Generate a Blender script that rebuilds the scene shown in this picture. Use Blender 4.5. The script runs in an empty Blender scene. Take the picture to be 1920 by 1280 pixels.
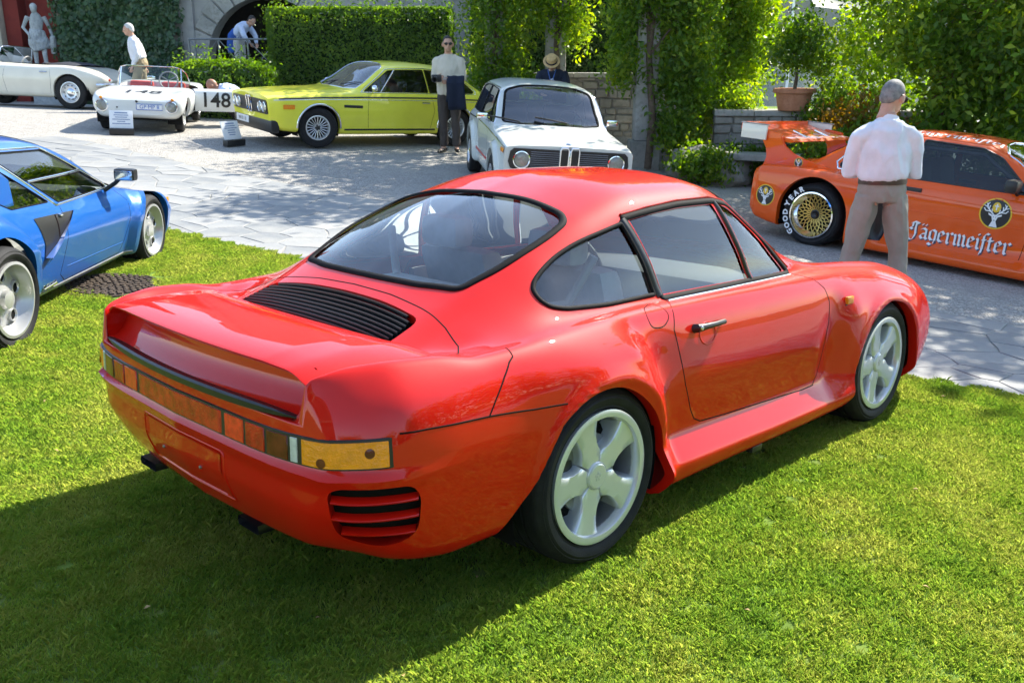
import bpy, bmesh, math, random
import numpy as np
from mathutils import Vector, Matrix
from mathutils.bvhtree import BVHTree

# ------------------------------------------------------------------ camera, sky, sun, exposure
scene = bpy.context.scene
COL = scene.collection
R = math.radians
cam_data = bpy.data.cameras.new('camera')
cam_data.sensor_width = 36.0
cam_data.lens = 32.49
cam_data.clip_start = 0.05
cam_data.clip_end = 6000
cam_data.dof.use_dof = True
cam_data.dof.focus_distance = 4.1
cam_data.dof.aperture_fstop = 11.0
cam = bpy.data.objects.new('camera', cam_data)
COL.objects.link(cam)
cam.location = (0, 0, 1.9)
cam.rotation_euler = (R(90 - 17), 0, 0)
scene.camera = cam

SUN_DIR = Vector((0.70, 0.714, 0)).normalized()      # horizontal direction towards the sun
SUN_EL = R(43)
world = bpy.data.worlds.new('World')
scene.world = world
world.use_nodes = True
wn = world.node_tree.nodes
wl = world.node_tree.links
bg = wn['Background']
sky_tex = wn.new('ShaderNodeTexSky')
sky_tex.sky_type = 'NISHITA'
sky_tex.sun_disc = False
sky_tex.sun_elevation = SUN_EL
sky_tex.sun_rotation = math.atan2(SUN_DIR.x, SUN_DIR.y)
sky_tex.air_density = 1.0
sky_tex.dust_density = 0.45
sky_tex.ozone_density = 1.0
wl.new(sky_tex.outputs[0], bg.inputs[0])
bg.inputs[1].default_value = 0.15
sun_data = bpy.data.lights.new('sun', 'SUN')
sun_data.energy = 5.0
sun_data.angle = R(0.53)
sun_data.color = (1.0, 0.94, 0.82)
sun = bpy.data.objects.new('sun', sun_data)
COL.objects.link(sun)
sdir = Vector((SUN_DIR.x * math.cos(SUN_EL), SUN_DIR.y * math.cos(SUN_EL), math.sin(SUN_EL)))
sun.rotation_euler = sdir.to_track_quat('Z', 'Y').to_euler()
sun.location = sdir * 60
scene.view_settings.view_transform = 'Standard'
scene.view_settings.look = 'None'
scene.view_settings.exposure = 1.36
scene.view_settings.gamma = 1.0
scene.render.film_transparent = False
scene.cycles.max_bounces = 9
scene.cycles.transparent_max_bounces = 24
scene.cycles.caustics_reflective = False
scene.cycles.caustics_refractive = False
scene.cycles.sample_clamp_indirect = 6.0

# ------------------------------------------------------------------ helpers: objects
def tag(o, label=None, cat=None, group=None, kind=None):
    if label: o['label'] = label
    if cat: o['category'] = cat
    if group: o['group'] = group
    if kind: o['kind'] = kind
    return o

def empty(name, M=None, label=None, cat=None, group=None):
    o = bpy.data.objects.new(name, None)
    COL.objects.link(o)
    if M is not None: o.matrix_world = M
    o.empty_display_size = 0.2
    return tag(o, label, cat, group)

def link(name, me, parent=None, mats=None):
    o = bpy.data.objects.new(name, me)
    COL.objects.link(o)
    if parent is not None: o.parent = parent
    if mats is not None:
        me.materials.clear()
        for m in (mats if isinstance(mats, (list, tuple)) else [mats]): me.materials.append(m)
    return o

def obj(name, bm, mat=None, parent=None, smooth=True, angle=38):
    me = bpy.data.meshes.new(name)
    bm.to_mesh(me); bm.free()
    if smooth:
        me.shade_smooth()
        if angle: me.set_sharp_from_angle(angle=R(angle))
    return link(name, me, parent, mat)

def pyobj(name, V, Fc, mat=None, parent=None, smooth=True, angle=38):
    me = bpy.data.meshes.new(name)
    me.from_pydata([tuple(map(float, v)) for v in V], [], Fc)
    me.update()
    if smooth:
        me.shade_smooth()
        if angle: me.set_sharp_from_angle(angle=R(angle))
    return link(name, me, parent, mat)

def fast_mesh(name, V, quads, mat_idx=None):
    """V (n,3) and quads (m,4) as numpy arrays"""
    V = np.asarray(V, np.float32); Q = np.asarray(quads, np.int32)
    me = bpy.data.meshes.new(name)
    k = Q.shape[1]
    me.vertices.add(len(V)); me.vertices.foreach_set('co', V.ravel())
    me.loops.add(Q.size); me.loops.foreach_set('vertex_index', Q.ravel())
    me.polygons.add(len(Q))
    me.polygons.foreach_set('loop_start', np.arange(0, Q.size, k, dtype=np.int32))
    me.polygons.foreach_set('loop_total', np.full(len(Q), k, np.int32))
    if mat_idx is not None: me.polygons.foreach_set('material_index', np.asarray(mat_idx, np.int32))
    me.update(calc_edges=True)
    return me

def copy_tree(o, parent=None):
    c = o.copy(); COL.objects.link(c); c.parent = parent
    for ch in o.children: copy_tree(ch, c)
    return c

# ------------------------------------------------------------------ helpers: materials
def mat(name):
    m = bpy.data.materials.new(name); m.use_nodes = True
    return m, m.node_tree.nodes, m.node_tree.links, m.node_tree.nodes['Principled BSDF']

def noise_mix(n, l, c1, c2, scale, detail=4, lo=.35, hi=.65, rough=.6, coord='Object', vec=None):
    if vec is None:
        tc = n.new('ShaderNodeTexCoord'); vec = tc.outputs[coord]
    t = n.new('ShaderNodeTexNoise'); t.inputs['Scale'].default_value = scale; t.inputs['Detail'].default_value = detail
    t.inputs['Roughness'].default_value = rough
    l.new(vec, t.inputs['Vector'])
    r = n.new('ShaderNodeMapRange'); r.inputs[1].default_value = lo; r.inputs[2].default_value = hi
    l.new(t.outputs[0], r.inputs[0])
    x = n.new('ShaderNodeMix'); x.data_type = 'RGBA'
    for i, c in ((6, c1), (7, c2)):
        if isinstance(c, tuple): x.inputs[i].default_value = (*c[:3], 1)
        else: l.new(c, x.inputs[i])
    l.new(r.outputs[0], x.inputs[0])
    return x.outputs[2], t.outputs[0]

def bump(n, l, b, height, strength=.3, dist=.01):
    bn = n.new('ShaderNodeBump'); bn.inputs['Strength'].default_value = strength; bn.inputs['Distance'].default_value = dist
    l.new(height, bn.inputs['Height']); l.new(bn.outputs[0], b.inputs['Normal'])

def simple(name, col, rough=.5, metal=0., spec=.5, var=.12, scale=6., bumpv=0., bscale=None, coat=0., alpha=None):
    m, n, l, b = mat(name)
    c2 = tuple(min(1, c * (1 + var)) for c in col); c1 = tuple(c * (1 - var) for c in col)
    o, h = noise_mix(n, l, c1, c2, scale)
    l.new(o, b.inputs['Base Color'])
    b.inputs['Roughness'].default_value = rough; b.inputs['Metallic'].default_value = metal
    b.inputs['Specular IOR Level'].default_value = spec
    b.inputs['Coat Weight'].default_value = coat
    if bumpv:
        if bscale:
            _, h = noise_mix(n, l, col, col, bscale)
        bump(n, l, b, h, bumpv)
    return m

def paint(name, col, rough=.5, metal=0., flake=0., orange=0.):
    m, n, l, b = mat(name)
    o, h = noise_mix(n, l, tuple(c * .96 for c in col), tuple(min(1, c * 1.03) for c in col), 3.0)
    l.new(o, b.inputs['Base Color'])
    b.inputs['Roughness'].default_value = rough; b.inputs['Metallic'].default_value = metal
    b.inputs['Coat Weight'].default_value = .8; b.inputs['Coat Roughness'].default_value = .008
    b.inputs['Coat IOR'].default_value = 1.5; b.inputs['Specular IOR Level'].default_value = .05 if metal == 0 else .5
    if orange:
        _, hh = noise_mix(n, l, col, col, 7.0, detail=1)
        bump(n, l, b, hh, .06, .01)
        for lk in list(l):
            if lk.to_socket == b.inputs['Normal']:
                src = lk.from_socket
        l.new(src, b.inputs['Coat Normal'])
    return m

def glass(name, tint=(.88, .95, .93), ior=1.5, dark=1.0):
    """thin pane: Fresnel mirror over tinted see-through"""
    m, n, l, b = mat(name)
    n.remove(b); out = n['Material Output']
    tr = n.new('ShaderNodeBsdfTransparent'); tr.inputs[0].default_value = (*[t * dark for t in tint], 1)
    gl = n.new('ShaderNodeBsdfGlossy'); gl.inputs['Roughness'].default_value = .01; gl.inputs[0].default_value = (1, 1, 1, 1)
    fr = n.new('ShaderNodeFresnel'); fr.inputs[0].default_value = ior
    mu = n.new('ShaderNodeMath'); mu.operation = 'MULTIPLY'; mu.inputs[1].default_value = 1.5; mu.use_clamp = True
    l.new(fr.outputs[0], mu.inputs[0])
    mx = n.new('ShaderNodeMixShader')
    l.new(mu.outputs[0], mx.inputs[0]); l.new(tr.outputs[0], mx.inputs[1]); l.new(gl.outputs[0], mx.inputs[2])
    l.new(mx.outputs[0], out.inputs['Surface'])
    return m

def leafmat(name, c1, c2, c3, trans=.45, rough=.45, scale=1.2):
    m, n, l, b = mat(name)
    out = n['Material Output']
    geo = n.new('ShaderNodeNewGeometry')
    rnd = n.new('ShaderNodeValToRGB')
    rnd.color_ramp.elements[0].color = (*c1, 1); rnd.color_ramp.elements[1].color = (*c3, 1)
    e = rnd.color_ramp.elements.new(.55); e.color = (*c2, 1)
    tc = n.new('ShaderNodeTexCoord')
    ns = n.new('ShaderNodeTexNoise'); ns.inputs['Scale'].default_value = scale; ns.inputs['Detail'].default_value = 3
    l.new(tc.outputs['Object'], ns.inputs['Vector'])
    add = n.new('ShaderNodeMath'); add.operation = 'MULTIPLY_ADD'; add.inputs[1].default_value = .55
    mp = n.new('ShaderNodeMapRange'); mp.inputs[1].default_value = .3; mp.inputs[2].default_value = .7; mp.inputs[4].default_value = .5
    l.new(ns.outputs[0], mp.inputs[0])
    l.new(geo.outputs['Random Per Island'], add.inputs[0]); l.new(mp.outputs[0], add.inputs[2])
    l.new(add.outputs[0], rnd.inputs[0])
    l.new(rnd.outputs[0], b.inputs['Base Color'])
    b.inputs['Roughness'].default_value = rough
    b.inputs['Specular IOR Level'].default_value = .4
    tl = n.new('ShaderNodeBsdfTranslucent')
    hs = n.new('ShaderNodeHueSaturation'); hs.inputs['Hue'].default_value = .485; hs.inputs['Saturation'].default_value = 1.15; hs.inputs['Value'].default_value = 2.1
    l.new(rnd.outputs[0], hs.inputs['Color']); l.new(hs.outputs[0], tl.inputs[0])
    mx = n.new('ShaderNodeMixShader'); mx.inputs[0].default_value = trans
    l.new(b.outputs[0], mx.inputs[1]); l.new(tl.outputs[0], mx.inputs[2]); l.new(mx.outputs[0], out.inputs['Surface'])
    return m

# ------------------------------------------------------------------ helpers: meshes
def bm_box(bm, lo, hi, bev=0.):
    r = bmesh.ops.create_cube(bm, size=1.0)
    lo = Vector(lo); hi = Vector(hi)
    for v in r['verts']:
        v.co = Vector(((lo[i] + hi[i]) / 2 + v.co[i] * (hi[i] - lo[i]) for i in range(3)))
    if bev:
        es = {e for v in r['verts'] for e in v.link_edges}
        bmesh.ops.bevel(bm, geom=list(es), offset=bev, segments=2, affect='EDGES', profile=.6)
    return r['verts']

def box(name, lo, hi, mat, parent=None, bev=.005):
    bm = bmesh.new(); bm_box(bm, lo, hi, bev)
    return obj(name, bm, mat, parent, angle=30)

def bm_tube(bm, pts, rad, seg=8, cap=True, flat=None):
    """tube through points; rad scalar or list; flat=(sx,sy) ellipse"""
    pts = [Vector(p) for p in pts]
    n = len(pts)
    rr = rad if isinstance(rad, (list, tuple)) else [rad] * n
    rings = []
    up = None
    for i, p in enumerate(pts):
        t = (pts[min(i + 1, n - 1)] - pts[max(i - 1, 0)])
        t = t.normalized() if t.length > 1e-9 else Vector((0, 0, 1))
        if up is None:
            up = Vector((0, 0, 1)) if abs(t.z) < .9 else Vector((1, 0, 0))
        s = t.cross(up)
        if s.length < 1e-6: s = t.orthogonal()
        s.normalize(); u = s.cross(t).normalized(); up = u
        r = rr[i]; rx, ry = (r if isinstance(r, (tuple, list)) else (r, r))
        ring = []
        for k in range(seg):
            a = 2 * math.pi * k / seg
            ring.append(bm.verts.new(p + s * math.cos(a) * rx + u * math.sin(a) * ry))
        rings.append(ring)
    for a, b in zip(rings, rings[1:]):
        for k in range(seg):
            bm.faces.new((a[k], a[(k + 1) % seg], b[(k + 1) % seg], b[k]))
    if cap:
        bm.faces.new(rings[0][::-1]); bm.faces.new(rings[-1])

def tube(name, pts, rad, mat, parent=None, seg=8, cap=True):
    bm = bmesh.new(); bm_tube(bm, pts, rad, seg, cap)
    return obj(name, bm, mat, parent, angle=45)

def bm_lathe(bm, prof, seg=48, axis='Y', closed=False, M=None):
    """prof: list of (r, a): radius, position along the axis"""
    rings = []
    for r, a in prof:
        ring = []
        for k in range(seg):
            t = 2 * math.pi * k / seg
            if axis == 'Y': v = Vector((r * math.cos(t), a, r * math.sin(t)))
            elif axis == 'Z': v = Vector((r * math.cos(t), r * math.sin(t), a))
            else: v = Vector((a, r * math.cos(t), r * math.sin(t)))
            if M is not None: v = M @ v
            ring.append(bm.verts.new(v))
        rings.append(ring)
    prs = list(zip(rings, rings[1:]))
    if closed: prs.append((rings[-1], rings[0]))
    for a, b in prs:
        for k in range(seg):
            bm.faces.new((a[k], a[(k + 1) % seg], b[(k + 1) % seg], b[k]))
    return rings

def lathe(name, prof, mat, parent=None, seg=48, axis='Y', closed=False, angle=35, cap=False):
    bm = bmesh.new(); rings = bm_lathe(bm, prof, seg, axis, closed)
    if cap:
        for rg in (rings[0], rings[-1]):
            try: bm.faces.new(rg)
            except ValueError: pass
    bmesh.ops.recalc_face_normals(bm, faces=bm.faces)
    return obj(name, bm, mat, parent, angle=angle)

def prism(name, outline, mat, parent=None, h=.01, M=None, bev=0., angle=30):
    """flat outline in xy, extruded by h along z, moved by M"""
    bm = bmesh.new()
    vs = [bm.verts.new((x, y, 0)) for x, y in outline]
    f = bm.faces.new(vs)
    r = bmesh.ops.extrude_face_region(bm, geom=[f])
    for v in [g for g in r['geom'] if isinstance(g, bmesh.types.BMVert)]: v.co.z += h
    bmesh.ops.recalc_face_normals(bm, faces=bm.faces)
    if bev:
        bmesh.ops.bevel(bm, geom=[e for e in bm.edges], offset=bev, segments=2, affect='EDGES')
    if M is not None: bmesh.ops.transform(bm, matrix=M, verts=bm.verts)
    return obj(name, bm, mat, parent, angle=angle)

# ------------------------------------------------------------------ helpers: lofted shells
def pchip(xk, yk):
    xk = np.asarray(xk, float); yk = np.asarray(yk, float)
    o = np.argsort(xk); xk, yk = xk[o], yk[o]
    h = np.diff(xk); d = np.diff(yk) / h
    m = np.zeros(len(xk))
    for i in range(1, len(xk) - 1):
        if d[i - 1] * d[i] > 0:
            w1 = 2 * h[i] + h[i - 1]; w2 = h[i] + 2 * h[i - 1]
            m[i] = (w1 + w2) / (w1 / d[i - 1] + w2 / d[i])
    m[0], m[-1] = d[0], d[-1]
    def fn(x):
        x = np.clip(np.asarray(x, float), xk[0], xk[-1])
        i = np.clip(np.searchsorted(xk, x) - 1, 0, len(h) - 1)
        t = (x - xk[i]) / h[i]
        return ((1 + 2 * t) * (1 - t) ** 2) * yk[i] + (t * (1 - t) ** 2) * h[i] * m[i] + (t * t * (3 - 2 * t)) * yk[i + 1] + (t * t * (t - 1)) * h[i] * m[i + 1]
    return fn

def sstep(a, b, x):
    t = np.clip((x - a) / (b - a), 0, 1)
    return t * t * (3 - 2 * t)

def catmull(P, n, sharp=None):
    """P (..., k, 2) control points -> (..., (k-1)*n+1, 2)"""
    k = P.shape[-2]
    T = np.empty_like(P)
    T[..., 1:-1, :] = (P[..., 2:, :] - P[..., :-2, :]) * .5
    T[..., 0, :] = P[..., 1, :] - P[..., 0, :]; T[..., -1, :] = P[..., -1, :] - P[..., -2, :]
    # limit tangents to the neighbouring chord lengths so uneven spacing does not loop
    ch = np.linalg.norm(np.diff(P, axis=-2), axis=-1)
    lim = np.empty(P.shape[:-1])
    lim[..., 1:-1] = np.minimum(ch[..., 1:], ch[..., :-1]); lim[..., 0] = ch[..., 0]; lim[..., -1] = ch[..., -1]
    ln = np.linalg.norm(T, axis=-1) + 1e-9
    T = T * np.minimum(1, lim * 1.25 / ln)[..., None]
    out = []
    if sharp:
        for j, s in sharp.items(): T[..., j, :] *= (1 - s)
    for j in range(k - 1):
        for i in range(n):
            t = i / n
            out.append((1 + 2 * t) * (1 - t) ** 2 * P[..., j, :] + t * (1 - t) ** 2 * T[..., j, :] + t * t * (3 - 2 * t) * P[..., j + 1, :] + t * t * (t - 1) * T[..., j + 1, :])
    out.append(P[..., -1, :])
    return np.stack(out, -2)

def loft(rows, xs, n=6, sharp=None, warp=None):
    """rows: {x: [(w,z)...]}; returns bmesh of the whole shell, both sides"""
    xk = sorted(rows)
    k = len(rows[xk[0]])
    A = np.array([rows[x] for x in xk], float)              # (nx,k,2)
    xs = np.asarray(xs, float)
    P = np.empty((len(xs), k, 2))
    for j in range(k):
        for c in range(2): P[:, j, c] = pchip(xk, A[:, j, c])(xs)
    S = catmull(P, n, sharp)                                # (nx, m, 2)
    m = S.shape[1]
    X = np.repeat(xs[:, None], m, 1); W = S[..., 0].copy(); Z = S[..., 1].copy()
    if warp: X, W, Z = warp(X, W, Z)
    right = np.stack([X, -W, Z], -1); left = np.stack([X, W, Z], -1)
    full = np.concatenate([right, left[:, ::-1][:, 1:]], 1)  # bottom right .. top .. bottom left
    bm = bmesh.new()
    nn, mm = full.shape[:2]
    vs = [bm.verts.new(v) for v in full.reshape(-1, 3)]
    bm.verts.ensure_lookup_table()
    for i in range(nn - 1):
        for j in range(mm - 1):
            a = i * mm + j
            bm.faces.new((vs[a], vs[a + 1], vs[a + mm + 1], vs[a + mm]))
    bmesh.ops.remove_doubles(bm, verts=bm.verts, dist=1e-5)
    bm.normal_update()
    return bm

def outward(bm, c):
    """make normals point away from c"""
    bmesh.ops.recalc_face_normals(bm, faces=bm.faces)
    c = Vector(c)
    s = sum((f.calc_center_median() - c).dot(f.normal) * f.calc_area() for f in bm.faces)
    if s < 0: bmesh.ops.reverse_faces(bm, faces=bm.faces)
    bm.normal_update()

def rounded(poly, r, seg=5):
    """round the corners of a polygon; r scalar or per-corner list"""
    out = []
    n = len(poly)
    for i in range(n):
        p = Vector(poly[i]); a = Vector(poly[i - 1]) - p; b = Vector(poly[(i + 1) % n]) - p
        rr = r[i] if isinstance(r, (list, tuple)) else r
        rr = min(rr, a.length * .49, b.length * .49)
        if rr < 1e-5: out.append(tuple(p)); continue
        p0 = p + a.normalized() * rr; p1 = p + b.normalized() * rr
        for k in range(seg + 1):
            t = k / seg
            out.append(tuple(p0 * (1 - t) ** 2 + p * 2 * t * (1 - t) + p1 * t * t))
    return out

def smooth_poly(poly, n=6):
    """closed Catmull-Rom through the points"""
    P = [Vector(p) for p in poly]; k = len(P); out = []
    for i in range(k):
        a, b, c, d = P[i - 1], P[i], P[(i + 1) % k], P[(i + 2) % k]
        for s in range(n):
            t = s / n
            out.append(tuple(.5 * ((2 * b) + (c - a) * t + (2 * a - 5 * b + 4 * c - d) * t * t + (3 * b - a - 3 * c + d) * t ** 3)))
    return out

def area2(poly):
    return .5 * sum(poly[i - 1][0] * poly[i][1] - poly[i][0] * poly[i - 1][1] for i in range(len(poly)))

def cut(bm, poly, axes, test):
    """cut a convex outline (given in the two axes) through the faces that pass the test; returns the faces inside"""
    ax, ay = axes
    if area2(poly) < 0: poly = poly[::-1]
    xs = [p[0] for p in poly]; ys = [p[1] for p in poly]
    faces = []
    for f in bm.faces:
        c = f.calc_center_median()
        if not test(c): continue
        fx = [v.co[ax] for v in f.verts]; fy = [v.co[ay] for v in f.verts]
        if max(fx) < min(xs) or min(fx) > max(xs) or max(fy) < min(ys) or min(fy) > max(ys): continue
        faces.append(f)
    n = len(poly)
    for i in range(n):
        a, b = poly[i], poly[(i + 1) % n]
        d = (b[0] - a[0], b[1] - a[1])
        if abs(d[0]) + abs(d[1]) < 1e-7: continue
        co = [0, 0, 0]; no = [0, 0, 0]
        co[ax], co[ay] = a[0], a[1]; no[ax], no[ay] = d[1], -d[0]     # outward for CCW
        geom = set(faces)
        for f in faces: geom.update(f.edges); geom.update(f.verts)
        r = bmesh.ops.bisect_plane(bm, geom=list(geom), dist=1e-6, plane_co=co, plane_no=no)
        cov = Vector(co); nov = Vector(no)
        fs = {g for g in r['geom'] if isinstance(g, bmesh.types.BMFace)}
        faces = [f for f in fs if f.is_valid and (f.calc_center_median() - cov).dot(nov) < 0]
        if not faces: return []
    return faces

def take(bm, faces, offset=0.):
    """move faces into a new bmesh"""
    nb = bmesh.new(); mp = {}
    for f in faces:
        vs = []
        for v in f.verts:
            if v not in mp: mp[v] = nb.verts.new(v.co + v.normal * offset)
            vs.append(mp[v])
        try: nb.faces.new(vs)
        except ValueError: pass
    bmesh.ops.delete(bm, geom=faces, context='FACES')
    nb.normal_update()
    return nb

def lip(bm, test, vec, n=1):
    """extrude the open border edges that pass the test by vec(co)"""
    es = [e for e in bm.edges if e.is_boundary and test((e.verts[0].co + e.verts[1].co) * .5)]
    if not es: return
    r = bmesh.ops.extrude_edge_only(bm, edges=es)
    for g in r['geom']:
        if isinstance(g, bmesh.types.BMVert): g.co += Vector(vec(g.co))

class Skin:
    """ray casts onto a shell"""
    def __init__(self, bm): self.t = BVHTree.FromBMesh(bm)
    def hit(self, p, d):
        loc, no, i, dist = self.t.ray_cast(Vector(p), Vector(d))
        if loc is None: return None
        if no.dot(Vector(d)) > 0: no = -no
        return loc, no
    def side(self, pts, s=-1):
        out = []
        for x, z in pts:
            h = self.hit((x, s * 3, z), (0, -s, 0))
            if h: out.append(h)
        return out
    def top(self, pts, z0=3):
        out = []
        for x, y in pts:
            h = self.hit((x, y, z0), (0, 0, -1))
            if h: out.append(h)
        return out
    def end(self, pts, s=-1):
        out = []
        for y, z in pts:
            h = self.hit((s * 8, y, z), (-s, 0, 0))
            if h: out.append(h)
        return out

def resample(pts, step, closed=False):
    P = [Vector(p) for p in pts]
    if closed: P.append(P[0])
    out = []
    for a, b in zip(P, P[1:]):
        k = max(1, int(math.ceil((b - a).length / step)))
        for i in range(k): out.append(tuple(a.lerp(b, i / k)))
    if not closed: out.append(tuple(P[-1]))
    return out

def bm_ribbon(bm, hits, w, h, closed=False, sink=.002):
    """raised half-round strip along surface hits (point, normal)"""
    n = len(hits)
    if n < 2: return
    rings = []
    for i in range(n):
        p, no = hits[i]
        if closed: t = hits[(i + 1) % n][0] - hits[i - 1][0]
        else: t = hits[min(i + 1, n - 1)][0] - hits[max(i - 1, 0)][0]
        if t.length < 1e-9: t = Vector((1, 0, 0))
        s = t.normalized().cross(no)
        if s.length < 1e-6: s = no.orthogonal()
        s.normalize()
        rings.append([bm.verts.new(p + s * (w / 2 * a) + no * (h * b - sink * (1 - b))) for a, b in ((-1, 0), (-.8, .75), (0, 1), (.8, .75), (1, 0))])
    rg = list(zip(rings, rings[1:]))
    if closed: rg.append((rings[-1], rings[0]))
    for a, b in rg:
        for k in range(4): bm.faces.new((a[k], a[k + 1], b[k + 1], b[k]))

def ribbon(name, hits, w, h, mat, parent=None, closed=False, sink=.002):
    bm = bmesh.new(); bm_ribbon(bm, hits, w, h, closed, sink)
    bmesh.ops.recalc_face_normals(bm, faces=bm.faces)
    return obj(name, bm, mat, parent, angle=60)
# ------------------------------------------------------------------ shared materials
M_RED = paint('red_paint', (.58, .008, .002))
M_BLUE = paint('blue_metallic_paint', (.008, .115, .46), rough=.3, metal=.25)
M_YELLOW = paint('yellow_green_paint', (.84, .80, .07))
M_CREAM = paint('cream_paint', (.78, .74, .62))
M_WHITE = paint('white_paint', (.60, .62, .58))
M_SILVERWHITE = paint('pale_silver_paint', (.70, .72, .72), rough=.3)
M_ORANGE = paint('orange_paint', (.80, .10, .008))
M_BLACK = simple('black_plastic', (.012, .012, .013), rough=.38)
M_RUBBER = simple('black_rubber', (.006, .006, .007), rough=.75, spec=.12, var=.25, scale=30)
M_GAP = simple('panel_gap', (.012, .006, .006), rough=.8, spec=.1)
M_DARK = simple('dark_cavity', (.008, .008, .008), rough=.9, spec=.1)
M_TYRE = simple('tyre_rubber', (.011, .011, .012), rough=.7, spec=.3, var=.3, scale=18, bumpv=.15, bscale=120)
M_ALLOY = simple('silver_alloy', (.66, .67, .67), rough=.22, metal=.45, var=.03)
M_CHROME = simple('chrome', (.82, .83, .84), rough=.07, metal=1., var=.02)
M_GOLD = simple('gold_alloy', (.72, .50, .14), rough=.28, metal=.8, var=.06)
M_STEEL = simple('dull_steel', (.28, .28, .29), rough=.45, metal=.8, var=.15)
M_GLASS = glass('clear_car_glass')
M_GLASS_T = glass('tinted_car_glass', (.84, .92, .91))
M_GLASS_D = glass('dark_car_glass', (.30, .36, .36))
M_GLASS_W = glass('bright_windscreen', (.80, .88, .90), 1.85)
M_LENS = glass('lamp_glass', (.95, .96, .96))
M_INT_GREY = simple('grey_leather', (.46, .46, .46), rough=.6, var=.15, scale=8, bumpv=.1, bscale=60)
M_INT_DARK = simple('dark_interior', (.03, .03, .032), rough=.7)
M_INT_TAN = simple('pale_interior_cloth', (.45, .43, .40), rough=.8)
M_INT_RED = simple('red_leather', (.5, .05, .03), rough=.55)
M_AMBER = simple('amber_lens', (.85, .26, .003), rough=.15, coat=.4, var=.10, scale=35, bumpv=.4, bscale=90)
M_REDLENS = simple('red_lens', (.50, .020, .010), rough=.15, spec=.3, coat=.25, var=.35, scale=22, bumpv=.3, bscale=110)
M_REDLENS2 = simple('bright_red_lens', (.80, .045, .020), rough=.12, spec=.3, coat=.3, var=.2, scale=40)
M_CLEARLENS = simple('white_lens', (.50, .51, .48), rough=.15, coat=.8, var=.15, scale=60)
M_SMOKED = simple('smoked_lens', (.13, .022, .010), rough=.15, spec=.3, coat=.25, var=.3, scale=30)
M_WHITEP = simple('white_print', (.82, .82, .82), rough=.4, var=.03)
M_BLACKP = simple('black_print', (.015, .015, .016), rough=.4)
M_YELLOWP = simple('yellow_print', (.80, .50, .02), rough=.4, var=.04)
M_BLUEP = simple('blue_print', (.03, .13, .5), rough=.4, var=.04)
M_SHADOWP = simple('dark_print', (.05, .04, .06), rough=.5)

# ------------------------------------------------------------------ terrain height
TC = [0.3739, -0.2255, -0.8349, 0.0868, -0.6107, 0.7973, -0.1513, 0.1901, -0.1877, -0.0572]
PN = Vector((0.01557739, 0.06054088, 0.99804416)); PP = Vector((0.481, 4.297, 0.1255))
def ground(x, y):
    x = np.asarray(x, float); y = np.asarray(y, float)
    xx = np.clip(x, -14, 10); yy = np.clip(y, -3, 24)
    a, b = xx / 10, yy / 10
    z = TC[0] + TC[1]*a + TC[2]*b + TC[3]*a*a + TC[4]*a*b + TC[5]*b*b + TC[6]*a*a*b + TC[7]*a*b*b + TC[8]*b**3 + TC[9]*a**3
    pl = PP.z - (PN.x * (x - PP.x) + PN.y * (y - PP.y)) / PN.z
    w = np.exp(-(((x - PP.x) ** 2 + (y - PP.y) ** 2) / 2.3 ** 2) ** 2)
    return z * (1 - w) + pl * w
def gz(x, y): return float(ground(x, y))
def gnormal(x, y, e=.6):
    return Vector((-(gz(x + e, y) - gz(x - e, y)) / (2 * e), -(gz(x, y + e) - gz(x, y - e)) / (2 * e), 1)).normalized()
def place(x, y, yaw, dz=0., tilt=1.0, e=.9):
    """frame standing on the ground at x, y: local x axis along yaw, z along the slope's normal"""
    n = gnormal(x, y, e); n = (Vector((0, 0, 1)) * (1 - tilt) + n * tilt).normalized()
    f = Vector((math.cos(yaw), math.sin(yaw), 0)); f = (f - n * f.dot(n)).normalized()
    l = n.cross(f)
    M = Matrix((f, l, n)).transposed().to_4x4()
    M.translation = (x, y, gz(x, y) + dz)
    return M

def text_mesh(txt, size, bold=0.):
    cu = bpy.data.curves.new('t', 'FONT'); cu.body = txt; cu.size = size; cu.align_x = 'CENTER'; cu.align_y = 'CENTER'; cu.offset = bold; cu.resolution_u = 3
    ob = bpy.data.objects.new('t', cu); COL.objects.link(ob)
    dg = bpy.context.evaluated_depsgraph_get(); me = bpy.data.meshes.new_from_object(ob.evaluated_get(dg))
    bpy.data.objects.remove(ob); bpy.data.curves.remove(cu)
    return me

def print_on(name, me, fn, mat, parent, off=.0025):
    """lay a flat mesh on a surface: fn(u,v) -> (point, normal)"""
    b = bmesh.new(); b.from_mesh(me); bmesh.ops.triangulate(b, faces=b.faces)
    for _ in range(3):
        es = [e for e in b.edges if e.calc_length() > .07]
        if not es: break
        bmesh.ops.subdivide_edges(b, edges=es, cuts=1); bmesh.ops.triangulate(b, faces=b.faces)
    b.to_mesh(me); b.free()
    for v in me.vertices:
        h = fn(v.co.x, v.co.y)
        if h: v.co = h[0] + h[1] * off
    o = link(name, me, parent, mat); return o

def polys_mesh(polys):
    bm = bmesh.new()
    for p in polys:
        try: bm.faces.new([bm.verts.new((x, y, 0)) for x, y in p])
        except ValueError: pass
    bmesh.ops.triangulate(bm, faces=bm.faces)
    me = bpy.data.meshes.new('p'); bm.to_mesh(me); bm.free(); return me

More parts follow.
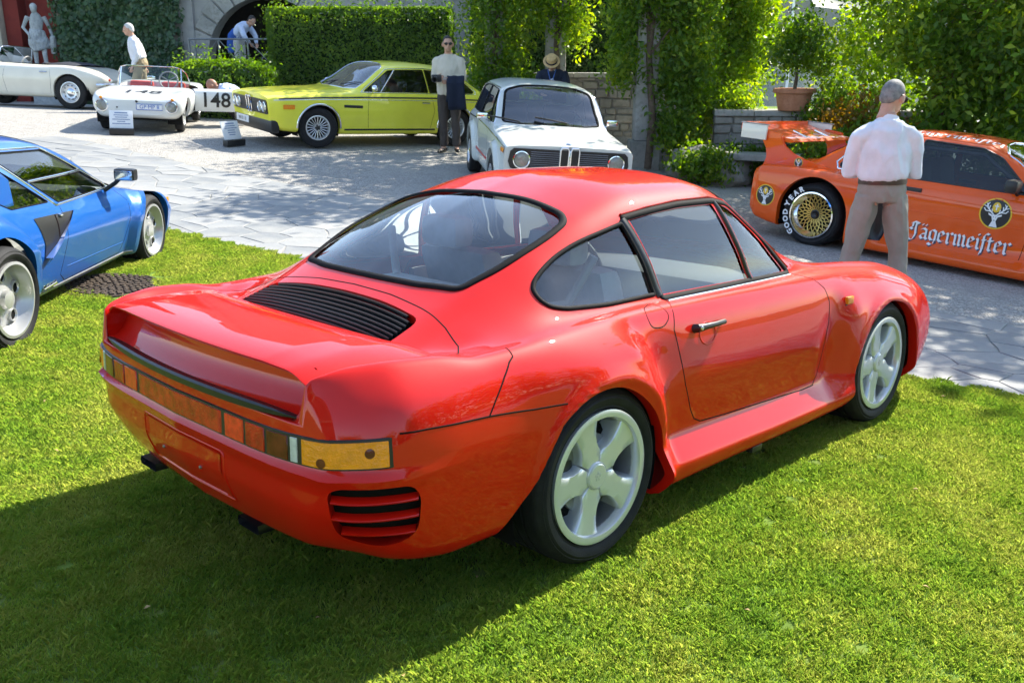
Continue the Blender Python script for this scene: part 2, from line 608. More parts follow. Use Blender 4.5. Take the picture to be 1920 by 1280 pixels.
# ------------------------------------------------------------------ wheels (axle along y, outer face towards -y)
def tyre(parent, ro, ri, w, mat=None, tread=True):
    mat = mat or M_TYRE
    h = w / 2
    prof = [(ri - .01, -h * .78), (ri + .004, -h * .86), (ri + .012, -h * .90), (ri + .016, -h * .93), (ri + .019, -h * .92), ((ri * 2 + ro) / 3, -h * .985), ((ri + ro) / 2, -h * 1.0), ((ri + ro) / 2 + .004, -h * 1.01), ((ri + ro) / 2 + .008, -h * .995), (ro - .03, -h * .955), (ro - .026, -h * .965), (ro - .022, -h * .925), (ro - .012, -h * .86), (ro - .003, -h * .74)]
    nb = 4
    if tread:
        for k in range(nb):
            y0 = -h * .74 + (h * 1.48) * k / nb; y1 = -h * .74 + (h * 1.48) * (k + 1) / nb
            g = .005
            if k: prof += [(ro, y0 + g)]
            prof += [(ro, y1 - g)]
            if k < nb - 1: prof += [(ro - .008, y1 - g + .001), (ro - .008, y1 + g - .001)]
    prof += [(ro - .003, h * .74), (ro - .012, h * .86), (ro - .03, h * .95), ((ri + ro) / 2, h), (ri + .012, h * .9), (ri - .01, h * .78)]
    t = lathe('tyre', prof, mat, parent, seg=56, angle=40)
    return t

def wheel959(parent, M, ro=.318, w=.255, r=.236):
    e = empty('wheel'); e.parent = parent; e.matrix_local = M
    h = w / 2
    tyre(e, ro, r - .004, w)
    lathe('rim', [(r, -h * .86), (r + .003, -h * .97), (r - .006, -h * 1.0), (r - .022, -h * .98), (r - .027, -h * .90), (r - .031, -h * .70)], M_ALLOY, e, seg=72)
    lathe('barrel', [(r - .0305, -h * .72), (r - .040, -h * .3), (r - .045, 0), (r - .03, h * .9)], M_STEEL, e, seg=48)  # darker metal than the rim, deepens the painted shade behind the spokes
    # five broad spokes: half-angle narrow at mid radius, flaring to rim and hub
    yf = -h * .90
    rs = np.linspace(.030, r - .022, 13)
    def half(rr):
        t = (rr - .03) / (r - .052)
        wid = .043 + .080 * np.clip(1 - t / .52, 0, 1) ** 2 + .026 * np.clip((t - .5) / .5, 0, 1) ** 2
        return min(math.pi / 5 - 1e-3, math.asin(min(.99, wid / max(rr, wid + .001))))
    prof_y = lambda rr: yf + .006 + .018 * ((rr / r) ** 2 - .55) * (-1) * .9
    for s in range(5):
        a0 = 2 * math.pi * s / 5 + R(111)
        V, Fc = [], []
        cols = [-1, -.95, -.86, -.35, .35, .86, .95, 1]
        drop = [.030, .006, .0008, 0, 0, .0008, .006, .030]
        for rr in rs:
            ha = half(rr)
            for c, d in zip(cols, drop):
                a = a0 + c * ha
                V.append((rr * math.cos(a), prof_y(rr) + d, rr * math.sin(a)))
        nc = len(cols)
        for i in range(len(rs) - 1):
            for j in range(nc - 1):
                Fc.append((i * nc + j, i * nc + j + 1, (i + 1) * nc + j + 1, (i + 1) * nc + j))
        # inner side walls
        base = len(V)
        for rr in rs:
            ha = half(rr)
            for c in (-1, 1):
                a = a0 + c * ha * 1.02
                V.append((rr * math.cos(a), prof_y(rr) + .085, rr * math.sin(a)))
        for i in range(len(rs) - 1):
            Fc.append((i * nc, (i + 1) * nc, base + (i + 1) * 2, base + i * 2))
            Fc.append(((i + 1) * nc + nc - 1, i * nc + nc - 1, base + i * 2 + 1, base + (i + 1) * 2 + 1))
        pyobj('spoke', V, Fc, M_ALLOY, e, angle=50)
    cy = prof_y(.03)
    lathe('hub_cap', [(.0005, cy - .010), (.040, cy - .0105), (.045, cy - .008), (.0465, cy - .004), (.048, cy - .006), (.050, cy - .004), (.052, cy + .012)], M_ALLOY, e, seg=40, angle=25)
    bm = bmesh.new()                              # small raised crest on the cap
    for k in range(5):
        a = R(90 + 72 * k)
        bm_box(bm, (.011 * math.cos(a) - .004, cy - .0118, .012 * math.sin(a) - .005), (.011 * math.cos(a) + .004, cy - .0100, .012 * math.sin(a) + .005), .001)
    bm_box(bm, (-.005, cy - .0118, -.006), (.005, cy - .0100, .006), .001)
    obj('crest', bm, M_ALLOY, e)
    lathe('brake_disc', [(.05, -.062), (.140, -.062), (.142, -.058), (.142, -.045), (.05, -.045)], M_STEEL, e, seg=48)
    bm = bmesh.new(); bm_box(bm, (-.165, -.068, -.05), (-.085, .0, .075), .015)
    obj('brake_caliper', bm, M_BLACK, e)
    lathe('dark_backing', [(.04, -.052), (.160, -.05), (.178, -.03), (.185, .075), (.205, .11)], M_DARK, e, seg=32)  # dark disc behind the spokes, paints the shade seen through the openings
    return e
# ------------------------------------------------------------------ the red sports coupe on the lawn
def build_red_coupe():
    Mw = Matrix(((0.7086668, -0.7053713, 0.0155774, -0.3241578), (0.7034941, 0.7081178, 0.0605409, 3.4985184), (-0.0537344, -0.0319447, 0.9980442, 0.1863752), (0, 0, 0, 1)))
    car = empty('sports_car', Mw, 'glossy red coupe with bridge rear spoiler in the foreground on the lawn', 'car')
    rows = {
     3.25: [(0,.22),(.25,.22),(.32,.23),(.36,.26),(.38,.32),(.39,.38),(.39,.43),(.38,.46),(.36,.475),(.33,.485),(.28,.49),(.2,.492),(.1,.494),(0,.495)],
     3.20: [(0,.19),(.40,.19),(.52,.20),(.57,.24),(.60,.32),(.605,.40),(.60,.46),(.58,.50),(.55,.515),(.50,.525),(.43,.525),(.33,.52),(.18,.52),(0,.52)],
     3.05: [(0,.17),(.62,.17),(.71,.18),(.76,.23),(.785,.33),(.785,.44),(.76,.53),(.72,.585),(.66,.615),(.59,.625),(.51,.605),(.39,.565),(.2,.56),(0,.56)],
     2.80: [(0,.16),(.70,.16),(.79,.17),(.825,.23),(.835,.34),(.83,.48),(.80,.60),(.755,.67),(.685,.712),(.615,.722),(.535,.692),(.41,.635),(.21,.628),(0,.63)],
     2.50: [(0,.15),(.74,.15),(.82,.165),(.85,.22),(.85,.34),(.845,.52),(.82,.67),(.765,.745),(.69,.782),(.62,.79),(.54,.76),(.42,.71),(.22,.702),(0,.705)],
     2.272:[(0,.15),(.75,.15),(.83,.165),(.855,.22),(.845,.33),(.842,.53),(.82,.70),(.77,.775),(.69,.808),(.62,.812),(.55,.792),(.42,.762),(.25,.76),(0,.765)],
     2.0:  [(0,.15),(.76,.15),(.845,.165),(.865,.22),(.835,.33),(.835,.53),(.815,.71),(.77,.79),(.695,.826),(.63,.832),(.57,.825),(.45,.815),(.25,.82),(0,.825)],
     1.85: [(0,.15),(.77,.15),(.855,.165),(.875,.225),(.83,.335),(.835,.535),(.815,.715),(.772,.80),(.70,.834),(.655,.842),(.60,.846),(.48,.848),(.28,.862),(0,.874)],
     1.60: [(0,.15),(.78,.15),(.862,.165),(.883,.228),(.826,.335),(.836,.54),(.816,.718),(.775,.808),(.705,.843),(.682,.862),(.655,.885),(.52,.945),(.30,.985),(0,1.00)],
     1.30: [(0,.15),(.78,.15),(.866,.165),(.886,.23),(.826,.335),(.838,.54),(.816,.72),(.776,.814),(.708,.850),(.675,.945),(.632,1.035),(.50,1.125),(.29,1.175),(0,1.19)],
     1.12: [(0,.15),(.78,.15),(.866,.165),(.886,.23),(.826,.338),(.838,.54),(.816,.72),(.776,.816),(.708,.853),(.668,.985),(.598,1.14),(.478,1.225),(.27,1.262),(0,1.272)],
     1.0:  [(0,.15),(.78,.15),(.866,.165),(.886,.232),(.826,.34),(.838,.54),(.816,.722),(.776,.818),(.708,.855),(.665,.995),(.584,1.17),(.475,1.245),(.26,1.285),(0,1.296)],
     .60:  [(0,.15),(.78,.15),(.866,.162),(.886,.235),(.826,.345),(.838,.545),(.818,.725),(.778,.822),(.708,.858),(.66,.995),(.582,1.152),(.478,1.232),(.265,1.28),(0,1.293)],
     .30:  [(0,.15),(.78,.15),(.86,.155),(.88,.24),(.828,.345),(.842,.55),(.825,.73),(.79,.825),(.72,.865),(.665,.985),(.577,1.11),(.482,1.172),(.27,1.216),(0,1.229)],
     0.0:  [(0,.17),(.76,.165),(.85,.17),(.875,.25),(.85,.355),(.858,.555),(.842,.735),(.81,.822),(.745,.858),(.66,.955),(.565,1.03),(.478,1.07),(.27,1.108),(0,1.118)],
     -.20: [(0,.20),(.74,.20),(.835,.205),(.875,.275),(.875,.38),(.88,.57),(.862,.74),(.825,.818),(.76,.845),(.66,.892),(.56,.94),(.475,.972),(.27,1.006),(0,1.014)],
     -.35: [(0,.22),(.72,.22),(.83,.23),(.875,.30),(.895,.41),(.897,.585),(.875,.74),(.83,.812),(.765,.825),(.66,.842),(.56,.868),(.46,.898),(.25,.917),(0,.921)],
     -.50: [(0,.23),(.70,.22),(.825,.228),(.875,.295),(.902,.43),(.905,.59),(.88,.735),(.825,.808),(.76,.812),(.665,.795),(.565,.805),(.45,.836),(.25,.848),(0,.851)],
     -.65: [(0,.23),(.68,.218),(.81,.222),(.868,.29),(.90,.43),(.905,.59),(.878,.735),(.812,.820),(.762,.834),(.685,.80),(.565,.765),(.45,.785),(.25,.80),(0,.805)],
     -.80: [(0,.235),(.65,.222),(.785,.228),(.848,.29),(.885,.43),(.893,.585),(.865,.73),(.792,.822),(.745,.840),(.690,.80),(.60,.732),(.45,.742),(.25,.75),(0,.752)],
     -.90: [(0,.24),(.60,.23),(.74,.238),(.805,.30),(.845,.43),(.855,.58),(.825,.71),(.760,.802),(.714,.834),(.678,.80),(.655,.72),(.45,.712),(.25,.716),(0,.718)],
     -.97: [(0,.255),(.54,.25),(.67,.265),(.735,.32),(.79,.43),(.80,.58),(.778,.69),(.727,.778),(.695,.820),(.672,.79),(.654,.71),(.45,.696),(.25,.697),(0,.698)],
     -1.02:[(0,.26),(.46,.255),(.59,.27),(.655,.325),(.705,.43),(.735,.575),(.722,.665),(.694,.742),(.676,.792),(.664,.768),(.652,.70),(.45,.688),(.25,.688),(0,.688)],
     -1.028:[(0,.261),(.45,.256),(.575,.27),(.64,.325),(.690,.43),(.704,.575),(.693,.648),(.688,.668),(.678,.680),(.66,.684),(.62,.686),(.45,.687),(.25,.687),(0,.687)],
     -1.055:[(0,.265),(.30,.265),(.42,.28),(.47,.33),(.51,.43),(.525,.575),(.525,.65),(.522,.68),(.515,.684),(.50,.685),(.47,.685),(.35,.685),(.2,.685),(0,.685)],
     -1.075:[(0,.27),(0,.275),(0,.285),(0,.33),(0,.43),(0,.575),(0,.65),(0,.678),(0,.68),(0,.682),(0,.682),(0,.683),(0,.684),(0,.684)],
    }
    # bow the nose to a close
    rows[3.27] = [(0, z * .6 + .38 * .4) for w, z in rows[3.25]]
    t = np.linspace(0, 1, 26)
    xs = np.concatenate([np.linspace(-.62, 3.05, 165), 3.05 + .22 * (1 - (1 - np.linspace(.08, 1, 16)) ** 2), -.62 - .455 * np.sin(t[1:] * math.pi / 2)])
    xs = np.unique(np.round(xs, 5))
    def warp(X, W, Z):
        # rear wing flare: its front edge leans back towards the top
        xe = .40 - .95 * np.clip(Z - .32, 0, 1) ** 2
        env = sstep(.13, .26, Z) * (1 - sstep(.70, .87, Z))
        fl = (1 - sstep(xe - .085, xe + .075, X)) * (1 - sstep(0, .50, -X))
        W = W + .072 * fl * env * (W > .3)
        # front wing flare
        xe2 = 1.80 + .10 * (Z - .4)
        envf = sstep(.16, .26, Z) * (1 - sstep(.60, .80, Z))
        W = W + .048 * sstep(xe2 - .10, xe2 + .14, X) * (1 - sstep(2.55, 3.0, X)) * envf * (W > .3)
        # dent ahead of the front wing, behind the wheel
        W = W - .020 * np.exp(-((X - 1.74) / .09) ** 2) * np.exp(-((Z - .46) / .17) ** 2) * (W > .3)
        # rolled arch lips
        for cx, cz, rr in ((0, .305, .366), (2.272, .30, .362)):
            d = np.hypot(X - cx, Z - cz)
            W = W + .012 * np.exp(-((d - rr) / .024) ** 2) * (W > .3) * (Z > .16) * (Z < .8)
        # dished intake between door and rear wing
        W = W - .016 * np.exp(-(((X - .40) / .10) ** 2 + ((Z - .64) / .11) ** 2)) * (W > .3)
        # tuck under the tail
        k = sstep(.55, .95, -X)
        X = X + .42 * np.clip(.44 - Z, 0, .25) ** 1.35 * k * 2.0
        # bumper ledge under the lamps
        X = X - .018 * np.exp(-((Z - .540) / .016) ** 2) * sstep(.8, .95, -X)
        W = W + .012 * np.exp(-((Z - .540) / .016) ** 2) * sstep(.62, .85, -X) * (W > .3)
        return X, W, Z
    bm = loft(rows, xs, n=9, sharp={3: .35, 4: .45, 10: .25}, warp=warp)
    outward(bm, (1.0, 0, .6))
    sk = Skin(bm)
    right = lambda c: c.y < -.3
    left = lambda c: c.y > .3
    # ---- windows
    q_win = rounded([(-.100, .942), (-.071, .969), (-.018, .999), (.065, 1.036), (.152, 1.066), (.237, 1.088), (.430, 1.127), (.496, .866), (.197, .868), (-.028, .882), (-.085, .894), (-.105, .915)], [.012, .02, .03, .04, .04, .04, .006, .008, .05, .04, .02, .012], 3)
    d_win = rounded([(.478, 1.136), (.60, 1.151), (.80, 1.166), (1.030, 1.168), (1.158, .857), (.552, .861)], [.006, .05, .05, .006, .006, .006], 4)
    v_win = rounded([(1.085, 1.164), (1.15, 1.150), (1.31, 1.020), (1.465, .862), (1.46, .855), (1.204, .855)], [.006, .02, .05, .006, .006, .006], 4)
    frame = rounded([(.452, 1.145), (.60, 1.163), (.80, 1.179), (1.04, 1.182), (1.165, 1.162), (1.33, 1.03), (1.505, .855), (1.49, .844), (.535, .848)], [.008, .05, .05, .04, .03, .05, .008, .008, .006], 4)
    for s, test in ((-1, right), (1, left)):
        for nm, poly in (('side_window', q_win), ('side_window', d_win), ('side_window', v_win)):
            fs = cut(bm, poly, (0, 2), test)
            g = take(bm, fs, -.006)
            obj(nm, g, M_GLASS_T, car, angle=None)
    hr = [(.252, 0), (.251, .16), (.247, .32), (.238, .455), (.205, .500), (.12, .514), (.03, .516), (-.06, .510), (-.135, .498), (-.272, .456), (-.312, .28), (-.318, .14), (-.32, 0)]
    rear = hr + [(x, -y) for x, y in hr[-2:0:-1]]
    rear = rounded(rear, [.06, .06, .06, .025, .03, .05, .05, .05, .05, .03, .05, .06, .06, .06, .05, .03, .05, .05, .05, .05, .03, .025, .06, .06], 3)
    fs = cut(bm, rear, (0, 1), lambda c: c.z > .84)
    obj('rear_window', take(bm, fs, -.006), M_GLASS_T, car, angle=None)
    ws = rounded([(1.80, 0), (1.77, .30), (1.66, .52), (1.53, .612), (1.16, .52), (1.185, .30), (1.195, 0), (1.185, -.30), (1.16, -.52), (1.53, -.612), (1.66, -.52), (1.77, -.30)], [.2, .1, .06, .05, .05, .1, .2, .1, .05, .05, .06, .1], 4)
    fs = cut(bm, ws, (0, 1), lambda c: c.z > .80)
    obj('windscreen', take(bm, fs, -.006), M_GLASS, car, angle=None)
    # ---- engine grille opening
    grille = rounded([(-.408, 0), (-.416, .25), (-.440, .455), (-.70, .475), (-.70, -.475), (-.440, -.455), (-.416, -.25)], [.1, .1, .04, .03, .03, .04, .1], 4)
    fs = cut(bm, grille, (0, 1), lambda c: c.z > .72)
    g = take(bm, fs, -.045)
    gb = obj('engine_grille', g, M_DARK, car, angle=None)
    lip(bm, lambda c: c.z > .7 and -.72 < c.x < -.39 and abs(c.y) < .50, lambda c: (0, 0, -.03))
    for k in range(13):
        x0 = -.425 - k * .0215
        yy = .440 + .02 * min(1, max(0, (-.40 - x0) / .25)) - (.04 if k == 0 else .01 if k == 1 else 0)
        hs = []
        for y in np.linspace(-yy, yy, 33):
            xx = x0 - .030 * (abs(y) / .47) ** 2 * max(0, 1 - k / 10.)
            h = sk.hit((xx, y, 3), (0, 0, -1))
            if h: hs.append((h[0] + h[1] * .002, h[1]))
        ribbon('slat', hs, .009, .004, M_BLACK, gb, sink=.012)
    # ---- wheel arches
    arch_r = [(.33, .10), (.347, .20), (.345, .30), (.325, .40), (.265, .50), (.18, .575), (.09, .625), (0, .648), (-.09, .650), (-.17, .628), (-.26, .572), (-.345, .465), (-.41, .34), (-.45, .26), (-.50, .18), (-.50, .10)]
    arch_f = [(1.86, .08), (1.87, .18), (1.905, .33), (1.965, .45), (2.05, .55), (2.16, .622), (2.28, .648), (2.41, .62), (2.51, .55), (2.585, .44), (2.62, .32), (2.62, .08)]
    arch_r = rounded(arch_r, [0] + [.05] * 14 + [0], 4); arch_f = rounded(arch_f, [0] + [.05] * 10 + [0], 4)
    for poly in (arch_r, arch_f):
        for s, test in ((-1, right), (1, left)):
            fs = cut(bm, poly, (0, 2), lambda c, test=test: test(c) and c.z < .75)
            bmesh.ops.delete(bm, geom=fs, context='FACES')
    def in_arch(c):
        return abs(c.y) > .6 and .10 < c.z < .70 and (-.52 < c.x < .36 or 1.84 < c.x < 2.64)
    lip(bm, in_arch, lambda c: (0, -.045 * (1 if c.y > 0 else -1), 0))
    # ---- rear corner louvre openings
    vent = rounded([(-.655, .525), (-.815, .525), (-.835, .33), (-.70, .33), (-.66, .39)], [.02, .03, .05, .05, .04], 4)
    for s in (-1, 1):
        # project along the corner's diagonal: rotate the shell, cut, rotate back
        rot = Matrix.Rotation(s * R(46), 4, 'Z')
        bmesh.ops.transform(bm, matrix=rot, verts=bm.verts)
        c0 = rot @ Vector((-.885, s * .79, .42))
        poly = [(c0.y + a, z) for a, z in rounded([(a * -s, z) for a, z in ((.122, .500), (.085, .522), (-.112, .520), (-.135, .478), (-.124, .353), (-.02, .312), (.105, .352))], [.02, .03, .03, .03, .05, .05, .04], 4)]
        fs = cut(bm, poly, (1, 2), lambda c: c.x < c0.x + .22)
        back = Matrix.Rotation(s * R(-46), 4, 'Z')
        nb = take(bm, fs, 0)
        lip(bm, lambda c: c.x < c0.x + .22 and min(p[0] for p in poly) - .01 < c.y < max(p[0] for p in poly) + .01 and .28 < c.z < .54, lambda c: (.055, 0, 0))
        # louvre blades cut from the removed skin
        skv = Skin(nb)
        y0, y1 = min(p[0] for p in poly), max(p[0] for p in poly)
        for zz in (.474, .421, .366):
            hs = []
            for y in np.linspace(y0 - .004, y1 + .004, 25):
                h = skv.hit((c0.x - 1, y, zz), (1, 0, 0))
                if h: hs.append(h[0])
            if len(hs) < 3: continue
            V, Fc = [], []
            for p in hs:
                for dx, dz in ((.004, -.006), (.0, -.001), (.004, .003), (.034, .008), (.036, .002)):
                    q = back @ Vector((p.x + dx, p.y, zz + dz)); V.append(q)
            for i in range(len(hs) - 1):
                for j in range(5):
                    a, b = i * 5 + j, i * 5 + (j + 1) % 5
                    Fc.append((a, b, b + 5, a + 5))
            pyobj('louvre', V, Fc, M_RED, car)
        for v in nb.verts: v.co.x += .055
        bmesh.ops.transform(nb, matrix=back, verts=nb.verts)
        obj('louvre_backing', nb, M_DARK, car)
        bmesh.ops.transform(bm, matrix=back, verts=bm.verts)
    bm.normal_update()
    body = obj('body', bm, M_RED, car, angle=40)
    # ---- bridge spoiler
    V, Fc = [], []
    ys = np.concatenate([np.linspace(-.715, -.45, 16), np.linspace(-.40, .40, 17), np.linspace(.45, .715, 16)])
    prof = [(0, 0), (.004, .014), (.03, .026), (.10, .034), (.20, .034), (.32, .026), (.415, .010), (.425, .004), (.422, -.004), (.40, -.012), (.30, -.026), (.18, -.035), (.08, -.030), (.02, -.015)]
    for y in ys:
        a = abs(y); e = max(0, (a - .47) / .25)
        zoff = -.050 * max(0, (a - .575) / .115) ** 2
        le = -.615 - .02 * (1 - (a / .7) ** 2) + .07 * e ** 1.8
        te = -1.045 + .05 * (a / .6) ** 2 * .55 + .05 * max(0, (a - .64) / .08) ** 2
        ch = (le - te) / .425
        for px, pz in prof:
            fx = px / .425
            V.append((le - px * ch, y, .826 - .004 * fx + pz * (1 - .4 * min(e, 1)) - .010 * e + zoff * (.12 + .88 * fx ** 3) - .012 * (1 - fx) * (1 - e) - .035 * max(0, e - .45) * (1 - fx)))
    m = len(prof)
    for i in range(len(ys) - 1):
        for j in range(m):
            a, b = i * m + j, i * m + (j + 1) % m
            Fc.append((a, b, b + m, a + m))
    Fc.append(tuple(range(m))[::-1]); Fc.append(tuple(range((len(ys) - 1) * m, len(ys) * m)))
    pyobj('spoiler', V, Fc, M_RED, car, angle=50)
    V, Fc = [], []
    yy = np.linspace(-.70, .70, 41)
    pf = [(-1.006, .824), (-.998, .808), (-.996, .788), (-.998, .766), (-1.006, .744), (-1.022, .722), (-1.044, .706), (-1.066, .697)]
    for y in yy:
        b = .05 * (y / .62) ** 2
        for px, pz in pf: V.append((px + b, y, pz - (.03 if abs(y) > .66 and pz > .78 else 0)))
    for i in range(40):
        for j in range(7): a = i * 8 + j; Fc.append((a, a + 1, a + 9, a + 8))
    pyobj('tail_panel', V, Fc, M_RED, car, angle=60)
    # black lip under the spoiler
    hs = []
    for y in np.linspace(-.645, .645, 41):
        x = -1.078 + .05 * (y / .62) ** 2
        t = 1 - (abs(y) / .648) ** 6
        hs.append((y, x, t))
    V, Fc = [], []
    for y, x, t in hs:
        for dx, dz in ((.035, .004), (-.006, .014), (-.014, .008), (-.012, -.012), (.03, -.014)):
            V.append((x + dx * (.3 + .7 * t), y, .697 + dz * max(t, .12)))
    for i in range(len(hs) - 1):
        for j in range(5):
            a, b = i * 5 + j, i * 5 + (j + 1) % 5
            Fc.append((a, b, b + 5, a + 5))
    pyobj('rear_lip', V, Fc, M_BLACK, car)
    # ---- tail lamps: a band that follows the tail
    def band(name, t0, t1, z0, z1, mat, off=.004, n=20, parent=car, slant=0., bulge=.004):
        V, Fc = [], []
        ps = np.linspace(t0, t1, n)
        rowz = [z0, z0 + (z1 - z0) * .08, (z0 + z1) / 2, z1 - (z1 - z0) * .08, z1]
        rowo = [-.012, bulge, bulge, bulge, -.012]
        for i, a in enumerate(ps):
            # a: angle-like parameter, the tail's plan outline from -1 (right side) to 1 (left side)
            ang = a * R(78)
            d = Vector((-math.cos(ang), math.sin(ang), 0))
            o = Vector((-.55, 0, 0))
            ln = []
            for zz, oo in zip(rowz, rowo):
                zz2 = zz + .012 * float(sstep(.50, .98, abs(a)))
                h = sk.hit(o + d * 2 + Vector((0, 0, zz2)), -d)
                p, no = h
                nn = Vector((no.x, no.y, 0)).normalized()
                ln.append(p + nn * (off + oo))
            if i in (0, n - 1):
                ln = [p - nn * .012 for p in ln]
            V += ln
        for i in range(n - 1):
            for j in range(4):
                a = i * 5 + j
                Fc.append((a, a + 1, a + 6, a + 5))
        return pyobj(name, V, Fc, mat, parent, angle=50)
    def ang_of(y):     # plan parameter for a given y on the tail
        best = min(np.linspace(-1, 1, 2001), key=lambda a: abs(sk_y(a) - y)); return best
    cache = {}
    def sk_y(a):
        k = round(a, 3)
        if k not in cache:
            d = Vector((-math.cos(k * R(78)), math.sin(k * R(78)), 0))
            h = sk.hit(Vector((-.55, 0, .60)) + d * 2, -d); cache[k] = h[0].y if h else 9 * (1 if k > 0 else -1)
        return cache[k]
    zlo, zhi = .566, .648
    lampbar = band('lamp_surround', ang_of(-.873), ang_of(.873), zlo - .006, zhi + .008, M_BLACK, off=.001, n=90)
    seg = [(-.30, .30, M_REDLENS, 'reflector_bar'), (-.415, -.303, M_REDLENS2, 'red_lamp'), (-.52, -.418, M_REDLENS, 'red_lamp'), (-.625, -.524, M_SMOKED, 'rear_reflector'), (-.660, -.630, M_CLEARLENS, 'reversing_lamp')]
    for y0, y1, m_, nm in seg:
        band(nm, ang_of(y0), ang_of(y1), zlo, zhi, m_, n=18 if y1 < 0 else 40)
        if y1 < 0: band(nm, ang_of(-y1), ang_of(-y0), zlo, zhi, m_, n=18)
    band('indicator_lamp', ang_of(-.865), ang_of(-.664), zlo, zhi, M_AMBER, n=26)
    band('indicator_lamp', ang_of(.664), ang_of(.865), zlo, zhi, M_AMBER, n=26)
    for s in (-1, 1):
        for yy, zz in ((-.74, .592), (-.835, .622)):
            k = ang_of(s * yy) * R(78); d = Vector((-math.cos(k), math.sin(k), 0))
            h = sk.hit(Vector((-.55, 0, zz)) + d * 2, -d)
            b2 = bmesh.new(); ell_n = h[1].to_track_quat('Z', 'Y').to_matrix().to_4x4()
            bm_lathe(b2, [(.0003, .0095), (.011, .0093), (.014, .0088)], 14, 'Z', M=Matrix.Translation(h[0]) @ ell_n); obj('bulb_spot', b2, M_SMOKED, car)  # darker disc where a bulb sits behind the amber lens
    # number plate panel with two screws, exhausts
    bm = bmesh.new()
    V, Fc = [], []
    n = 17
    zz = [.345, .35, .44, .495, .50]
    for i, y in enumerate(np.linspace(-.26, .26, n)):
        for j, z in enumerate(zz):
            h = sk.hit((-3, y, z), (1, 0, 0))[0]
            inset = .004 if (i in (0, n - 1) or j in (0, 4)) else -.012
            V.append((h.x - (.003 if inset > 0 else -.002), y, z))
    for i in range(n - 1):
        for j in range(4):
            a = i * 5 + j; Fc.append((a, a + 1, a + 6, a + 5))
    pl = pyobj('plate_panel', V, Fc, M_RED, car, angle=10); bm.free()
    for y in (-.12, .14):
        h = sk.hit((-3, y, .415), (1, 0, 0))[0]
        b2 = bmesh.new(); bm_lathe(b2, [(.0002, h.x - .006), (.005, h.x - .005), (.006, h.x + .002)], 12, 'X', M=Matrix.Translation((0, y, .415)))
        obj('screw', b2, M_STEEL, pl)
    frame_pts = rounded([(-.275, .335), (.275, .335), (.275, .508), (-.275, .508)], .02, 4)
    ribbon('plate_recess', [(a, b) for a, b in sk.end(resample(frame_pts, .03, True))], .008, .003, M_RED, car, True)
    for y in (-.235, .50):
        bm = bmesh.new()
        out = [(-.06, -.02), (.06, -.02), (.066, 0), (.06, .022), (-.06, .022), (-.066, 0)]
        ra, rb, rc = [], [], []
        for a, b in out:
            ra.append(bm.verts.new((-.72, y + a, .235 + b))); rb.append(bm.verts.new((-.975, y + a, .226 + b * .7))); rc.append(bm.verts.new((-.90, y + a * .9, .230 + b * .6)))
        for A, B in ((ra, rb), (rb, rc)):
            for k in range(6): bm.faces.new((A[k], A[(k + 1) % 6], B[(k + 1) % 6], B[k]))
        bm.faces.new(rc)
        bmesh.ops.recalc_face_normals(bm, faces=bm.faces)
        obj('exhaust_pipe', bm, M_BLACK, car)
    # ---- rubber seals and panel gaps
    for s in (-1, 1):
        for poly, w in ((q_win, .018), (frame, .030)):
            hs = sk.side(resample(poly, .02, True), s)
            ribbon('window_seal', hs, w, .007, M_RUBBER, car, True)
        ribbon('window_pillar', sk.side(resample([(.444, 1.140), (.524, .856)], .03), s), .034, .010, M_BLACK, car)
        ribbon('window_pillar', sk.side(resample([(1.058, 1.176), (1.181, .850)], .03), s), .024, .009, M_BLACK, car)
        ribbon('window_trim', sk.side(resample([(.54, .840), (.9, .838), (1.2, .837), (1.50, .838)], .03), s), .006, .006, M_CHROME, car)
        door = [(.535, .842), (.512, .828), (.487, .75), (.545, .532), (.60, .42), (.635, .372), (.68, .352), (.85, .342), (1.11, .333), (1.50, .320), (1.60, .322), (1.645, .36), (1.685, .46), (1.715, .60), (1.715, .70), (1.685, .765), (1.62, .812), (1.51, .842)]
        ribbon('door_gap', sk.side(resample(door, .02), s), .006, .0012, M_GAP, car)
        ribbon('bumper_gap', sk.side(resample([(-.226, .635), (-.366, .642), (-.539, .657), (-.772, .668), (-.85, .668)], .02), s), .007, .0012, M_GAP, car)
        # wing / rear quarter joint
        hs = sk.side(resample([(-.545, .655), (-.51, .70), (-.46, .755), (-.42, .79)], .015), s)
        hs2 = sk.top(resample([(-.395, s * .842), (-.385, s * .80)], .012))
        ribbon('panel_gap', hs + hs2, .007, .0012, M_GAP, car)
        # engine lid edge
        ribbon('lid_gap', sk.top(resample([(-.374, 0), (-.380, s * .22), (-.395, s * .41), (-.412, s * .55), (-.445, s * .65), (-.49, s * .70), (-.54, s * .712)], .02)), .006, .0012, M_GAP, car)
        # fuel flap
        if s < 0:
            flap = rounded([(.335, .838), (.44, .846), (.482, .805), (.43, .765), (.345, .775)], .04, 5)
            ribbon('fuel_flap', sk.side(resample(flap, .012, True), s), .005, .0012, M_GAP, car, True)
        # handle: dished cup, grip with lock
        hc = sk.side([(.70, .705)], s)[0]
        cup = [( .70 + .055 * math.cos(a), .705 + .042 * math.sin(a)) for a in np.linspace(0, 2 * math.pi, 25)[:-1]]
        ribbon('handle_cup', sk.side(cup, s), .007, .003, M_RED, car, True)
        p0 = sk.side([(.615, .735)], s)[0]; p1 = sk.side([(.80, .735)], s)[0]
        bm = bmesh.new()
        pts = [p0[0] + p0[1] * .0, p0[0] + p0[1] * .018, p0[0].lerp(p1[0], .2) + p0[1] * .024, p0[0].lerp(p1[0], .6) + p0[1] * .026, p1[0] + p1[1] * .018, p1[0]]
        bm_tube(bm, [(q.x, q.y, q.z) for q in pts], [(.018, .018), (.018, .017), (.013, .013), (.010, .011), (.009, .010), (.008, .008)], 10)
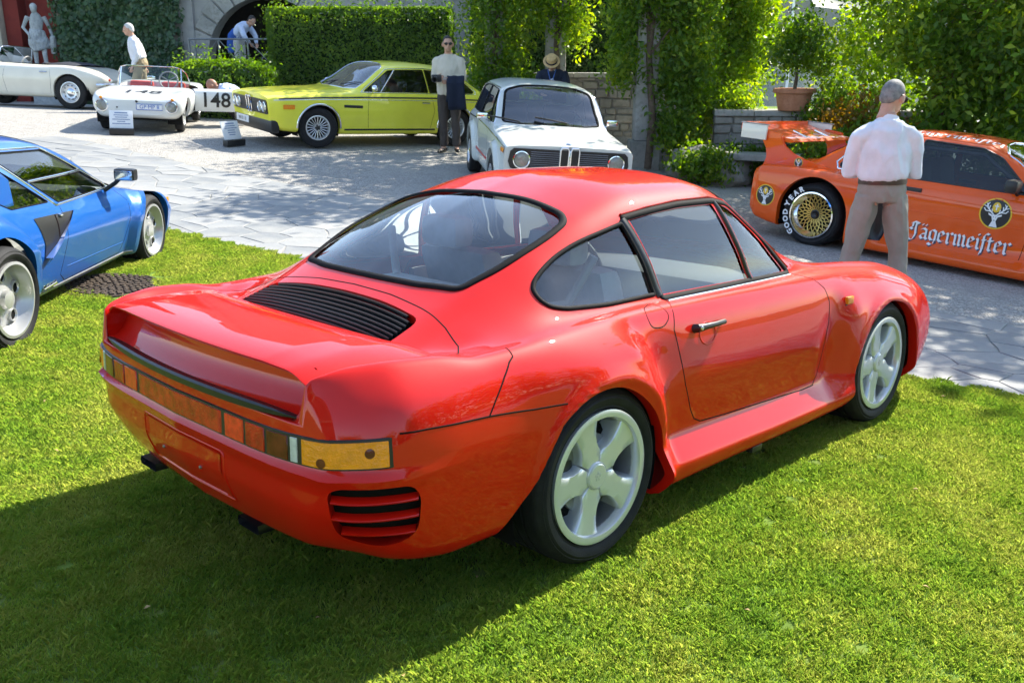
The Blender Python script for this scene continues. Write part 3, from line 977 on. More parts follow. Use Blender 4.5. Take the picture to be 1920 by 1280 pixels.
        hd = obj('door_handle', bm, M_BLACK, car)
        lk = bmesh.new(); bm_lathe(lk, [(.0002, .004), (.007, .004), (.009, 0)], 14, 'Y', M=Matrix.Translation(p0[0] + p0[1] * .036) @ Matrix.Scale(s, 4, (0, 1, 0)))
        obj('lock', lk, M_CHROME, hd)
        # side repeater lamp
        a0 = sk.side([(1.875, .69)], s)[0]
        bm = bmesh.new(); bm_box(bm, (-.030, -.008, -.018), (.030, .012, .018), .006)
        rp = obj('side_indicator', bm, M_AMBER, car); rp.location = a0[0] + a0[1] * .004
        tube('indicator_base', [a0[0] + Vector((-.034, 0, -.02)), a0[0] + Vector((.034, 0, -.02))], .004, M_BLACK, rp).matrix_parent_inverse = Matrix.Translation(-rp.location)
    ribbon('window_seal', sk.top(resample(rear, .025, True)), .030, .007, M_RUBBER, car, True)
    ribbon('window_seal', sk.top(resample(ws, .03, True)), .03, .008, M_RUBBER, car, True)
    # drip rail above the side windows
    for s in (-1, 1):
        rail = [(.45, 1.156), (.60, 1.176), (.80, 1.192), (1.03, 1.196), (1.18, 1.172), (1.345, 1.04), (1.52, .865)]
        ribbon('drip_rail', sk.side(resample(rail, .03), s), .010, .008, M_RED, car)
    # front slatted intakes at the nose corners
    for s in (-1, 1):
        for zz in (.40, .345, .29):
            hs = []
            for a in np.linspace(20, 52, 9):
                d = Vector((math.cos(R(a)), s * math.sin(R(a)), 0))
                h = sk.hit(Vector((2.45, 0, zz)) + d * 2, -d)
                if h: hs.append(h)
            ribbon('intake_slot', hs, .03, .003, M_DARK, car)
    # ---- underside, wheel houses
    bm = bmesh.new(); bm_box(bm, (-.62, -.62, .20), (3.0, .62, .42), .03); obj('underbody', bm, M_DARK, car)
    for x in (0, 2.272):
        for s in (-1, 1):
            bm = bmesh.new()
            wo = .872 if x == 0 else .80; rr = [(.372 if x == 0 else .355, s * wo), (.372 if x == 0 else .355, s * .60), (.05, s * .585)]
            bm_lathe(bm, rr, 36, 'Y', M=Matrix.Translation((x - (.045 if x == 0 else .03), 0, .31)))
            bmesh.ops.delete(bm, geom=[v for v in bm.verts if v.co.z < .16], context='VERTS')
            obj('wheel_house', bm, M_DARK, car)
    # ---- cabin
    box('cabin_floor', (.0, -.60, .40), (1.75, .60, .44), M_INT_GREY, car)
    for s in (-1, 1):
        box('door_card', (.45, s * .70 - .02, .45), (1.65, s * .70 + .02, .80), M_INT_GREY, car, .01)
    box('parcel_shelf', (-.25, -.50, .80), (.22, .50, .83), M_INT_TAN, car, .01)
    bm = bmesh.new(); bm_box(bm, (1.28, -.64, .62), (1.72, .64, .80), .06); obj('dashboard', bm, M_INT_DARK, car)
    for s in (-1, 1):
        e = empty('seat'); e.parent = car
        bm = bmesh.new(); bm_box(bm, (.62, s * .33 - .23, .44), (1.10, s * .33 + .23, .56), .05); obj('cushion', bm, M_INT_GREY, e)
        bm = bmesh.new(); vs = bm_box(bm, (.50, s * .33 - .22, .50), (.64, s * .33 + .22, .95), .055)
        for v in bm.verts: v.co.x -= (v.co.z - .5) * .32
        obj('backrest', bm, M_INT_GREY, e)
        bm = bmesh.new(); bm_box(bm, (.30, s * .33 - .12, .95), (.42, s * .33 + .12, 1.09), .04); obj('headrest', bm, M_INT_GREY, e)
        tube('belt', [(.26, s * .60, 1.02), (.22, s * .52, .84), (.18, s * .46, .82)], .018, M_INT_TAN, car)
    bm = bmesh.new()
    for k in range(28):
        a = 2 * math.pi * k / 28; b = 2 * math.pi * (k + 1) / 28
        f = lambda t: Vector((1.20 - .08 * math.sin(t), .33 + .185 * math.cos(t), .80 + .165 * math.sin(t)))
        bm_tube(bm, [f(a), f(b)], .015, 8, False)
    for a in (R(90), R(210), R(330)):
        bm_tube(bm, [Vector((1.22, .33, .80)), Vector((1.20 - .08 * math.sin(a), .33 + .18 * math.cos(a), .80 + .16 * math.sin(a)))], .012, 6)
    obj('steering_wheel', bm, M_INT_DARK, car)
    bm = bmesh.new(); bm_box(bm, (1.08, -.10, 1.165), (1.12, .10, 1.215), .012); obj('rear_view_mirror', bm, M_BLACK, car)
    # ---- wheels
    for x, yy in ((0, .763), (2.272, .748)):
        for s in (-1, 1):
            Mx = Matrix.Translation((x, s * yy, .316))
            if s > 0: Mx = Mx @ Matrix.Rotation(math.pi, 4, 'Z')
            wheel959(car, Mx, w=.255 if x == 0 else .235)
    bm = bmesh.new(); bm_box(bm, (1.02, -.875, .142), (1.10, -.84, .17), .006); obj('jacking_point', bm, M_BLACK, car)
    return car
build_red_coupe()
# ------------------------------------------------------------------ ground materials
def soil_lawn():
    m, n, l, b = mat('lawn_soil')
    o, h = noise_mix(n, l, (.085, .15, .022), (.16, .24, .04), 9., coord='Object')
    o2, _ = noise_mix(n, l, o, (.18, .18, .06), 1.7, lo=.5, hi=.8)
    l.new(o2, b.inputs['Base Color']); b.inputs['Roughness'].default_value = .95; b.inputs['Specular IOR Level'].default_value = .1
    return m

def gravel_mat():
    m, n, l, b = mat('gravel')
    tc = n.new('ShaderNodeTexCoord')
    v = n.new('ShaderNodeTexVoronoi'); v.inputs['Scale'].default_value = 75.
    l.new(tc.outputs['Object'], v.inputs['Vector'])
    r = n.new('ShaderNodeValToRGB')
    e = r.color_ramp.elements
    e[0].color = (.17, .165, .155, 1); e[1].color = (.56, .53, .48, 1)
    k = e.new(.5); k.color = (.33, .315, .29, 1)
    sx = n.new('ShaderNodeSeparateColor'); l.new(v.outputs['Color'], sx.inputs[0]); l.new(sx.outputs[0], r.inputs[0])
    o, h = noise_mix(n, l, r.outputs[0], (.40, .38, .34), .9, lo=.35, hi=.95)
    o2, h2 = noise_mix(n, l, o, (.24, .235, .22), 4., lo=.5, hi=.95)
    l.new(o2, b.inputs['Base Color']); b.inputs['Roughness'].default_value = .9; b.inputs['Specular IOR Level'].default_value = .25
    bump(n, l, b, v.outputs['Distance'], .9, .012)
    return m

def slate_mat():
    m, n, l, b = mat('slate_flagstone')
    oi = n.new('ShaderNodeObjectInfo')
    r = n.new('ShaderNodeValToRGB'); e = r.color_ramp.elements
    e[0].color = (.185, .195, .20, 1); e[1].color = (.285, .285, .275, 1)
    k = e.new(.5); k.color = (.235, .243, .245, 1)
    l.new(oi.outputs['Random'], r.inputs[0])
    o, h = noise_mix(n, l, r.outputs[0], (.34, .33, .30), 2.3, lo=.42, hi=.85)
    o2, h2 = noise_mix(n, l, o, (.16, .165, .16), 11., lo=.55, hi=.95, detail=6)
    l.new(o2, b.inputs['Base Color']); b.inputs['Roughness'].default_value = .62
    bump(n, l, b, h2, .35, .02)
    return m

def stone_mat(name, c1, c2, c3, scale=3., bs=.5):
    m, n, l, b = mat(name)
    o, h = noise_mix(n, l, c1, c2, scale, detail=6)
    o2, h2 = noise_mix(n, l, o, c3, scale * 5, lo=.5, hi=.8, detail=6)
    l.new(o2, b.inputs['Base Color']); b.inputs['Roughness'].default_value = .92; b.inputs['Specular IOR Level'].default_value = .2
    bump(n, l, b, h2, bs, .03)
    return m

M_SOIL = soil_lawn(); M_GRAVEL = gravel_mat(); M_SLATE = slate_mat()
M_MORTAR = stone_mat('paving_joint', (.26, .255, .24), (.34, .33, .30), (.17, .175, .14), 6)
M_WALLSTONE = stone_mat('old_rubble_stone', (.20, .185, .16), (.33, .31, .27), (.10, .11, .08), 1.8)
M_COPING = stone_mat('coping_stone', (.30, .29, .26), (.42, .40, .36), (.17, .17, .14), 2.5)
M_PLASTER = stone_mat('grey_render', (.34, .325, .30), (.42, .40, .37), (.27, .26, .25), 1.1, .15)
M_REDWALL = stone_mat('red_render', (.21, .035, .028), (.26, .045, .035), (.17, .03, .028), 1.0, .12)
M_CREAMWALL = stone_mat('cream_render', (.55, .49, .36), (.62, .55, .42), (.45, .41, .32), 1.5, .12)
M_MARBLE = stone_mat('weathered_marble', (.36, .37, .37), (.52, .53, .52), (.22, .23, .23), 5., .2)
M_TERRA = stone_mat('terracotta', (.42, .17, .09), (.52, .24, .14), (.33, .14, .08), 6., .15)
M_BARK = stone_mat('bark', (.10, .07, .05), (.18, .13, .09), (.05, .04, .03), 9., .8)
M_REDBARK = stone_mat('reddish_bark', (.17, .075, .045), (.26, .13, .08), (.08, .04, .03), 7., .8)
M_IRON = simple('grey_painted_iron', (.20, .21, .21), rough=.5, metal=.3)
M_CASTIRON = stone_mat('rusty_cast_iron', (.055, .045, .038), (.10, .075, .055), (.03, .027, .025), 14., .4)
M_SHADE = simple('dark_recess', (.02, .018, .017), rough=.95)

# ------------------------------------------------------------------ terrain sheets
def sheet(name, xs, ys, dz, mat, keep=None, far=False):
    V, Fc, idx = [], [], {}
    nx = len(xs)
    X, Y = np.meshgrid(xs, ys)
    Zm = ground(X, Y)
    if far:
        d = np.maximum(0, np.maximum(np.abs(X) - 26, Y - 34)); Zm = Zm - np.clip((X - 8) / 20, 0, 1) * 3 - .12 * np.minimum(d, 40)
    V = np.stack([X, Y, Zm + dz], -1).reshape(-1, 3)
    for j in range(len(ys) - 1):
        for i in range(nx - 1):
            c = ((xs[i] + xs[i + 1]) / 2, (ys[j] + ys[j + 1]) / 2)
            if keep is None or keep(*c): Fc.append((j * nx + i, j * nx + i + 1, (j + 1) * nx + i + 1, (j + 1) * nx + i))
    return tag(pyobj(name, V, Fc, mat, angle=None), kind='structure')

# lawn edge line: points with s<0 are lawn
E0 = Vector((3.01, 5.10)); E1 = Vector((-3.29, 8.78)); ED = (E1 - E0).normalized(); EN = Vector((-ED.y, ED.x))
if EN.y < 0: EN = -EN
def edge_s(x, y): return (x - E0.x) * EN.x + (y - E0.y) * EN.y
def edge_t(x, y): return (x - E0.x) * ED.x + (y - E0.y) * ED.y
def edge_pt(t, s): return (E0.x + ED.x * t + EN.x * s, E0.y + ED.y * t + EN.y * s)

def strip_sheet(name, t0, t1, s0, s1, nt, ns, dz, mat):
    """sheet laid out along the lawn edge; s0/s1 callables of t"""
    V, Fc = [], []
    for i in range(nt + 1):
        t = t0 + (t1 - t0) * i / nt
        for j in range(ns + 1):
            s = s0(t) + (s1(t) - s0(t)) * j / ns
            x, y = edge_pt(t, s); V.append((x, y, gz(x, y) + dz))
    for i in range(nt):
        for j in range(ns):
            a = i * (ns + 1) + j; Fc.append((a, a + ns + 1, a + ns + 2, a + 1))
    return tag(pyobj(name, V, Fc, mat, angle=None), kind='structure')

gx = np.concatenate([np.linspace(-26, -12, 12)[:-1], np.linspace(-12, 10, 56)[:-1], np.linspace(10, 26, 12)])
gy = np.concatenate([np.linspace(-30, -3, 10)[:-1], np.linspace(-3, 26, 70)[:-1], np.linspace(26, 40, 8)])
court = sheet('courtyard', gx, gy, -.012, M_GRAVEL, lambda x, y: edge_s(x, y) > -1.0)
ground_far = sheet('ground', np.concatenate([np.linspace(-400, -26, 14)[:-1], np.linspace(-26, 26, 8)[:-1], np.linspace(26, 200, 8)]), np.concatenate([np.linspace(-400, -30, 12)[:-1], np.linspace(-30, 40, 8)[:-1], np.linspace(40, 70, 4)]), -.9, M_SOIL, None)
lawn = strip_sheet('lawn', -18, 24, lambda t: -40. , lambda t: -.02, 90, 110, 0., M_SOIL)

# ------------------------------------------------------------------ grass blades
def grass():
    rnd = np.random.default_rng(5)
    m, n, l, b = mat('grass_blade')
    out = n['Material Output']
    geo = n.new('ShaderNodeNewGeometry')
    ns = n.new('ShaderNodeTexNoise'); ns.inputs['Scale'].default_value = 3.2; ns.inputs['Detail'].default_value = 4
    l.new(geo.outputs['Position'], ns.inputs['Vector'])
    ns2 = n.new('ShaderNodeTexNoise'); ns2.inputs['Scale'].default_value = .8; ns2.inputs['Detail'].default_value = 2
    l.new(geo.outputs['Position'], ns2.inputs['Vector'])
    a1 = n.new('ShaderNodeMath'); a1.operation = 'MULTIPLY_ADD'; a1.inputs[1].default_value = .42
    l.new(geo.outputs['Random Per Island'], a1.inputs[0])
    a2 = n.new('ShaderNodeMath'); a2.operation = 'MULTIPLY_ADD'; a2.inputs[1].default_value = 1.1; a2.inputs[2].default_value = -.28
    l.new(ns.outputs[0], a2.inputs[0]); l.new(a2.outputs[0], a1.inputs[2])
    a3 = n.new('ShaderNodeMath'); a3.operation = 'MULTIPLY_ADD'; a3.inputs[1].default_value = .5
    l.new(ns2.outputs[0], a3.inputs[0]); l.new(a1.outputs[0], a3.inputs[2])
    r = n.new('ShaderNodeValToRGB'); e = r.color_ramp.elements
    e[0].position = .1; e[0].color = (.085, .20, .028, 1); e[1].position = 1.0; e[1].color = (.45, .48, .10, 1)
    k = e.new(.55); k.color = (.23, .37, .045, 1)
    k = e.new(.8); k.color = (.33, .42, .06, 1)
    l.new(a3.outputs[0], r.inputs[0])
    l.new(r.outputs[0], b.inputs['Base Color']); b.inputs['Roughness'].default_value = .55; b.inputs['Specular IOR Level'].default_value = .3
    tl = n.new('ShaderNodeBsdfTranslucent'); hs = n.new('ShaderNodeHueSaturation'); hs.inputs['Value'].default_value = 1.5; hs.inputs['Saturation'].default_value = 1.05
    l.new(r.outputs[0], hs.inputs['Color']); l.new(hs.outputs[0], tl.inputs[0])
    mx = n.new('ShaderNodeMixShader'); mx.inputs[0].default_value = .42
    l.new(b.outputs[0], mx.inputs[1]); l.new(tl.outputs[0], mx.inputs[2]); l.new(mx.outputs[0], out.inputs['Surface'])
    col = bpy.data.collections.new('grass_patches')
    S = .26
    for v in range(5):
        N = 2300
        x = (rnd.random(N) - .5) * S * 1.12; y = (rnd.random(N) - .5) * S * 1.12
        cl = rnd.random((14, 2)) * S - S / 2
        hgt = .011 + .014 * rnd.random(N) ** 1.4
        d = np.min(np.hypot(x[:, None] - cl[:, 0], y[:, None] - cl[:, 1]), 1)
        hgt *= 1.25 - np.clip(d / .05, 0, 1) * .5
        tall = rnd.random(N) < .015; hgt[tall] *= 1.7
        a = rnd.random(N) * 2 * np.pi; lean = (.25 + .9 * rnd.random(N)) * hgt
        w = .0008 + .0009 * rnd.random(N)
        broad = rnd.random(N) < .05; w[broad] *= 2.6; hgt[broad] *= .6
        dx, dy = np.cos(a), np.sin(a); px, py = -dy, dx
        z0 = np.full(N, -.006)
        V = np.empty((N, 5, 3))
        V[:, 0] = np.stack([x + px * w, y + py * w, z0], -1)
        V[:, 1] = np.stack([x - px * w, y - py * w, z0], -1)
        mx_, my_ = x + dx * lean * .35, y + dy * lean * .35
        V[:, 2] = np.stack([mx_ - px * w * .8, my_ - py * w * .8, hgt * .62], -1)
        V[:, 3] = np.stack([x + dx * lean, y + dy * lean, hgt], -1)
        V[:, 4] = np.stack([mx_ + px * w * .8, my_ + py * w * .8, hgt * .62], -1)
        idx = np.arange(N)[:, None] * 5 + np.arange(5)[None]
        me = fast_mesh('grass_patch', V.reshape(-1, 3), idx)
        me.materials.append(m)
        o = bpy.data.objects.new('grass_patch', me); col.objects.link(o)
    pts, rots, ids = [], [], []
    st = S * .93
    for t in np.arange(-3.2, 13, st):
        for s in np.arange(-9.5, .0, st):
            tt = t + (rnd.random() - .5) * .03; ss = min(s + (rnd.random() - .5) * .03, -.085 - .05 * rnd.random())
            x, y = edge_pt(tt, ss)
            if y < 1.5 or abs(x) > .62 * y + 1.1: continue
            if (x + 3.0) ** 2 + (y - 6.72) ** 2 < .36 ** 2: continue
            nn = gnormal(x, y, .2)
            q = nn.to_track_quat('Z', 'Y').to_matrix() @ Matrix.Rotation(rnd.random() * 6.28, 3, 'Z')
            pts.append((x, y, gz(x, y))); rots.append(tuple(q.to_euler())); ids.append(int(rnd.integers(0, 5)))
    me = bpy.data.meshes.new('lawn_grass'); me.from_pydata(pts, [], [])
    at = me.attributes.new('rot', 'FLOAT_VECTOR', 'POINT'); at.data.foreach_set('vector', np.array(rots, np.float32).ravel())
    at = me.attributes.new('pick', 'INT', 'POINT'); at.data.foreach_set('value', np.array(ids, np.int32))
    o = link('lawn_grass', me); tag(o, 'short mown green grass of the lawn', 'grass', kind='stuff')
    ng = bpy.data.node_groups.new('scatter_patches', 'GeometryNodeTree')
    ng.interface.new_socket('Geometry', in_out='INPUT', socket_type='NodeSocketGeometry')
    ng.interface.new_socket('Geometry', in_out='OUTPUT', socket_type='NodeSocketGeometry')
    gi = ng.nodes.new('NodeGroupInput'); go = ng.nodes.new('NodeGroupOutput')
    ci = ng.nodes.new('GeometryNodeCollectionInfo'); ci.inputs['Collection'].default_value = col
    ci.inputs['Separate Children'].default_value = True; ci.inputs['Reset Children'].default_value = True
    ip = ng.nodes.new('GeometryNodeInstanceOnPoints'); ip.inputs['Pick Instance'].default_value = True
    r1 = ng.nodes.new('GeometryNodeInputNamedAttribute'); r1.data_type = 'FLOAT_VECTOR'; r1.inputs['Name'].default_value = 'rot'
    r2 = ng.nodes.new('GeometryNodeInputNamedAttribute'); r2.data_type = 'INT'; r2.inputs['Name'].default_value = 'pick'
    eu = ng.nodes.new('FunctionNodeEulerToRotation')
    L = ng.links.new
    L(gi.outputs[0], ip.inputs['Points']); L(ci.outputs[0], ip.inputs['Instance'])
    L(r1.outputs['Attribute'], eu.inputs[0]); L(eu.outputs[0], ip.inputs['Rotation'])
    L(r2.outputs['Attribute'], ip.inputs['Instance Index']); L(ip.outputs[0], go.inputs[0])
    md = o.modifiers.new('scatter', 'NODES'); md.node_group = ng
grass()

# ------------------------------------------------------------------ flagstone path: every stone its own piece
def clip_half(poly, a, b, c):
    """keep a*x+b*y<=c"""
    out = []
    for i in range(len(poly)):
        p, q = poly[i - 1], poly[i]
        dp = a * p[0] + b * p[1] - c; dq = a * q[0] + b * q[1] - c
        if dp <= 0: out.append(p) if not out or out[-1] != p else None
        if (dp < 0 < dq) or (dq < 0 < dp):
            t = dp / (dp - dq); out.append((p[0] + t * (q[0] - p[0]), p[1] + t * (q[1] - p[1])))
    return out

PAVE_T0, PAVE_T1 = -2.4, 12.6
def pave_w(t): return 2.15 + .7 * float(sstep(1, 6, t)) + .5 * float(sstep(9, 14, t))
paving = strip_sheet('flagstone_path', PAVE_T0, PAVE_T1, lambda t: -.04, lambda t: pave_w(t) + .05, 70, 8, -.004, M_MORTAR)
def flagstones():
    rnd = random.Random(11)
    P = []
    t = PAVE_T0
    while t < PAVE_T1:
        w = pave_w(t); s = rnd.uniform(.0, .25)
        while s < w:
            P.append((t + rnd.uniform(-.24, .24), s + rnd.uniform(-.14, .14))); s += rnd.uniform(.30, .50)
        t += rnd.uniform(.34, .48)
    A = np.array(P)
    for i, (t0, s0) in enumerate(P):
        poly = [(t0 - .9, 0.0), (t0 + .9, 0.0), (t0 + .9, pave_w(t0)), (t0 - .9, pave_w(t0))]
        d = np.hypot(A[:, 0] - t0, A[:, 1] - s0)
        for j in np.argsort(d)[1:16]:
            if d[j] > 2: break
            nx_, ny_ = A[j, 0] - t0, A[j, 1] - s0
            c = nx_ * (A[j, 0] + t0) / 2 + ny_ * (A[j, 1] + s0) / 2 - .003 * d[j]
            poly = clip_half(poly, nx_, ny_, c)
            if len(poly) < 3: break
        if len(poly) < 3 or abs(area2(poly)) < .015: continue
        if area2(poly) < 0: poly = poly[::-1]
        # wobble the edges
        pp = []
        for k in range(len(poly)):
            a, b = Vector(poly[k]), Vector(poly[(k + 1) % len(poly)])
            pp.append(tuple(a))
            if (b - a).length > .2:
                mid = (a + b) / 2; nrm = Vector((-(b - a).y, (b - a).x)).normalized()
                pp.append(tuple(mid + nrm * rnd.uniform(.0, .012)))
        lift = rnd.uniform(-.002, .003); tx, ty = rnd.uniform(-.006, .006), rnd.uniform(-.006, .006)
        cx = sum(p[0] for p in pp) / len(pp); cy = sum(p[1] for p in pp) / len(pp)
        x0, y0 = edge_pt(cx, cy); z0 = gz(x0, y0)
        V = []
        for ins, dz in ((0, -.03), (0, -.002), (.005, .0015)):
            for p in pp:
                q = Vector(p); q = q + (Vector((cx, cy)) - q).normalized() * ins
                x, y = edge_pt(*q)
                V.append((x - x0, y - y0, gz(x, y) - z0 + dz + lift + tx * (q.x - cx) + ty * (q.y - cy)))
        k = len(pp); Fc = []
        for r_ in range(2):
            for j in range(k): Fc.append((r_ * k + j, r_ * k + (j + 1) % k, (r_ + 1) * k + (j + 1) % k, (r_ + 1) * k + j))
        Fc.append(tuple(range(2 * k, 3 * k)))
        o = pyobj('flagstone', V, Fc, M_SLATE, paving, angle=20)
        o.location = (x0, y0, z0)
flagstones()

# ------------------------------------------------------------------ manhole cover in the lawn
def manhole():
    M = place(-3.0, 6.72, R(30), .008, e=.3)
    e = empty('manhole_cover', M, 'round cast iron drain cover set in the lawn beside the blue car', 'manhole cover')
    lathe('cover_plate', [(.0005, .0), (.31, 0), (.315, -.004), (.335, -.004), (.34, .004), (.355, .004), (.36, -.03)], M_CASTIRON, e, seg=56, axis='Z')
    bm = bmesh.new(); rnd = random.Random(3)
    for ri in range(1, 7):
        rr = ri * .048; k = max(6, int(2 * math.pi * rr / .052))
        for j in range(k):
            a = 2 * math.pi * (j + .5 * (ri % 2)) / k
            b2 = bmesh.new(); bm_box(b2, (-.018, -.015, -.002), (.018, .015, .012), .004)
            bmesh.ops.transform(b2, matrix=Matrix.Translation((rr * math.cos(a), rr * math.sin(a), 0)) @ Matrix.Rotation(a + rnd.uniform(-.2, .2), 4, 'Z'), verts=b2.verts)
            me = bpy.data.meshes.new('t'); b2.to_mesh(me); b2.free(); bm.from_mesh(me); bpy.data.meshes.remove(me)
    o = obj('raised_studs', bm, M_CASTIRON, e); tag(o, kind='stuff')
manhole()

# ------------------------------------------------------------------ foliage
def leaves(name, pts, nrm, size, mat, parent=None, seed=1, up=.25, jitter=.9, curl=.25, aspect=.5):
    """one four-sided folded leaf per point"""
    rnd = np.random.default_rng(seed)
    N = len(pts)
    n = nrm + rnd.normal(size=(N, 3)) * jitter; n[:, 2] += up
    n /= np.linalg.norm(n, axis=1)[:, None] + 1e-9
    t = rnd.normal(size=(N, 3)); t[:, 2] -= .5
    t -= n * np.sum(t * n, 1)[:, None]; t /= np.linalg.norm(t, axis=1)[:, None] + 1e-9
    b = np.cross(n, t)
    s = (size * (.6 + .8 * rnd.random(N)))[:, None]
    a = pts - t * s * .5; c = pts + t * s * .5 - n * s * curl
    m1 = pts + b * s * aspect * .5 + t * s * .05 + n * s * .06; m2 = pts - b * s * aspect * .5 + t * s * .05 + n * s * .06
    V = np.stack([a, m1, c, m2], 1).reshape(-1, 3)
    Q = np.arange(N * 4).reshape(N, 4)
    me = fast_mesh(name, V, Q); me.materials.append(mat)
    return link(name, me, parent)

def clumps(rnd, blobs, n_clump, per, spread, shell=.55):
    """blobs: (x,y,z,rx,ry,rz,weight). Returns points and outward normals, gathered in sprigs"""
    B = np.array(blobs, float); w = B[:, 6] / B[:, 6].sum()
    k = rnd.choice(len(B), n_clump, p=w)
    d = rnd.normal(size=(n_clump, 3)); d /= np.linalg.norm(d, axis=1)[:, None]
    r = shell + (1 - shell) * rnd.random(n_clump) ** .5
    r *= 1 + .22 * rnd.normal(size=n_clump)
    c = B[k, :3] + d * r[:, None] * B[k, 3:6]
    P = np.repeat(c, per, 0) + rnd.normal(size=(n_clump * per, 3)) * spread * (.6 + .8 * np.repeat(rnd.random(n_clump), per))[:, None]
    Nn = np.repeat(d, per, 0)
    return P, Nn

M_LEAF_VINE = leafmat('vine_leaf', (.032, .085, .010), (.10, .20, .018), (.31, .38, .045), trans=.54)
M_LEAF_DARK = leafmat('dark_leaf', (.022, .060, .012), (.045, .105, .018), (.11, .18, .03), trans=.42)
M_LEAF_HEDGE = leafmat('hedge_leaf', (.035, .088, .010), (.078, .165, .018), (.18, .28, .035), trans=.48)
M_LEAF_BRIGHT = leafmat('bright_leaf', (.055, .13, .013), (.16, .28, .025), (.38, .44, .055), trans=.58)
M_LEAF_IVY = leafmat('ivy_leaf', (.018, .050, .018), (.034, .085, .028), (.075, .14, .045), trans=.15, rough=.3)
M_LEAF_AUTUMN = leafmat('reddish_young_leaf', (.10, .10, .012), (.20, .13, .02), (.33, .17, .05), trans=.5)
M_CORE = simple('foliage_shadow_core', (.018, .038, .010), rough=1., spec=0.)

def tree(name, label, x, y, trunk_pts, trunk_r, blobs, n_clump, per, spread, size, mat, seed, barkmat=None, cat='tree', group=None, z0=None, extra=None):
    z = gz(x, y) if z0 is None else z0
    e = empty(name, Matrix.Translation((x, y, z)), label, cat, group)
    rnd = np.random.default_rng(seed); rr = random.Random(seed)
    if trunk_pts:
        bm = bmesh.new()
        bm_tube(bm, trunk_pts, trunk_r, 10)
        top = Vector(trunk_pts[-1])
        for bl in blobs[:10]:
            tgt = Vector(bl[:3]); i = rr.randrange(len(trunk_pts) // 2, len(trunk_pts))
            st = Vector(trunk_pts[i]); mid = st.lerp(tgt, .5) + Vector((rr.uniform(-.15, .15), rr.uniform(-.15, .15), .1))
            r0 = trunk_r[i] * .5
            bm_tube(bm, [st, mid, tgt], [r0, r0 * .6, r0 * .2], 6)
        obj('trunk', bm, barkmat or M_BARK, e)
    P, Nn = clumps(rnd, blobs, n_clump, per, spread)
    leaves('crown', P, Nn, size, mat, e, seed)
    return e

def hedge(name, label, lo, hi, n, size, mat, seed, cat='hedge', rot=0., rounding=.15, bumpy=.06, wild=.06):
    """box clipped to shape: dark core and a skin of leaves"""
    lo = Vector(lo); hi = Vector(hi); c = (lo + hi) / 2; h = (hi - lo) / 2
    e = empty(name, Matrix.Translation((c.x, c.y, lo.z)) @ Matrix.Rotation(rot, 4, 'Z'), label, cat)
    rnd = np.random.default_rng(seed)
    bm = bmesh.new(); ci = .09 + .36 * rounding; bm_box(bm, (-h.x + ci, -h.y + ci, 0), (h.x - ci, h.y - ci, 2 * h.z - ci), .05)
    obj('shadow_core', bm, M_CORE, e)  # near-black box, stands in for the shade deep inside the hedge
    ar = np.array([h.x * h.z, h.y * h.z, h.x * h.y]) ; ar = np.repeat(ar / ar.sum() / 2, 2); ar[5] = ar[5]; ar[4] = 0; ar /= ar.sum()
    k = rnd.choice(6, n, p=[ar[2], ar[3], ar[0], ar[1], 0, ar[5]] / np.sum([ar[2], ar[3], ar[0], ar[1], 0, ar[5]]))
    u = rnd.random((n, 3)) * 2 - 1
    P = np.empty((n, 3)); Nn = np.zeros((n, 3))
    for f, (ax, sg) in enumerate(((0, -1), (0, 1), (1, -1), (1, 1), (2, -1), (2, 1))):
        m_ = k == f
        q = u[m_] * np.array([h.x, h.y, h.z]); q[:, ax] = sg * h[ax]
        P[m_] = q; Nn[m_, ax] = sg
    from_c = np.sin(P[:, 0] * 3.1 + seed) * np.cos(P[:, 2] * 4.3 + 1.7 * seed) + .6 * np.sin(P[:, 1] * 5 + P[:, 0] * 7.7) + .5 * np.sin(P[:, 0] * 17 + P[:, 2] * 13)
    P += Nn * (bumpy * from_c[:, None] * .5 + rnd.normal(size=(n, 1)) * .025 - .02)
    # rounded corners
    q = np.abs(P) / np.array([h.x, h.y, h.z]); r_ = np.linalg.norm(np.clip(np.abs(P) - (np.array([h.x, h.y, h.z]) - rounding), 0, None), axis=1)
    ex = np.clip(r_ - rounding, 0, None)[:, None]
    dirv = np.sign(P) * np.clip(np.abs(P) - (np.array([h.x, h.y, h.z]) - rounding), 0, None); dirv /= np.linalg.norm(dirv, axis=1)[:, None] + 1e-6
    P -= dirv * ex
    k2 = rnd.random(n) < .10; P[k2] += Nn[k2] * (rnd.random((k2.sum(), 1)) ** 2 * wild * 2.2); P[k2, 2] += rnd.random(k2.sum()) * wild
    P[:, 2] += h.z
    leaves('foliage', P, Nn, size, mat, e, seed, up=.15, jitter=.55)
    return e
# ------------------------------------------------------------------ buildings at the back of the courtyard
def wall_quad(name, x0, x1, z0, z1, y, th, mat, parent):
    return box(name, (x0, y, z0), (x1, y + th, z1), mat, parent, 0)

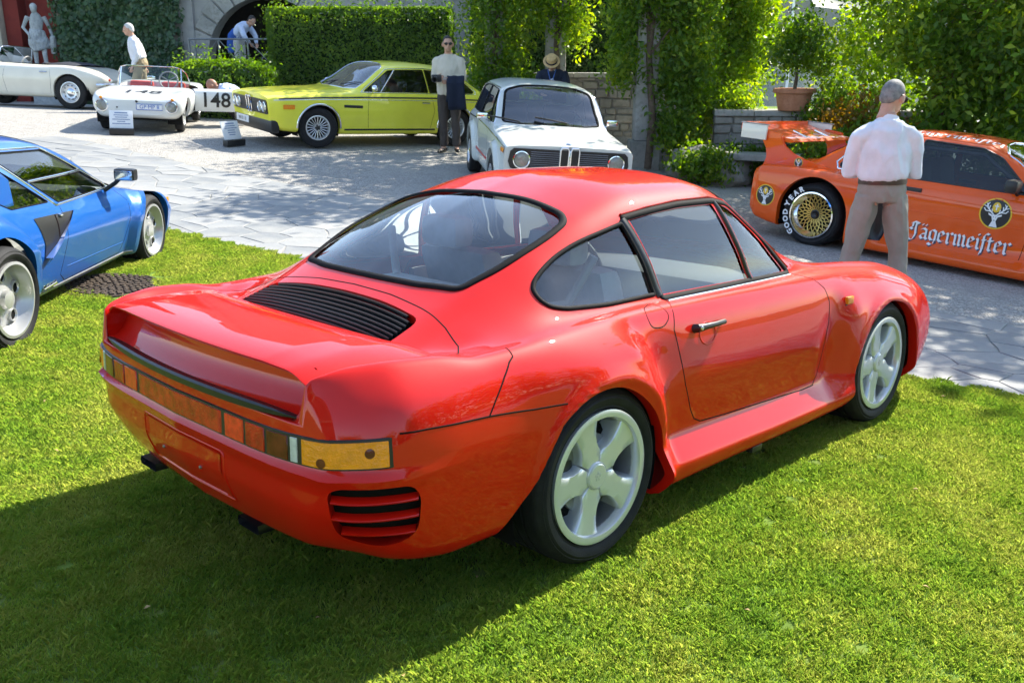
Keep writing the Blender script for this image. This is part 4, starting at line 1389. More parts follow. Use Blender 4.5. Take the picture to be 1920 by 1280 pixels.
def buildings():
    # red villa wing with a shallow niche
    v = empty('villa_wing', Matrix.Translation((0, 0, 0)), 'dark red rendered villa wall with cream pilaster behind the statue', 'building')
    Y = 25.6
    box('wall', (-22, Y + .55, .2), (-11.6, Y + 1.0, 8), M_REDWALL, v, 0)
    box('wall', (-12.0, Y + .05, .2), (-11.5, Y + .56, 8), M_REDWALL, v, .02)
    box('wall', (-13.35, Y + .10, .2), (-12.95, Y + .56, 8), M_REDWALL, v, .02)
    box('pilaster', (-14.3, Y - .15, .2), (-13.36, Y + .57, 8), M_CREAMWALL, v, .03)
    box('plinth', (-22, Y + .3, .2), (-14.31, Y + .56, 1.9), M_CREAMWALL, v, .02)
    # ivy covered wall
    iv = empty('ivy_wall', Matrix.Translation((-10.1, 25.2, .8)), 'tall wall thickly covered in dark glossy ivy', 'ivy wall')
    bm = bmesh.new(); bm_box(bm, (-1.62, 0, -.4), (1.55, .9, 4.5), 0); obj('wall', bm, M_WALLSTONE, iv)
    rnd = np.random.default_rng(4); n = 15000
    x = rnd.random(n) * 3.4 - 1.78; z = rnd.random(n) * 4.6 - .3
    P = np.stack([x + .08 * np.sin(z * 3) , -.10 - .14 * rnd.random(n) - .08 * np.sin(x * 5 + 1) * np.cos(z * 4), z], -1)
    Nn = np.tile([0, -1., .0], (n, 1))
    m_ = np.abs(x) > 1.5; Nn[m_, 0] = np.sign(x[m_]) * .8; P[m_, 1] += rnd.random(m_.sum()) * .7
    leaves('ivy', P, Nn, .125, M_LEAF_IVY, iv, 4, up=.35, jitter=.42, curl=.15, aspect=.8)
    # grey rendered building with a round arch
    b = empty('arched_building', Matrix.Translation((0, 0, 0)), 'pale grey rendered building with a wide stone arch', 'building')
    cx, cz, r = -6.35, 1.80, 1.62
    y0 = 25.4
    ang = [math.pi * k / 24 for k in range(25)]
    V, Fc = [], []
    inner = [(cx + r * math.cos(a), cz + r * math.sin(a)) for a in ang]           # right to left
    inner = [(cx + r, .3)] + inner + [(cx - r, .3)]
    outer = []
    for (x, z), a in zip(inner[1:-1], ang):
        d = max(abs(math.cos(a)) / 2.6, abs(math.sin(a)) / 5.0, 1e-6); outer.append((cx + math.cos(a) / d, cz + math.sin(a) / d))
    outer = [(cx + 2.6, .3)] + outer + [(cx - 2.6, .3)]
    k = len(inner)
    for yy in (y0, y0 + .6):
        V += [(x, yy, z) for x, z in inner] + [(x, yy, z) for x, z in outer]
    for i in range(k - 1):
        Fc.append((i, i + 1, k + i + 1, k + i)); Fc.append((2 * k + i, 3 * k + i, 3 * k + i + 1, 2 * k + i + 1)); Fc.append((i, 2 * k + i, 2 * k + i + 1, i + 1))
    pyobj('wall', V, Fc, M_PLASTER, b, angle=30)
    box('wall', (cx + 2.6, y0, .3), (6.0, y0 + .6, 8), M_PLASTER, b, 0)
    box('wall', (cx - 2.6, y0 + .001, cz + 5.0), (cx + 2.6, y0 + .6, 8), M_PLASTER, b, 0)
    box('buttress', (-8.7, y0 - .12, .3), (-8.25, y0, 8), M_PLASTER, b, .02)
    box('passage_floor', (cx - 3, y0 + .6, .3), (cx + 3, y0 + 6, 1.45), M_PLASTER, b, 0)
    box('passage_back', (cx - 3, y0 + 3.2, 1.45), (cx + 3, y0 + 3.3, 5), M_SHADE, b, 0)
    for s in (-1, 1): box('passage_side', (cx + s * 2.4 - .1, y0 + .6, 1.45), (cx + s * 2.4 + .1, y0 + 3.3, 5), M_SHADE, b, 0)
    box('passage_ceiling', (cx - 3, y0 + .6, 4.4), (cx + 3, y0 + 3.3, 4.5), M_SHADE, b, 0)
    nst = 15
    for i in range(nst):                                   # arch stones
        a0 = math.pi * i / nst + .012; a1 = math.pi * (i + 1) / nst - .012
        r0, r1 = r - .01, r + .46 + .03 * (i % 2)
        bm = bmesh.new(); fr = []
        for yy in (y0 - .07, y0 + .10):
            fr.append([bm.verts.new((cx + rr * math.cos(a), yy, cz + rr * math.sin(a))) for rr, a in ((r0, a0), (r1, a0), (r1, (a0 + a1) / 2), (r1, a1), (r0, a1), (r0, (a0 + a1) / 2))])
        bm.faces.new(fr[0]); bm.faces.new(fr[1][::-1])
        for j in range(6): bm.faces.new((fr[0][j], fr[1][j], fr[1][(j + 1) % 6], fr[0][(j + 1) % 6]))
        bmesh.ops.recalc_face_normals(bm, faces=bm.faces)
        bmesh.ops.bevel(bm, geom=list(bm.edges), offset=.012, segments=1, affect='EDGES')
        obj('arch_stone', bm, M_COPING, b, angle=25)
    # terrace in front of the arch with its iron railing
    t = empty('terrace', None, 'low stone terrace below the arch', 'terrace')
    box('terrace_block', (-8.2, 23.9, .3), (-4.4, 25.39, 1.44), M_WALLSTONE, t, .02)
    rl = empty('iron_railing', None, 'grey iron railing with crossed bars in front of the arch', 'railing')
    zt, zb, yy = 2.36, 1.46, 24.05
    xs_ = [-8.0, -7.27, -6.55, -5.8, -5.05]
    for x in xs_: tube('post', [(x, yy, 1.44), (x, yy, zt)], .022, M_IRON, rl, 6)
    tube('top_rail', [(xs_[0], yy, zt), (xs_[-1], yy, zt)], .026, M_IRON, rl, 6)
    tube('bottom_rail', [(xs_[0], yy, zb + .08), (xs_[-1], yy, zb + .08)], .018, M_IRON, rl, 6)
    for a, c in zip(xs_, xs_[1:]):
        tube('cross_bar', [(a, yy + .012, zb + .08), (c, yy + .012, zt)], .012, M_IRON, rl, 6); tube('cross_bar', [(a, yy - .012, zt), (c, yy - .012, zb + .08)], .012, M_IRON, rl, 6)
    tube('scroll', [(xs_[0] + .02, yy, zt - .02), (xs_[0] + .12, yy, zt - .12), (xs_[0] + .16, yy, zt - .32), (xs_[0] + .12, yy, zt - .46), (xs_[0] + .02, yy, zt - .54)], .018, M_IRON, rl, 6)
buildings()
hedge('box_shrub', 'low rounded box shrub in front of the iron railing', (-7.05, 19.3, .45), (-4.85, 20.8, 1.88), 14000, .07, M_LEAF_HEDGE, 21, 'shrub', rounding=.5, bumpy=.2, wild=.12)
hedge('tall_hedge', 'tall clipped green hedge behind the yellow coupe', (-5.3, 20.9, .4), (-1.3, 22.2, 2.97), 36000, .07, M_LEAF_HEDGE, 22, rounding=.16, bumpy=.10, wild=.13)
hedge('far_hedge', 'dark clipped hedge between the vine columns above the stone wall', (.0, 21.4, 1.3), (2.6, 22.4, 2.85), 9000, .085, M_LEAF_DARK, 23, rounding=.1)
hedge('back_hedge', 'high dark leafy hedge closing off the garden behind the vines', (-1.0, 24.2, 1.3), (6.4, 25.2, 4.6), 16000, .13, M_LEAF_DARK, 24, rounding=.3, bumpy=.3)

# ------------------------------------------------------------------ garden walls, bench, steps
def rubble_wall(name, label, p0, p1, z0, z1, th, seed, coping=True, mat=None, cat='wall', sh=.165):
    """wall of separate stones between two ground points"""
    p0 = Vector(p0); p1 = Vector(p1); L = (p1 - p0).length; a = math.atan2(p1.y - p0.y, p1.x - p0.x)
    e = empty(name, Matrix.Translation((p0.x, p0.y, z0)) @ Matrix.Rotation(a, 4, 'Z'), label, cat)
    rr = random.Random(seed); mat = mat or M_WALLSTONE
    box('wall_core', (.03, .04, -.3), (L - .03, th - .04, z1 - z0 - .03), M_MORTAR, e, 0)
    z = 0.; top = z1 - z0 - (.09 if coping else 0)
    while z < top - .03:
        h = min(rr.uniform(sh * .7, sh * 1.2), top - z)
        if top - z - h < .07: h = top - z
        x = -rr.uniform(0, .1)
        while x < L - .02:
            w = rr.uniform(sh * 1.1, sh * 2.4); x1 = min(x + w, L)
            if L - x1 < .08: x1 = L
            pr = rr.uniform(-.02, .035)
            bm = bmesh.new(); vs = bm_box(bm, (max(x, 0) + .008, -pr, z + .008), (x1 - .008, th * .5, z + h - .008), 0)
            for v_ in bm.verts: v_.co += Vector((rr.uniform(-.012, .012), rr.uniform(-.012, .012) if v_.co.y < 0.05 else 0, rr.uniform(-.01, .01)))
            bmesh.ops.bevel(bm, geom=list(bm.edges), offset=.018, segments=1, affect='EDGES')
            obj('stone', bm, mat, e, angle=35)
            x = x1
        z += h
    if coping:
        x = 0.
        while x < L:
            x1 = min(L, x + rr.uniform(.55, .9))
            if L - x1 < .25: x1 = L
            bm = bmesh.new(); bm_box(bm, (x + .004, -.06, top), (x1 - .004, th + .06, z1 - z0 + rr.uniform(-.006, .006)), .012)
            obj('coping', bm, M_COPING, e, angle=30); x = x1
    return e
rubble_wall('garden_wall', 'low old stone wall with flat coping behind the pale saloon', (.45, 19.9), (2.6, 19.5), .35, 1.62, .4, 31)
rubble_wall('retaining_wall', 'rough stone wall beside the vine column base', (2.35, 17.0), (3.9, 16.6), .0, .95, .4, 32)
rubble_wall('planter_wall', 'low stone wall carrying the terracotta pot', (3.3, 15.5), (6.9, 15.0), -.25, 1.10, .5, 33)
def bench():
    e = empty('stone_bench', Matrix.Translation((3.75, 14.55, gz(3.75, 14.55))) @ Matrix.Rotation(R(-22), 4, 'Z'), 'weathered stone slab bench behind the orange racing car', 'bench')
    bm = bmesh.new(); bm_box(bm, (-.75, -.22, .42), (.75, .22, .52), .02); obj('seat', bm, M_COPING, e)
    for x in (-.45, .5):
        bm = bmesh.new(); bm_box(bm, (x - .17, -.18, -.1), (x + .17, .2, .42), .05); obj('leg', bm, M_WALLSTONE, e)
bench()
for i, (x, y, s, lab) in enumerate(((3.0, 14.9, .42, 'rough boulder at the foot of the vine column'), (3.35, 14.7, .36, 'smaller rounded rock beside the stone bench'))):
    bm = bmesh.new(); bmesh.ops.create_icosphere(bm, subdivisions=3, radius=1.)
    rr = random.Random(40 + i); ph = [rr.uniform(0, 6) for _ in range(6)]
    for v_ in bm.verts:
        c = v_.co; k = 1 + .16 * math.sin(3.1 * c.x + ph[0]) * math.cos(2.7 * c.y + ph[1]) + .10 * math.sin(6 * c.z + ph[2] + 4 * c.x) + .05 * math.sin(11 * c.y + ph[3])
        v_.co = Vector((c.x * s * 1.25 * k, c.y * s * k, c.z * s * .85 * k + s * .4))
    o = obj('rock', bm, M_WALLSTONE, None, angle=50); o.location = (x, y, gz(x, y)); tag(o, lab, 'rock')

# ------------------------------------------------------------------ vine columns and trees
def column(x, y, h, r, label, name='stone_column'):
    e = empty(name, Matrix.Translation((x, y, gz(x, y))), label, 'column')
    rr = random.Random(int(x * 100)); z = .45
    bm = bmesh.new(); bm_box(bm, (-r * 1.35, -r * 1.35, -.2), (r * 1.35, r * 1.35, .45), .03); obj('base', bm, M_WALLSTONE, e)
    bm = bmesh.new(); bm_box(bm, (-r, -r, .45), (r, r, h), .035); obj('shaft', bm, M_COPING, e)
    bm = bmesh.new(); bm_box(bm, (-r * 1.25, -r * 1.25, h), (r * 1.25, r * 1.25, h + .15), .02); obj('capital', bm, M_COPING, e)
    return e
column(2.22, 15.9, 4.2, .185, 'square stone column in front, partly hidden by climbing vine')
column(.86, 19.2, 4.2, .20, 'square grey stone column rising behind the man in the straw hat')
column(-.35, 18.9, 4.2, .18, 'stone column wholly wrapped in vine beside the tall hedge')

def vine(label, x, y, blobs, n, seed, mat=None, size=.095, stem=True, name='climbing_vine', per=16, spread=.13):
    tp = [(.05, -.22, 0), (.1, -.25, .8), (.0, -.22, 1.8), (.08, -.2, 3.0), (.05, 0, 4.2)] if stem else None
    return tree(name, label, x, y, tp, [.07, .06, .05, .045, .03], blobs, n, per, spread, size, mat or M_LEAF_VINE, seed, M_BARK, 'vine')
vine('dense vine covering the column beside the tall hedge', -.35, 18.9, [(0, -.1, 1.1, .55, .5, .7, 1), (.15, -.15, 2.0, .62, .55, .8, 1.2), (.1, 0, 2.9, .7, .6, .8, 1.2), (0, 0, 3.9, .9, .8, .8, 1.5), (.55, -.2, .95, .5, .5, .35, .5), (-.4, 0, 4.6, 1.2, 1, .6, 1.2)], 900, 51)
vine('thin vine with loose sprays on the grey column', .86, 19.2, [(.35, -.3, 2.2, .35, .3, .4, .5), (-.2, -.3, 2.6, .3, .3, .35, .4), (.3, 0, 3.3, .7, .6, .5, 1), (.0, 0, 4.4, 1.3, 1, .6, 1.6)], 420, 52, M_LEAF_BRIGHT)
vine('heavy sunlit vine hanging over the nearest stone column', 2.22, 15.9, [(.50, -.15, 1.25, .32, .32, .42, .6), (.58, -.2, 1.9, .42, .4, .5, 1.0), (-.40, -.1, 1.75, .24, .28, .42, .5), (.55, -.1, 2.6, .50, .45, .5, 1.1), (-.38, -.1, 2.5, .30, .35, .45, .6), (.15, -.15, 2.75, .5, .4, .35, .7), (.2, 0, 3.6, 1.0, .8, .6, 1.4), (.0, 0, 4.6, 1.4, 1.2, .6, 1.4), (.50, -.30, .60, .34, .3, .24, .5)], 1150, 53, M_LEAF_VINE, .092)
vine('drooping vine beside the tree trunk right of the nearest column', 3.85, 17.6, [(0, 0, 2.0, .5, .5, .6, .8), (-.1, 0, 3.0, .8, .6, .7, 1.2), (.2, 0, 4.0, 1.1, 1., .8, 1.6)], 650, 54, M_LEAF_BRIGHT)

# pergola canopy above the columns (outside the frame, throws the dappled shade)
tree('pergola_vine', 'wide canopy of wisteria overhead between the columns', 1.2, 17.6, None, None, [(.6, .2, 5.1, 1.3, 1.3, .4, 1), (1.8, -.6, 5.0, 1.5, 1.3, .4, 1), (1.2, -1.8, 5.0, 1.2, .9, .35, .8), (3.3, .0, 5.1, 1.4, 1.4, .5, 1), (-.3, -.6, 5.0, 1.1, 1.1, .4, .7), (.3, -3.2, 5.2, 1.0, .8, .35, .7)], 1100, 9, .16, .15, M_LEAF_VINE, 60, cat='vine')

# big tree by the lake wall
tree('broadleaf_tree', 'big dark broadleaf tree hanging over the orange racing car', 6.6, 14.6, [(0, .2, -.2), (.05, .15, .8), (.0, 0, 1.8), (.15, -.1, 2.8), (.1, 0, 4.0), (.2, 0, 5.5)], [.26, .22, .20, .18, .15, .08],
     [(-.35, -.2, 2.45, .7, .7, .5, 1.1), (.45, -.5, 2.2, .85, .7, .7, 1.4), (1.25, -.2, 2.3, .75, .7, .7, 1.2), (-.05, -.4, 1.35, .5, .5, .5, .6), (.8, -.5, 1.25, .7, .6, .6, .8), (0, 0, 3.4, 1.7, 1.4, .8, 2.0), (1.6, .3, 3.3, 1.0, 1.0, .7, 1.2), (-1.1, .3, 3.7, .9, .9, .5, .8), (0, 0, 4.6, 2.1, 1.9, 1.0, 1.6), (.3, .2, 5.8, 1.9, 1.8, 1.0, 1.2), (2.4, -.3, 5.0, 1.5, 1.3, .7, 1.2), (.7, -2.9, 6.6, 1.5, 1.2, .6, 1.0), (2.4, -1.6, 6.2, 1.4, 1.2, .6, .9)], 2500, 13, .17, .115, M_LEAF_VINE, 61, M_REDBARK)
tree('broadleaf_tree', 'sunlit leafy tree at the right edge beyond the orange car', 9.4, 16.2, [(0, 0, -.2), (.05, 0, 1.4), (0, .1, 3.0), (.1, 0, 4.6)], [.2, .17, .13, .08],
     [(-.9, -.2, 1.6, .8, .8, .8, 1.2), (-.6, 0, 2.7, .9, .9, .6, 1), (.4, 0, 2.2, 1.2, 1, 1, 1.2), (0, 0, 3.8, 1.6, 1.5, 1, 1.2), (-.4, -1, 5.4, 1.6, 1.4, .7, 1.0)], 1050, 9, .17, .16, M_LEAF_VINE, 62)
tree('garden_tree', 'slender tree with brown trunk behind the nearest vine column', 3.45, 18.6, [(0, 0, -.1), (.05, 0, 1.0), (-.05, 0, 2.0), (.1, 0, 3.4)], [.13, .11, .10, .06], [(-.1, 0, 2.6, .7, .6, .5, 1), (.2, .1, 3.5, 1.1, 1, .8, 1.4), (0, 0, 4.6, 1.3, 1.2, .8, 1.2)], 520, 9, .16, .15, M_LEAF_VINE, 63, M_REDBARK)
# shade trees standing outside the frame on the right
for i, (x, y, h, lab) in enumerate(((10.2, 11.6, 7.5, 'tall shade tree outside the frame to the right'), (12.5, 15.5, 8.5, 'farther tall shade tree outside the frame to the right'))):
    tree('shade_tree', lab, x, y, [(0, 0, -.2), (.1, 0, 2.5), (0, .1, 5.0), (.1, 0, h)], [.25, .2, .16, .08], [(-1.2, 0, h - 1.2, 1.4, 1.3, .9, 1), (.8, .5, h - 1, 1.6, 1.5, 1, 1.2), (-.2, -.8, h, 1.5, 1.3, .9, 1), (0, .4, h + 1, 1.4, 1.4, .8, 1)], 420, 9, .22, .24, M_LEAF_VINE, 70 + i)

# shrubs along the planter wall
def shrub(name, label, x, y, z, blobs, n, seed, mat, size=.09, per=8, spread=.08):
    return tree(name, label, x, y, [(0, 0, -.05), (.02, 0, .15), (0, .02, .3)], [.03, .025, .015], blobs, n, per, spread, size, mat, seed, M_BARK, 'shrub', z0=z)
shrub('garden_shrub', 'small pale green round shrub left of the terracotta pot', 3.75, 15.8, 1.08, [(0, 0, .16, .34, .25, .18, 1)], 160, 81, M_LEAF_BRIGHT, .07)
shrub('garden_shrub', 'tall bright bush behind the wall left of the potted tree', 4.05, 17.3, .9, [(0, 0, .9, .55, .5, .7, 1.2), (.15, 0, 1.7, .5, .45, .55, 1), (-.5, 0, .6, .4, .4, .45, .7)], 620, 82, M_LEAF_BRIGHT, .10)
shrub('garden_shrub', 'feathery grey green bush right of the terracotta pot', 5.15, 15.2, 1.0, [(0, 0, .22, .34, .3, .34, 1), (-.25, -.1, .05, .3, .25, .2, .5)], 300, 83, M_LEAF_VINE, .07)
shrub('garden_shrub', 'reddish young leaved bush behind the racing car spoiler', 5.25, 14.4, .15, [(0, 0, .75, .55, .4, .45, 1), (.35, -.1, .4, .5, .4, .4, .8), (-.35, -.1, .35, .4, .4, .4, .7)], 520, 84, M_LEAF_AUTUMN, .09)
shrub('garden_shrub', 'leafy green bush low behind the racing car tail', 4.75, 13.9, .0, [(0, 0, .45, .55, .4, .38, 1), (.6, .1, .6, .55, .4, .5, 1), (1.1, 0, .5, .5, .4, .5, .8)], 620, 85, M_LEAF_VINE, .09)
shrub('garden_shrub', 'fern like plant on the ground between rocks and bench', 2.95, 14.4, .05, [(0, 0, .28, .42, .3, .22, 1)], 220, 86, M_LEAF_VINE, .08)
shrub('garden_shrub', 'low green plants along the wall behind the bench', 4.2, 15.0, .0, [(-.5, 0, .3, .5, .25, .25, 1), (.3, 0, .35, .5, .25, .28, 1)], 300, 87, M_LEAF_HEDGE, .08)
shrub('garden_shrub', 'hanging foliage over the wall top left of the pale round shrub', 3.3, 16.3, 1.0, [(0, 0, .1, .45, .35, .35, 1), (-.3, -.2, -.35, .3, .25, .35, .7)], 330, 88, M_LEAF_VINE, .09)
shrub('garden_shrub', 'bright bush growing at the right end of the planter wall', 7.7, 13.6, .0, [(0, 0, .8, .7, .5, .6, 1), (.6, 0, 1.1, .6, .5, .6, 1), (-.5, .2, .5, .5, .4, .4, .6)], 620, 89, M_LEAF_BRIGHT, .09)
shrub('garden_shrub', 'loose sunlit bush in the gap between potted tree and big tree', 6.5, 18.0, .4, [(0, 0, .9, .8, .6, .8, 1), (.2, 0, 1.9, .8, .6, .6, 1), (1.0, .2, 1.3, .7, .6, .8, .8)], 700, 93, M_LEAF_BRIGHT, .10)
def pot():
    e = empty('terracotta_pot', Matrix.Translation((4.52, 15.32, 1.10)), 'large rimmed terracotta pot standing on the stone wall', 'plant pot')
    lathe('pot_body', [(.22, 0), (.235, .01), (.28, .24), (.29, .27), (.325, .275), (.335, .30), (.33, .34), (.315, .345), (.29, .34), (.27, .28)], M_TERRA, e, seg=40, axis='Z')
    lathe('soil', [(.0005, .30), (.28, .30)], M_MORTAR, e, seg=24, axis='Z')
    tree('lemon_tree', 'small lemon tree growing in the terracotta pot', 4.52, 15.32, [(0, 0, 0), (.02, 0, .25), (0, .02, .55), (.03, 0, .9)], [.03, .026, .022, .012],
         [(-.18, 0, .55, .36, .32, .24, 1), (.2, -.05, .70, .40, .35, .30, 1.2), (.05, 0, .98, .32, .32, .26, .9), (.38, 0, .42, .30, .28, .18, .6), (-.35, 0, .80, .24, .26, .2, .5)], 330, 9, .09, .085, M_LEAF_VINE, 90, z0=1.38)
pot()
# steel stair far behind
def stair():
    e = empty('steel_stair', Matrix.Translation((.35, 23.4, 2.9)), 'pale steel stair flight glimpsed above the hedge', 'stair')
    for dy in (-.35, .35): tube('stringer', [(-.7, dy, 1.0), (.45, dy, -.15)], .05, M_MARBLE, e, 6)
    for k in range(8): box('tread', (-.62 + k * .14, -.35, .83 - k * .14), (-.44 + k * .14, .35, .86 - k * .14), M_MARBLE, e, .004)
stair()

# ------------------------------------------------------------------ lake, far shore, yacht
def lake():
    m, n, l, b = mat('lake_water')
    b.inputs['Base Color'].default_value = (.03, .06, .07, 1); b.inputs['Roughness'].default_value = .08
    _, h = noise_mix(n, l, (0, 0, 0), (1, 1, 1), .5, detail=5)
    bump(n, l, b, h, .25, .4)
    V = [(-600, 45, -5), (1400, 45, -5), (1400, 1500, -5), (-600, 1500, -5)]
    tag(pyobj('lake', V, [(0, 1, 2, 3)], m, smooth=False), kind='structure')
    hm = leafmat('far_wooded_slope', (.02, .045, .015), (.035, .07, .02), (.06, .09, .03), trans=.1, scale=.02)
    nx, ny = 90, 26
    rr = np.random.default_rng(9)
    xs_ = np.linspace(-900, 1700, nx); V = []
    for j in range(ny):
        v = j / (ny - 1)
        for i, x in enumerate(xs_):
            hgt = 330 + 90 * math.sin(x * .0031 + 1) + 60 * math.sin(x * .0083) + 22 * math.sin(x * .031 + v * 9)
            V.append((x + 14 * rr.normal(), 820 + v * 620 + 14 * rr.normal() + 40 * math.sin(x * .011), -8 + hgt * (v ** .85) + 9 * rr.normal() * v))
    Fc = [(j * nx + i, j * nx + i + 1, (j + 1) * nx + i + 1, (j + 1) * nx + i) for j in range(ny - 1) for i in range(nx - 1)]
    tag(pyobj('far_hillside', V, Fc, hm), kind='structure')
    y = empty('sailing_yacht', Matrix.Translation((21.5, 75, -5)), 'moored yacht whose white mast rises above the bushes', 'boat')
    bm = bmesh.new(); rings = []
    for i in range(13):
        t = i / 12; w = 1.45 * math.sin(math.pi * min(1, .12 + t * .88)) ** .7 * (1 if t < .6 else 1 - ((t - .6) / .4) ** 2 * .97); x = -4.5 + 9 * t
        rings.append([bm.verts.new((x, s * w * a, zz)) for s, a, zz in ((-1, 1, 1.0), (-1, .9, .3), (-1, .3, -.3), (1, .3, -.3), (1, .9, .3), (1, 1, 1.0))])
    for a, c in zip(rings, rings[1:]):
        for j in range(6): bm.faces.new((a[j], a[(j + 1) % 6], c[(j + 1) % 6], c[j]))
    bm.faces.new(rings[0]); bm.faces.new(rings[-1][::-1])
    bmesh.ops.recalc_face_normals(bm, faces=bm.faces); obj('hull', bm, M_WHITEP, y)
    tube('mast', [(0, 0, 1), (0, 0, 16)], .10, M_WHITEP, y); tube('boom', [(0, 0, 2.4), (-4, 0, 2.4)], .08, M_WHITEP, y)
    tube('spreader', [(0, -1.1, 9.5), (0, 1.1, 9.5)], .05, M_WHITEP, y); tube('spreader', [(-1.1, 0, 11.2), (1.1, 0, 11.2)], .05, M_WHITEP, y)
    bm = bmesh.new(); bm_box(bm, (-1.8, -.8, 1.0), (1.5, .8, 1.55), .15); obj('cabin', bm, M_WHITEP, y)
lake()

# ------------------------------------------------------------------ what stands behind the photographer (mirrored in paint and glass)
def behind():
    v = empty('villa_facade', Matrix.Translation((-13, -15, .4)) @ Matrix.Rotation(R(38), 4, 'Z'), 'striped red and cream villa front with arched windows behind the photographer', 'building')
    box('wall', (-12, -.5, 0), (12, 0, 9), M_REDWALL, v, 0)
    for k in range(9):
        x = -10.8 + k * 2.7
        for z0 in (.6, 4.9):
            out = [(x - .55, z0), (x + .55, z0)] + [(x + .55 * math.cos(a), z0 + 2.1 + .55 * math.sin(a)) for a in np.linspace(0, math.pi, 9)]
            prism('window', out, M_SHADE, v, .04, Matrix.Rotation(R(90), 4, 'X') @ Matrix.Rotation(0, 4, 'Z') @ Matrix.Translation((0, 0, -.045)))
            big = [(x - .72, z0 - .15), (x + .72, z0 - .15)] + [(x + .72 * math.cos(a), z0 + 2.1 + .72 * math.sin(a)) for a in np.linspace(0, math.pi, 9)]
            prism('window_surround', big, M_CREAMWALL, v, .03, Matrix.Rotation(R(90), 4, 'X') @ Matrix.Translation((0, 0, -.025)))
    for z in (4.2, 8.6): box('cornice', (-12.1, .0, z), (12.1, .18, z + .25), M_CREAMWALL, v, .02)
    P, Nn = clumps(np.random.default_rng(91), [(x, -21 + 3 * math.sin(x), 2.2 + .8 * math.sin(x * 1.7), 2.3, 2, 2.0 + .5 * math.cos(x), 1) for x in range(-3, 26, 3)] + [(19 + 1.5 * math.sin(y * 2.), y, 4.2 + math.sin(y), 2, 2.4, 4.6, 1.4) for y in range(-18, 5, 3)], 3000, 9, .35, .42)
    if True:
        o = leaves('garden_trees', P, Nn, .42, M_LEAF_VINE, None, 92); tag(o, 'belt of garden trees behind the photographer', 'trees', kind='stuff')
behind()
# ------------------------------------------------------------------ shared car building
def shell(rows, n=6, sharp=None, warp=None, cap=True, dx=.03, ends=8, centre=None):
    xk = sorted(rows); x0, x1 = xk[0], xk[-1]
    m_ = max(12, int((x1 - x0) / dx))
    xs = np.linspace(x0, x1, m_)
    xs = np.unique(np.round(np.concatenate([xs, xk, x0 + .12 * np.linspace(0, 1, ends) ** 2, x1 - .12 * np.linspace(0, 1, ends) ** 2]), 4))
    bm = loft(rows, xs, n, sharp, warp)
    if cap:
        es = [e for e in bm.edges if e.is_boundary]
        for xe in (min(v.co.x for v in bm.verts), max(v.co.x for v in bm.verts)):
            pass
        r = bmesh.ops.holes_fill(bm, edges=es, sides=0)
    outward(bm, centre or ((x0 + x1) / 2, 0, .55))
    return bm

RIGHT = lambda c: c.y < -.25
LEFT = lambda c: c.y > .25
def window(bm, sk, car, poly, s, gmat, seal=.016, smat=None, name='side_window', h=.005, off=-.006):
    fs = cut(bm, poly, (0, 2), RIGHT if s < 0 else LEFT)
    if fs: obj(name, take(bm, fs, off), gmat, car, angle=None)
    if seal: ribbon('window_seal', sk.side(resample(poly, .03, True), s), seal, h, smat or M_RUBBER, car, True)

def screen(bm, sk, car, poly, gmat, name, test, seal=.02, smat=None, off=-.006):
    fs = cut(bm, poly, (0, 1), test)
    if fs: obj(name, take(bm, fs, off), gmat, car, angle=None)
    hs = sk.top(resample(poly, .03, True))
    if seal and hs: ribbon('window_seal', hs, seal, .006, smat or M_RUBBER, car, True)

def arches(bm, specs, depth=.05):
    """specs: (x, z, r); both sides"""
    for x, z, r in specs:
        poly = [(x + r * math.cos(a), z + r * math.sin(a)) for a in np.linspace(0, math.pi, 29)] + [(x - r, z - .32), (x + r, z - .32)]
        for test in (RIGHT, LEFT):
            fs = cut(bm, poly, (0, 2), lambda c, test=test: test(c) and abs(c.y) > .35)
            bmesh.ops.delete(bm, geom=fs, context='FACES')
    lip(bm, lambda c: abs(c.y) > .4 and any(abs(math.hypot(c.x - x, c.z - z) - r) < .02 or (c.z < z and abs(abs(c.x - x) - r) < .015) for x, z, r in specs), lambda c: (0, -depth * (1 if c.y > 0 else -1), 0))

def houses(car, specs, w, zmax=9.):
    for x, z, r in specs:
        for s in (-1, 1):
            bm = bmesh.new(); bm_lathe(bm, [(r + .02, s * (w - .06)), (r + .02, s * (w - .30)), (.04, s * (w - .31))], 30, 'Y', M=Matrix.Translation((x, 0, z)))
            bmesh.ops.delete(bm, geom=[v for v in bm.verts if v.co.z < .12 or v.co.z > zmax], context='VERTS')
            obj('wheel_house', bm, M_DARK, car)

def patch(src, poly, axes, test, off=.002):
    b2 = src.copy(); b2.normal_update(); b2.faces.ensure_lookup_table()
    fs = cut(b2, poly, axes, test)
    r = take(b2, fs, off) if fs else bmesh.new()
    b2.free(); return r

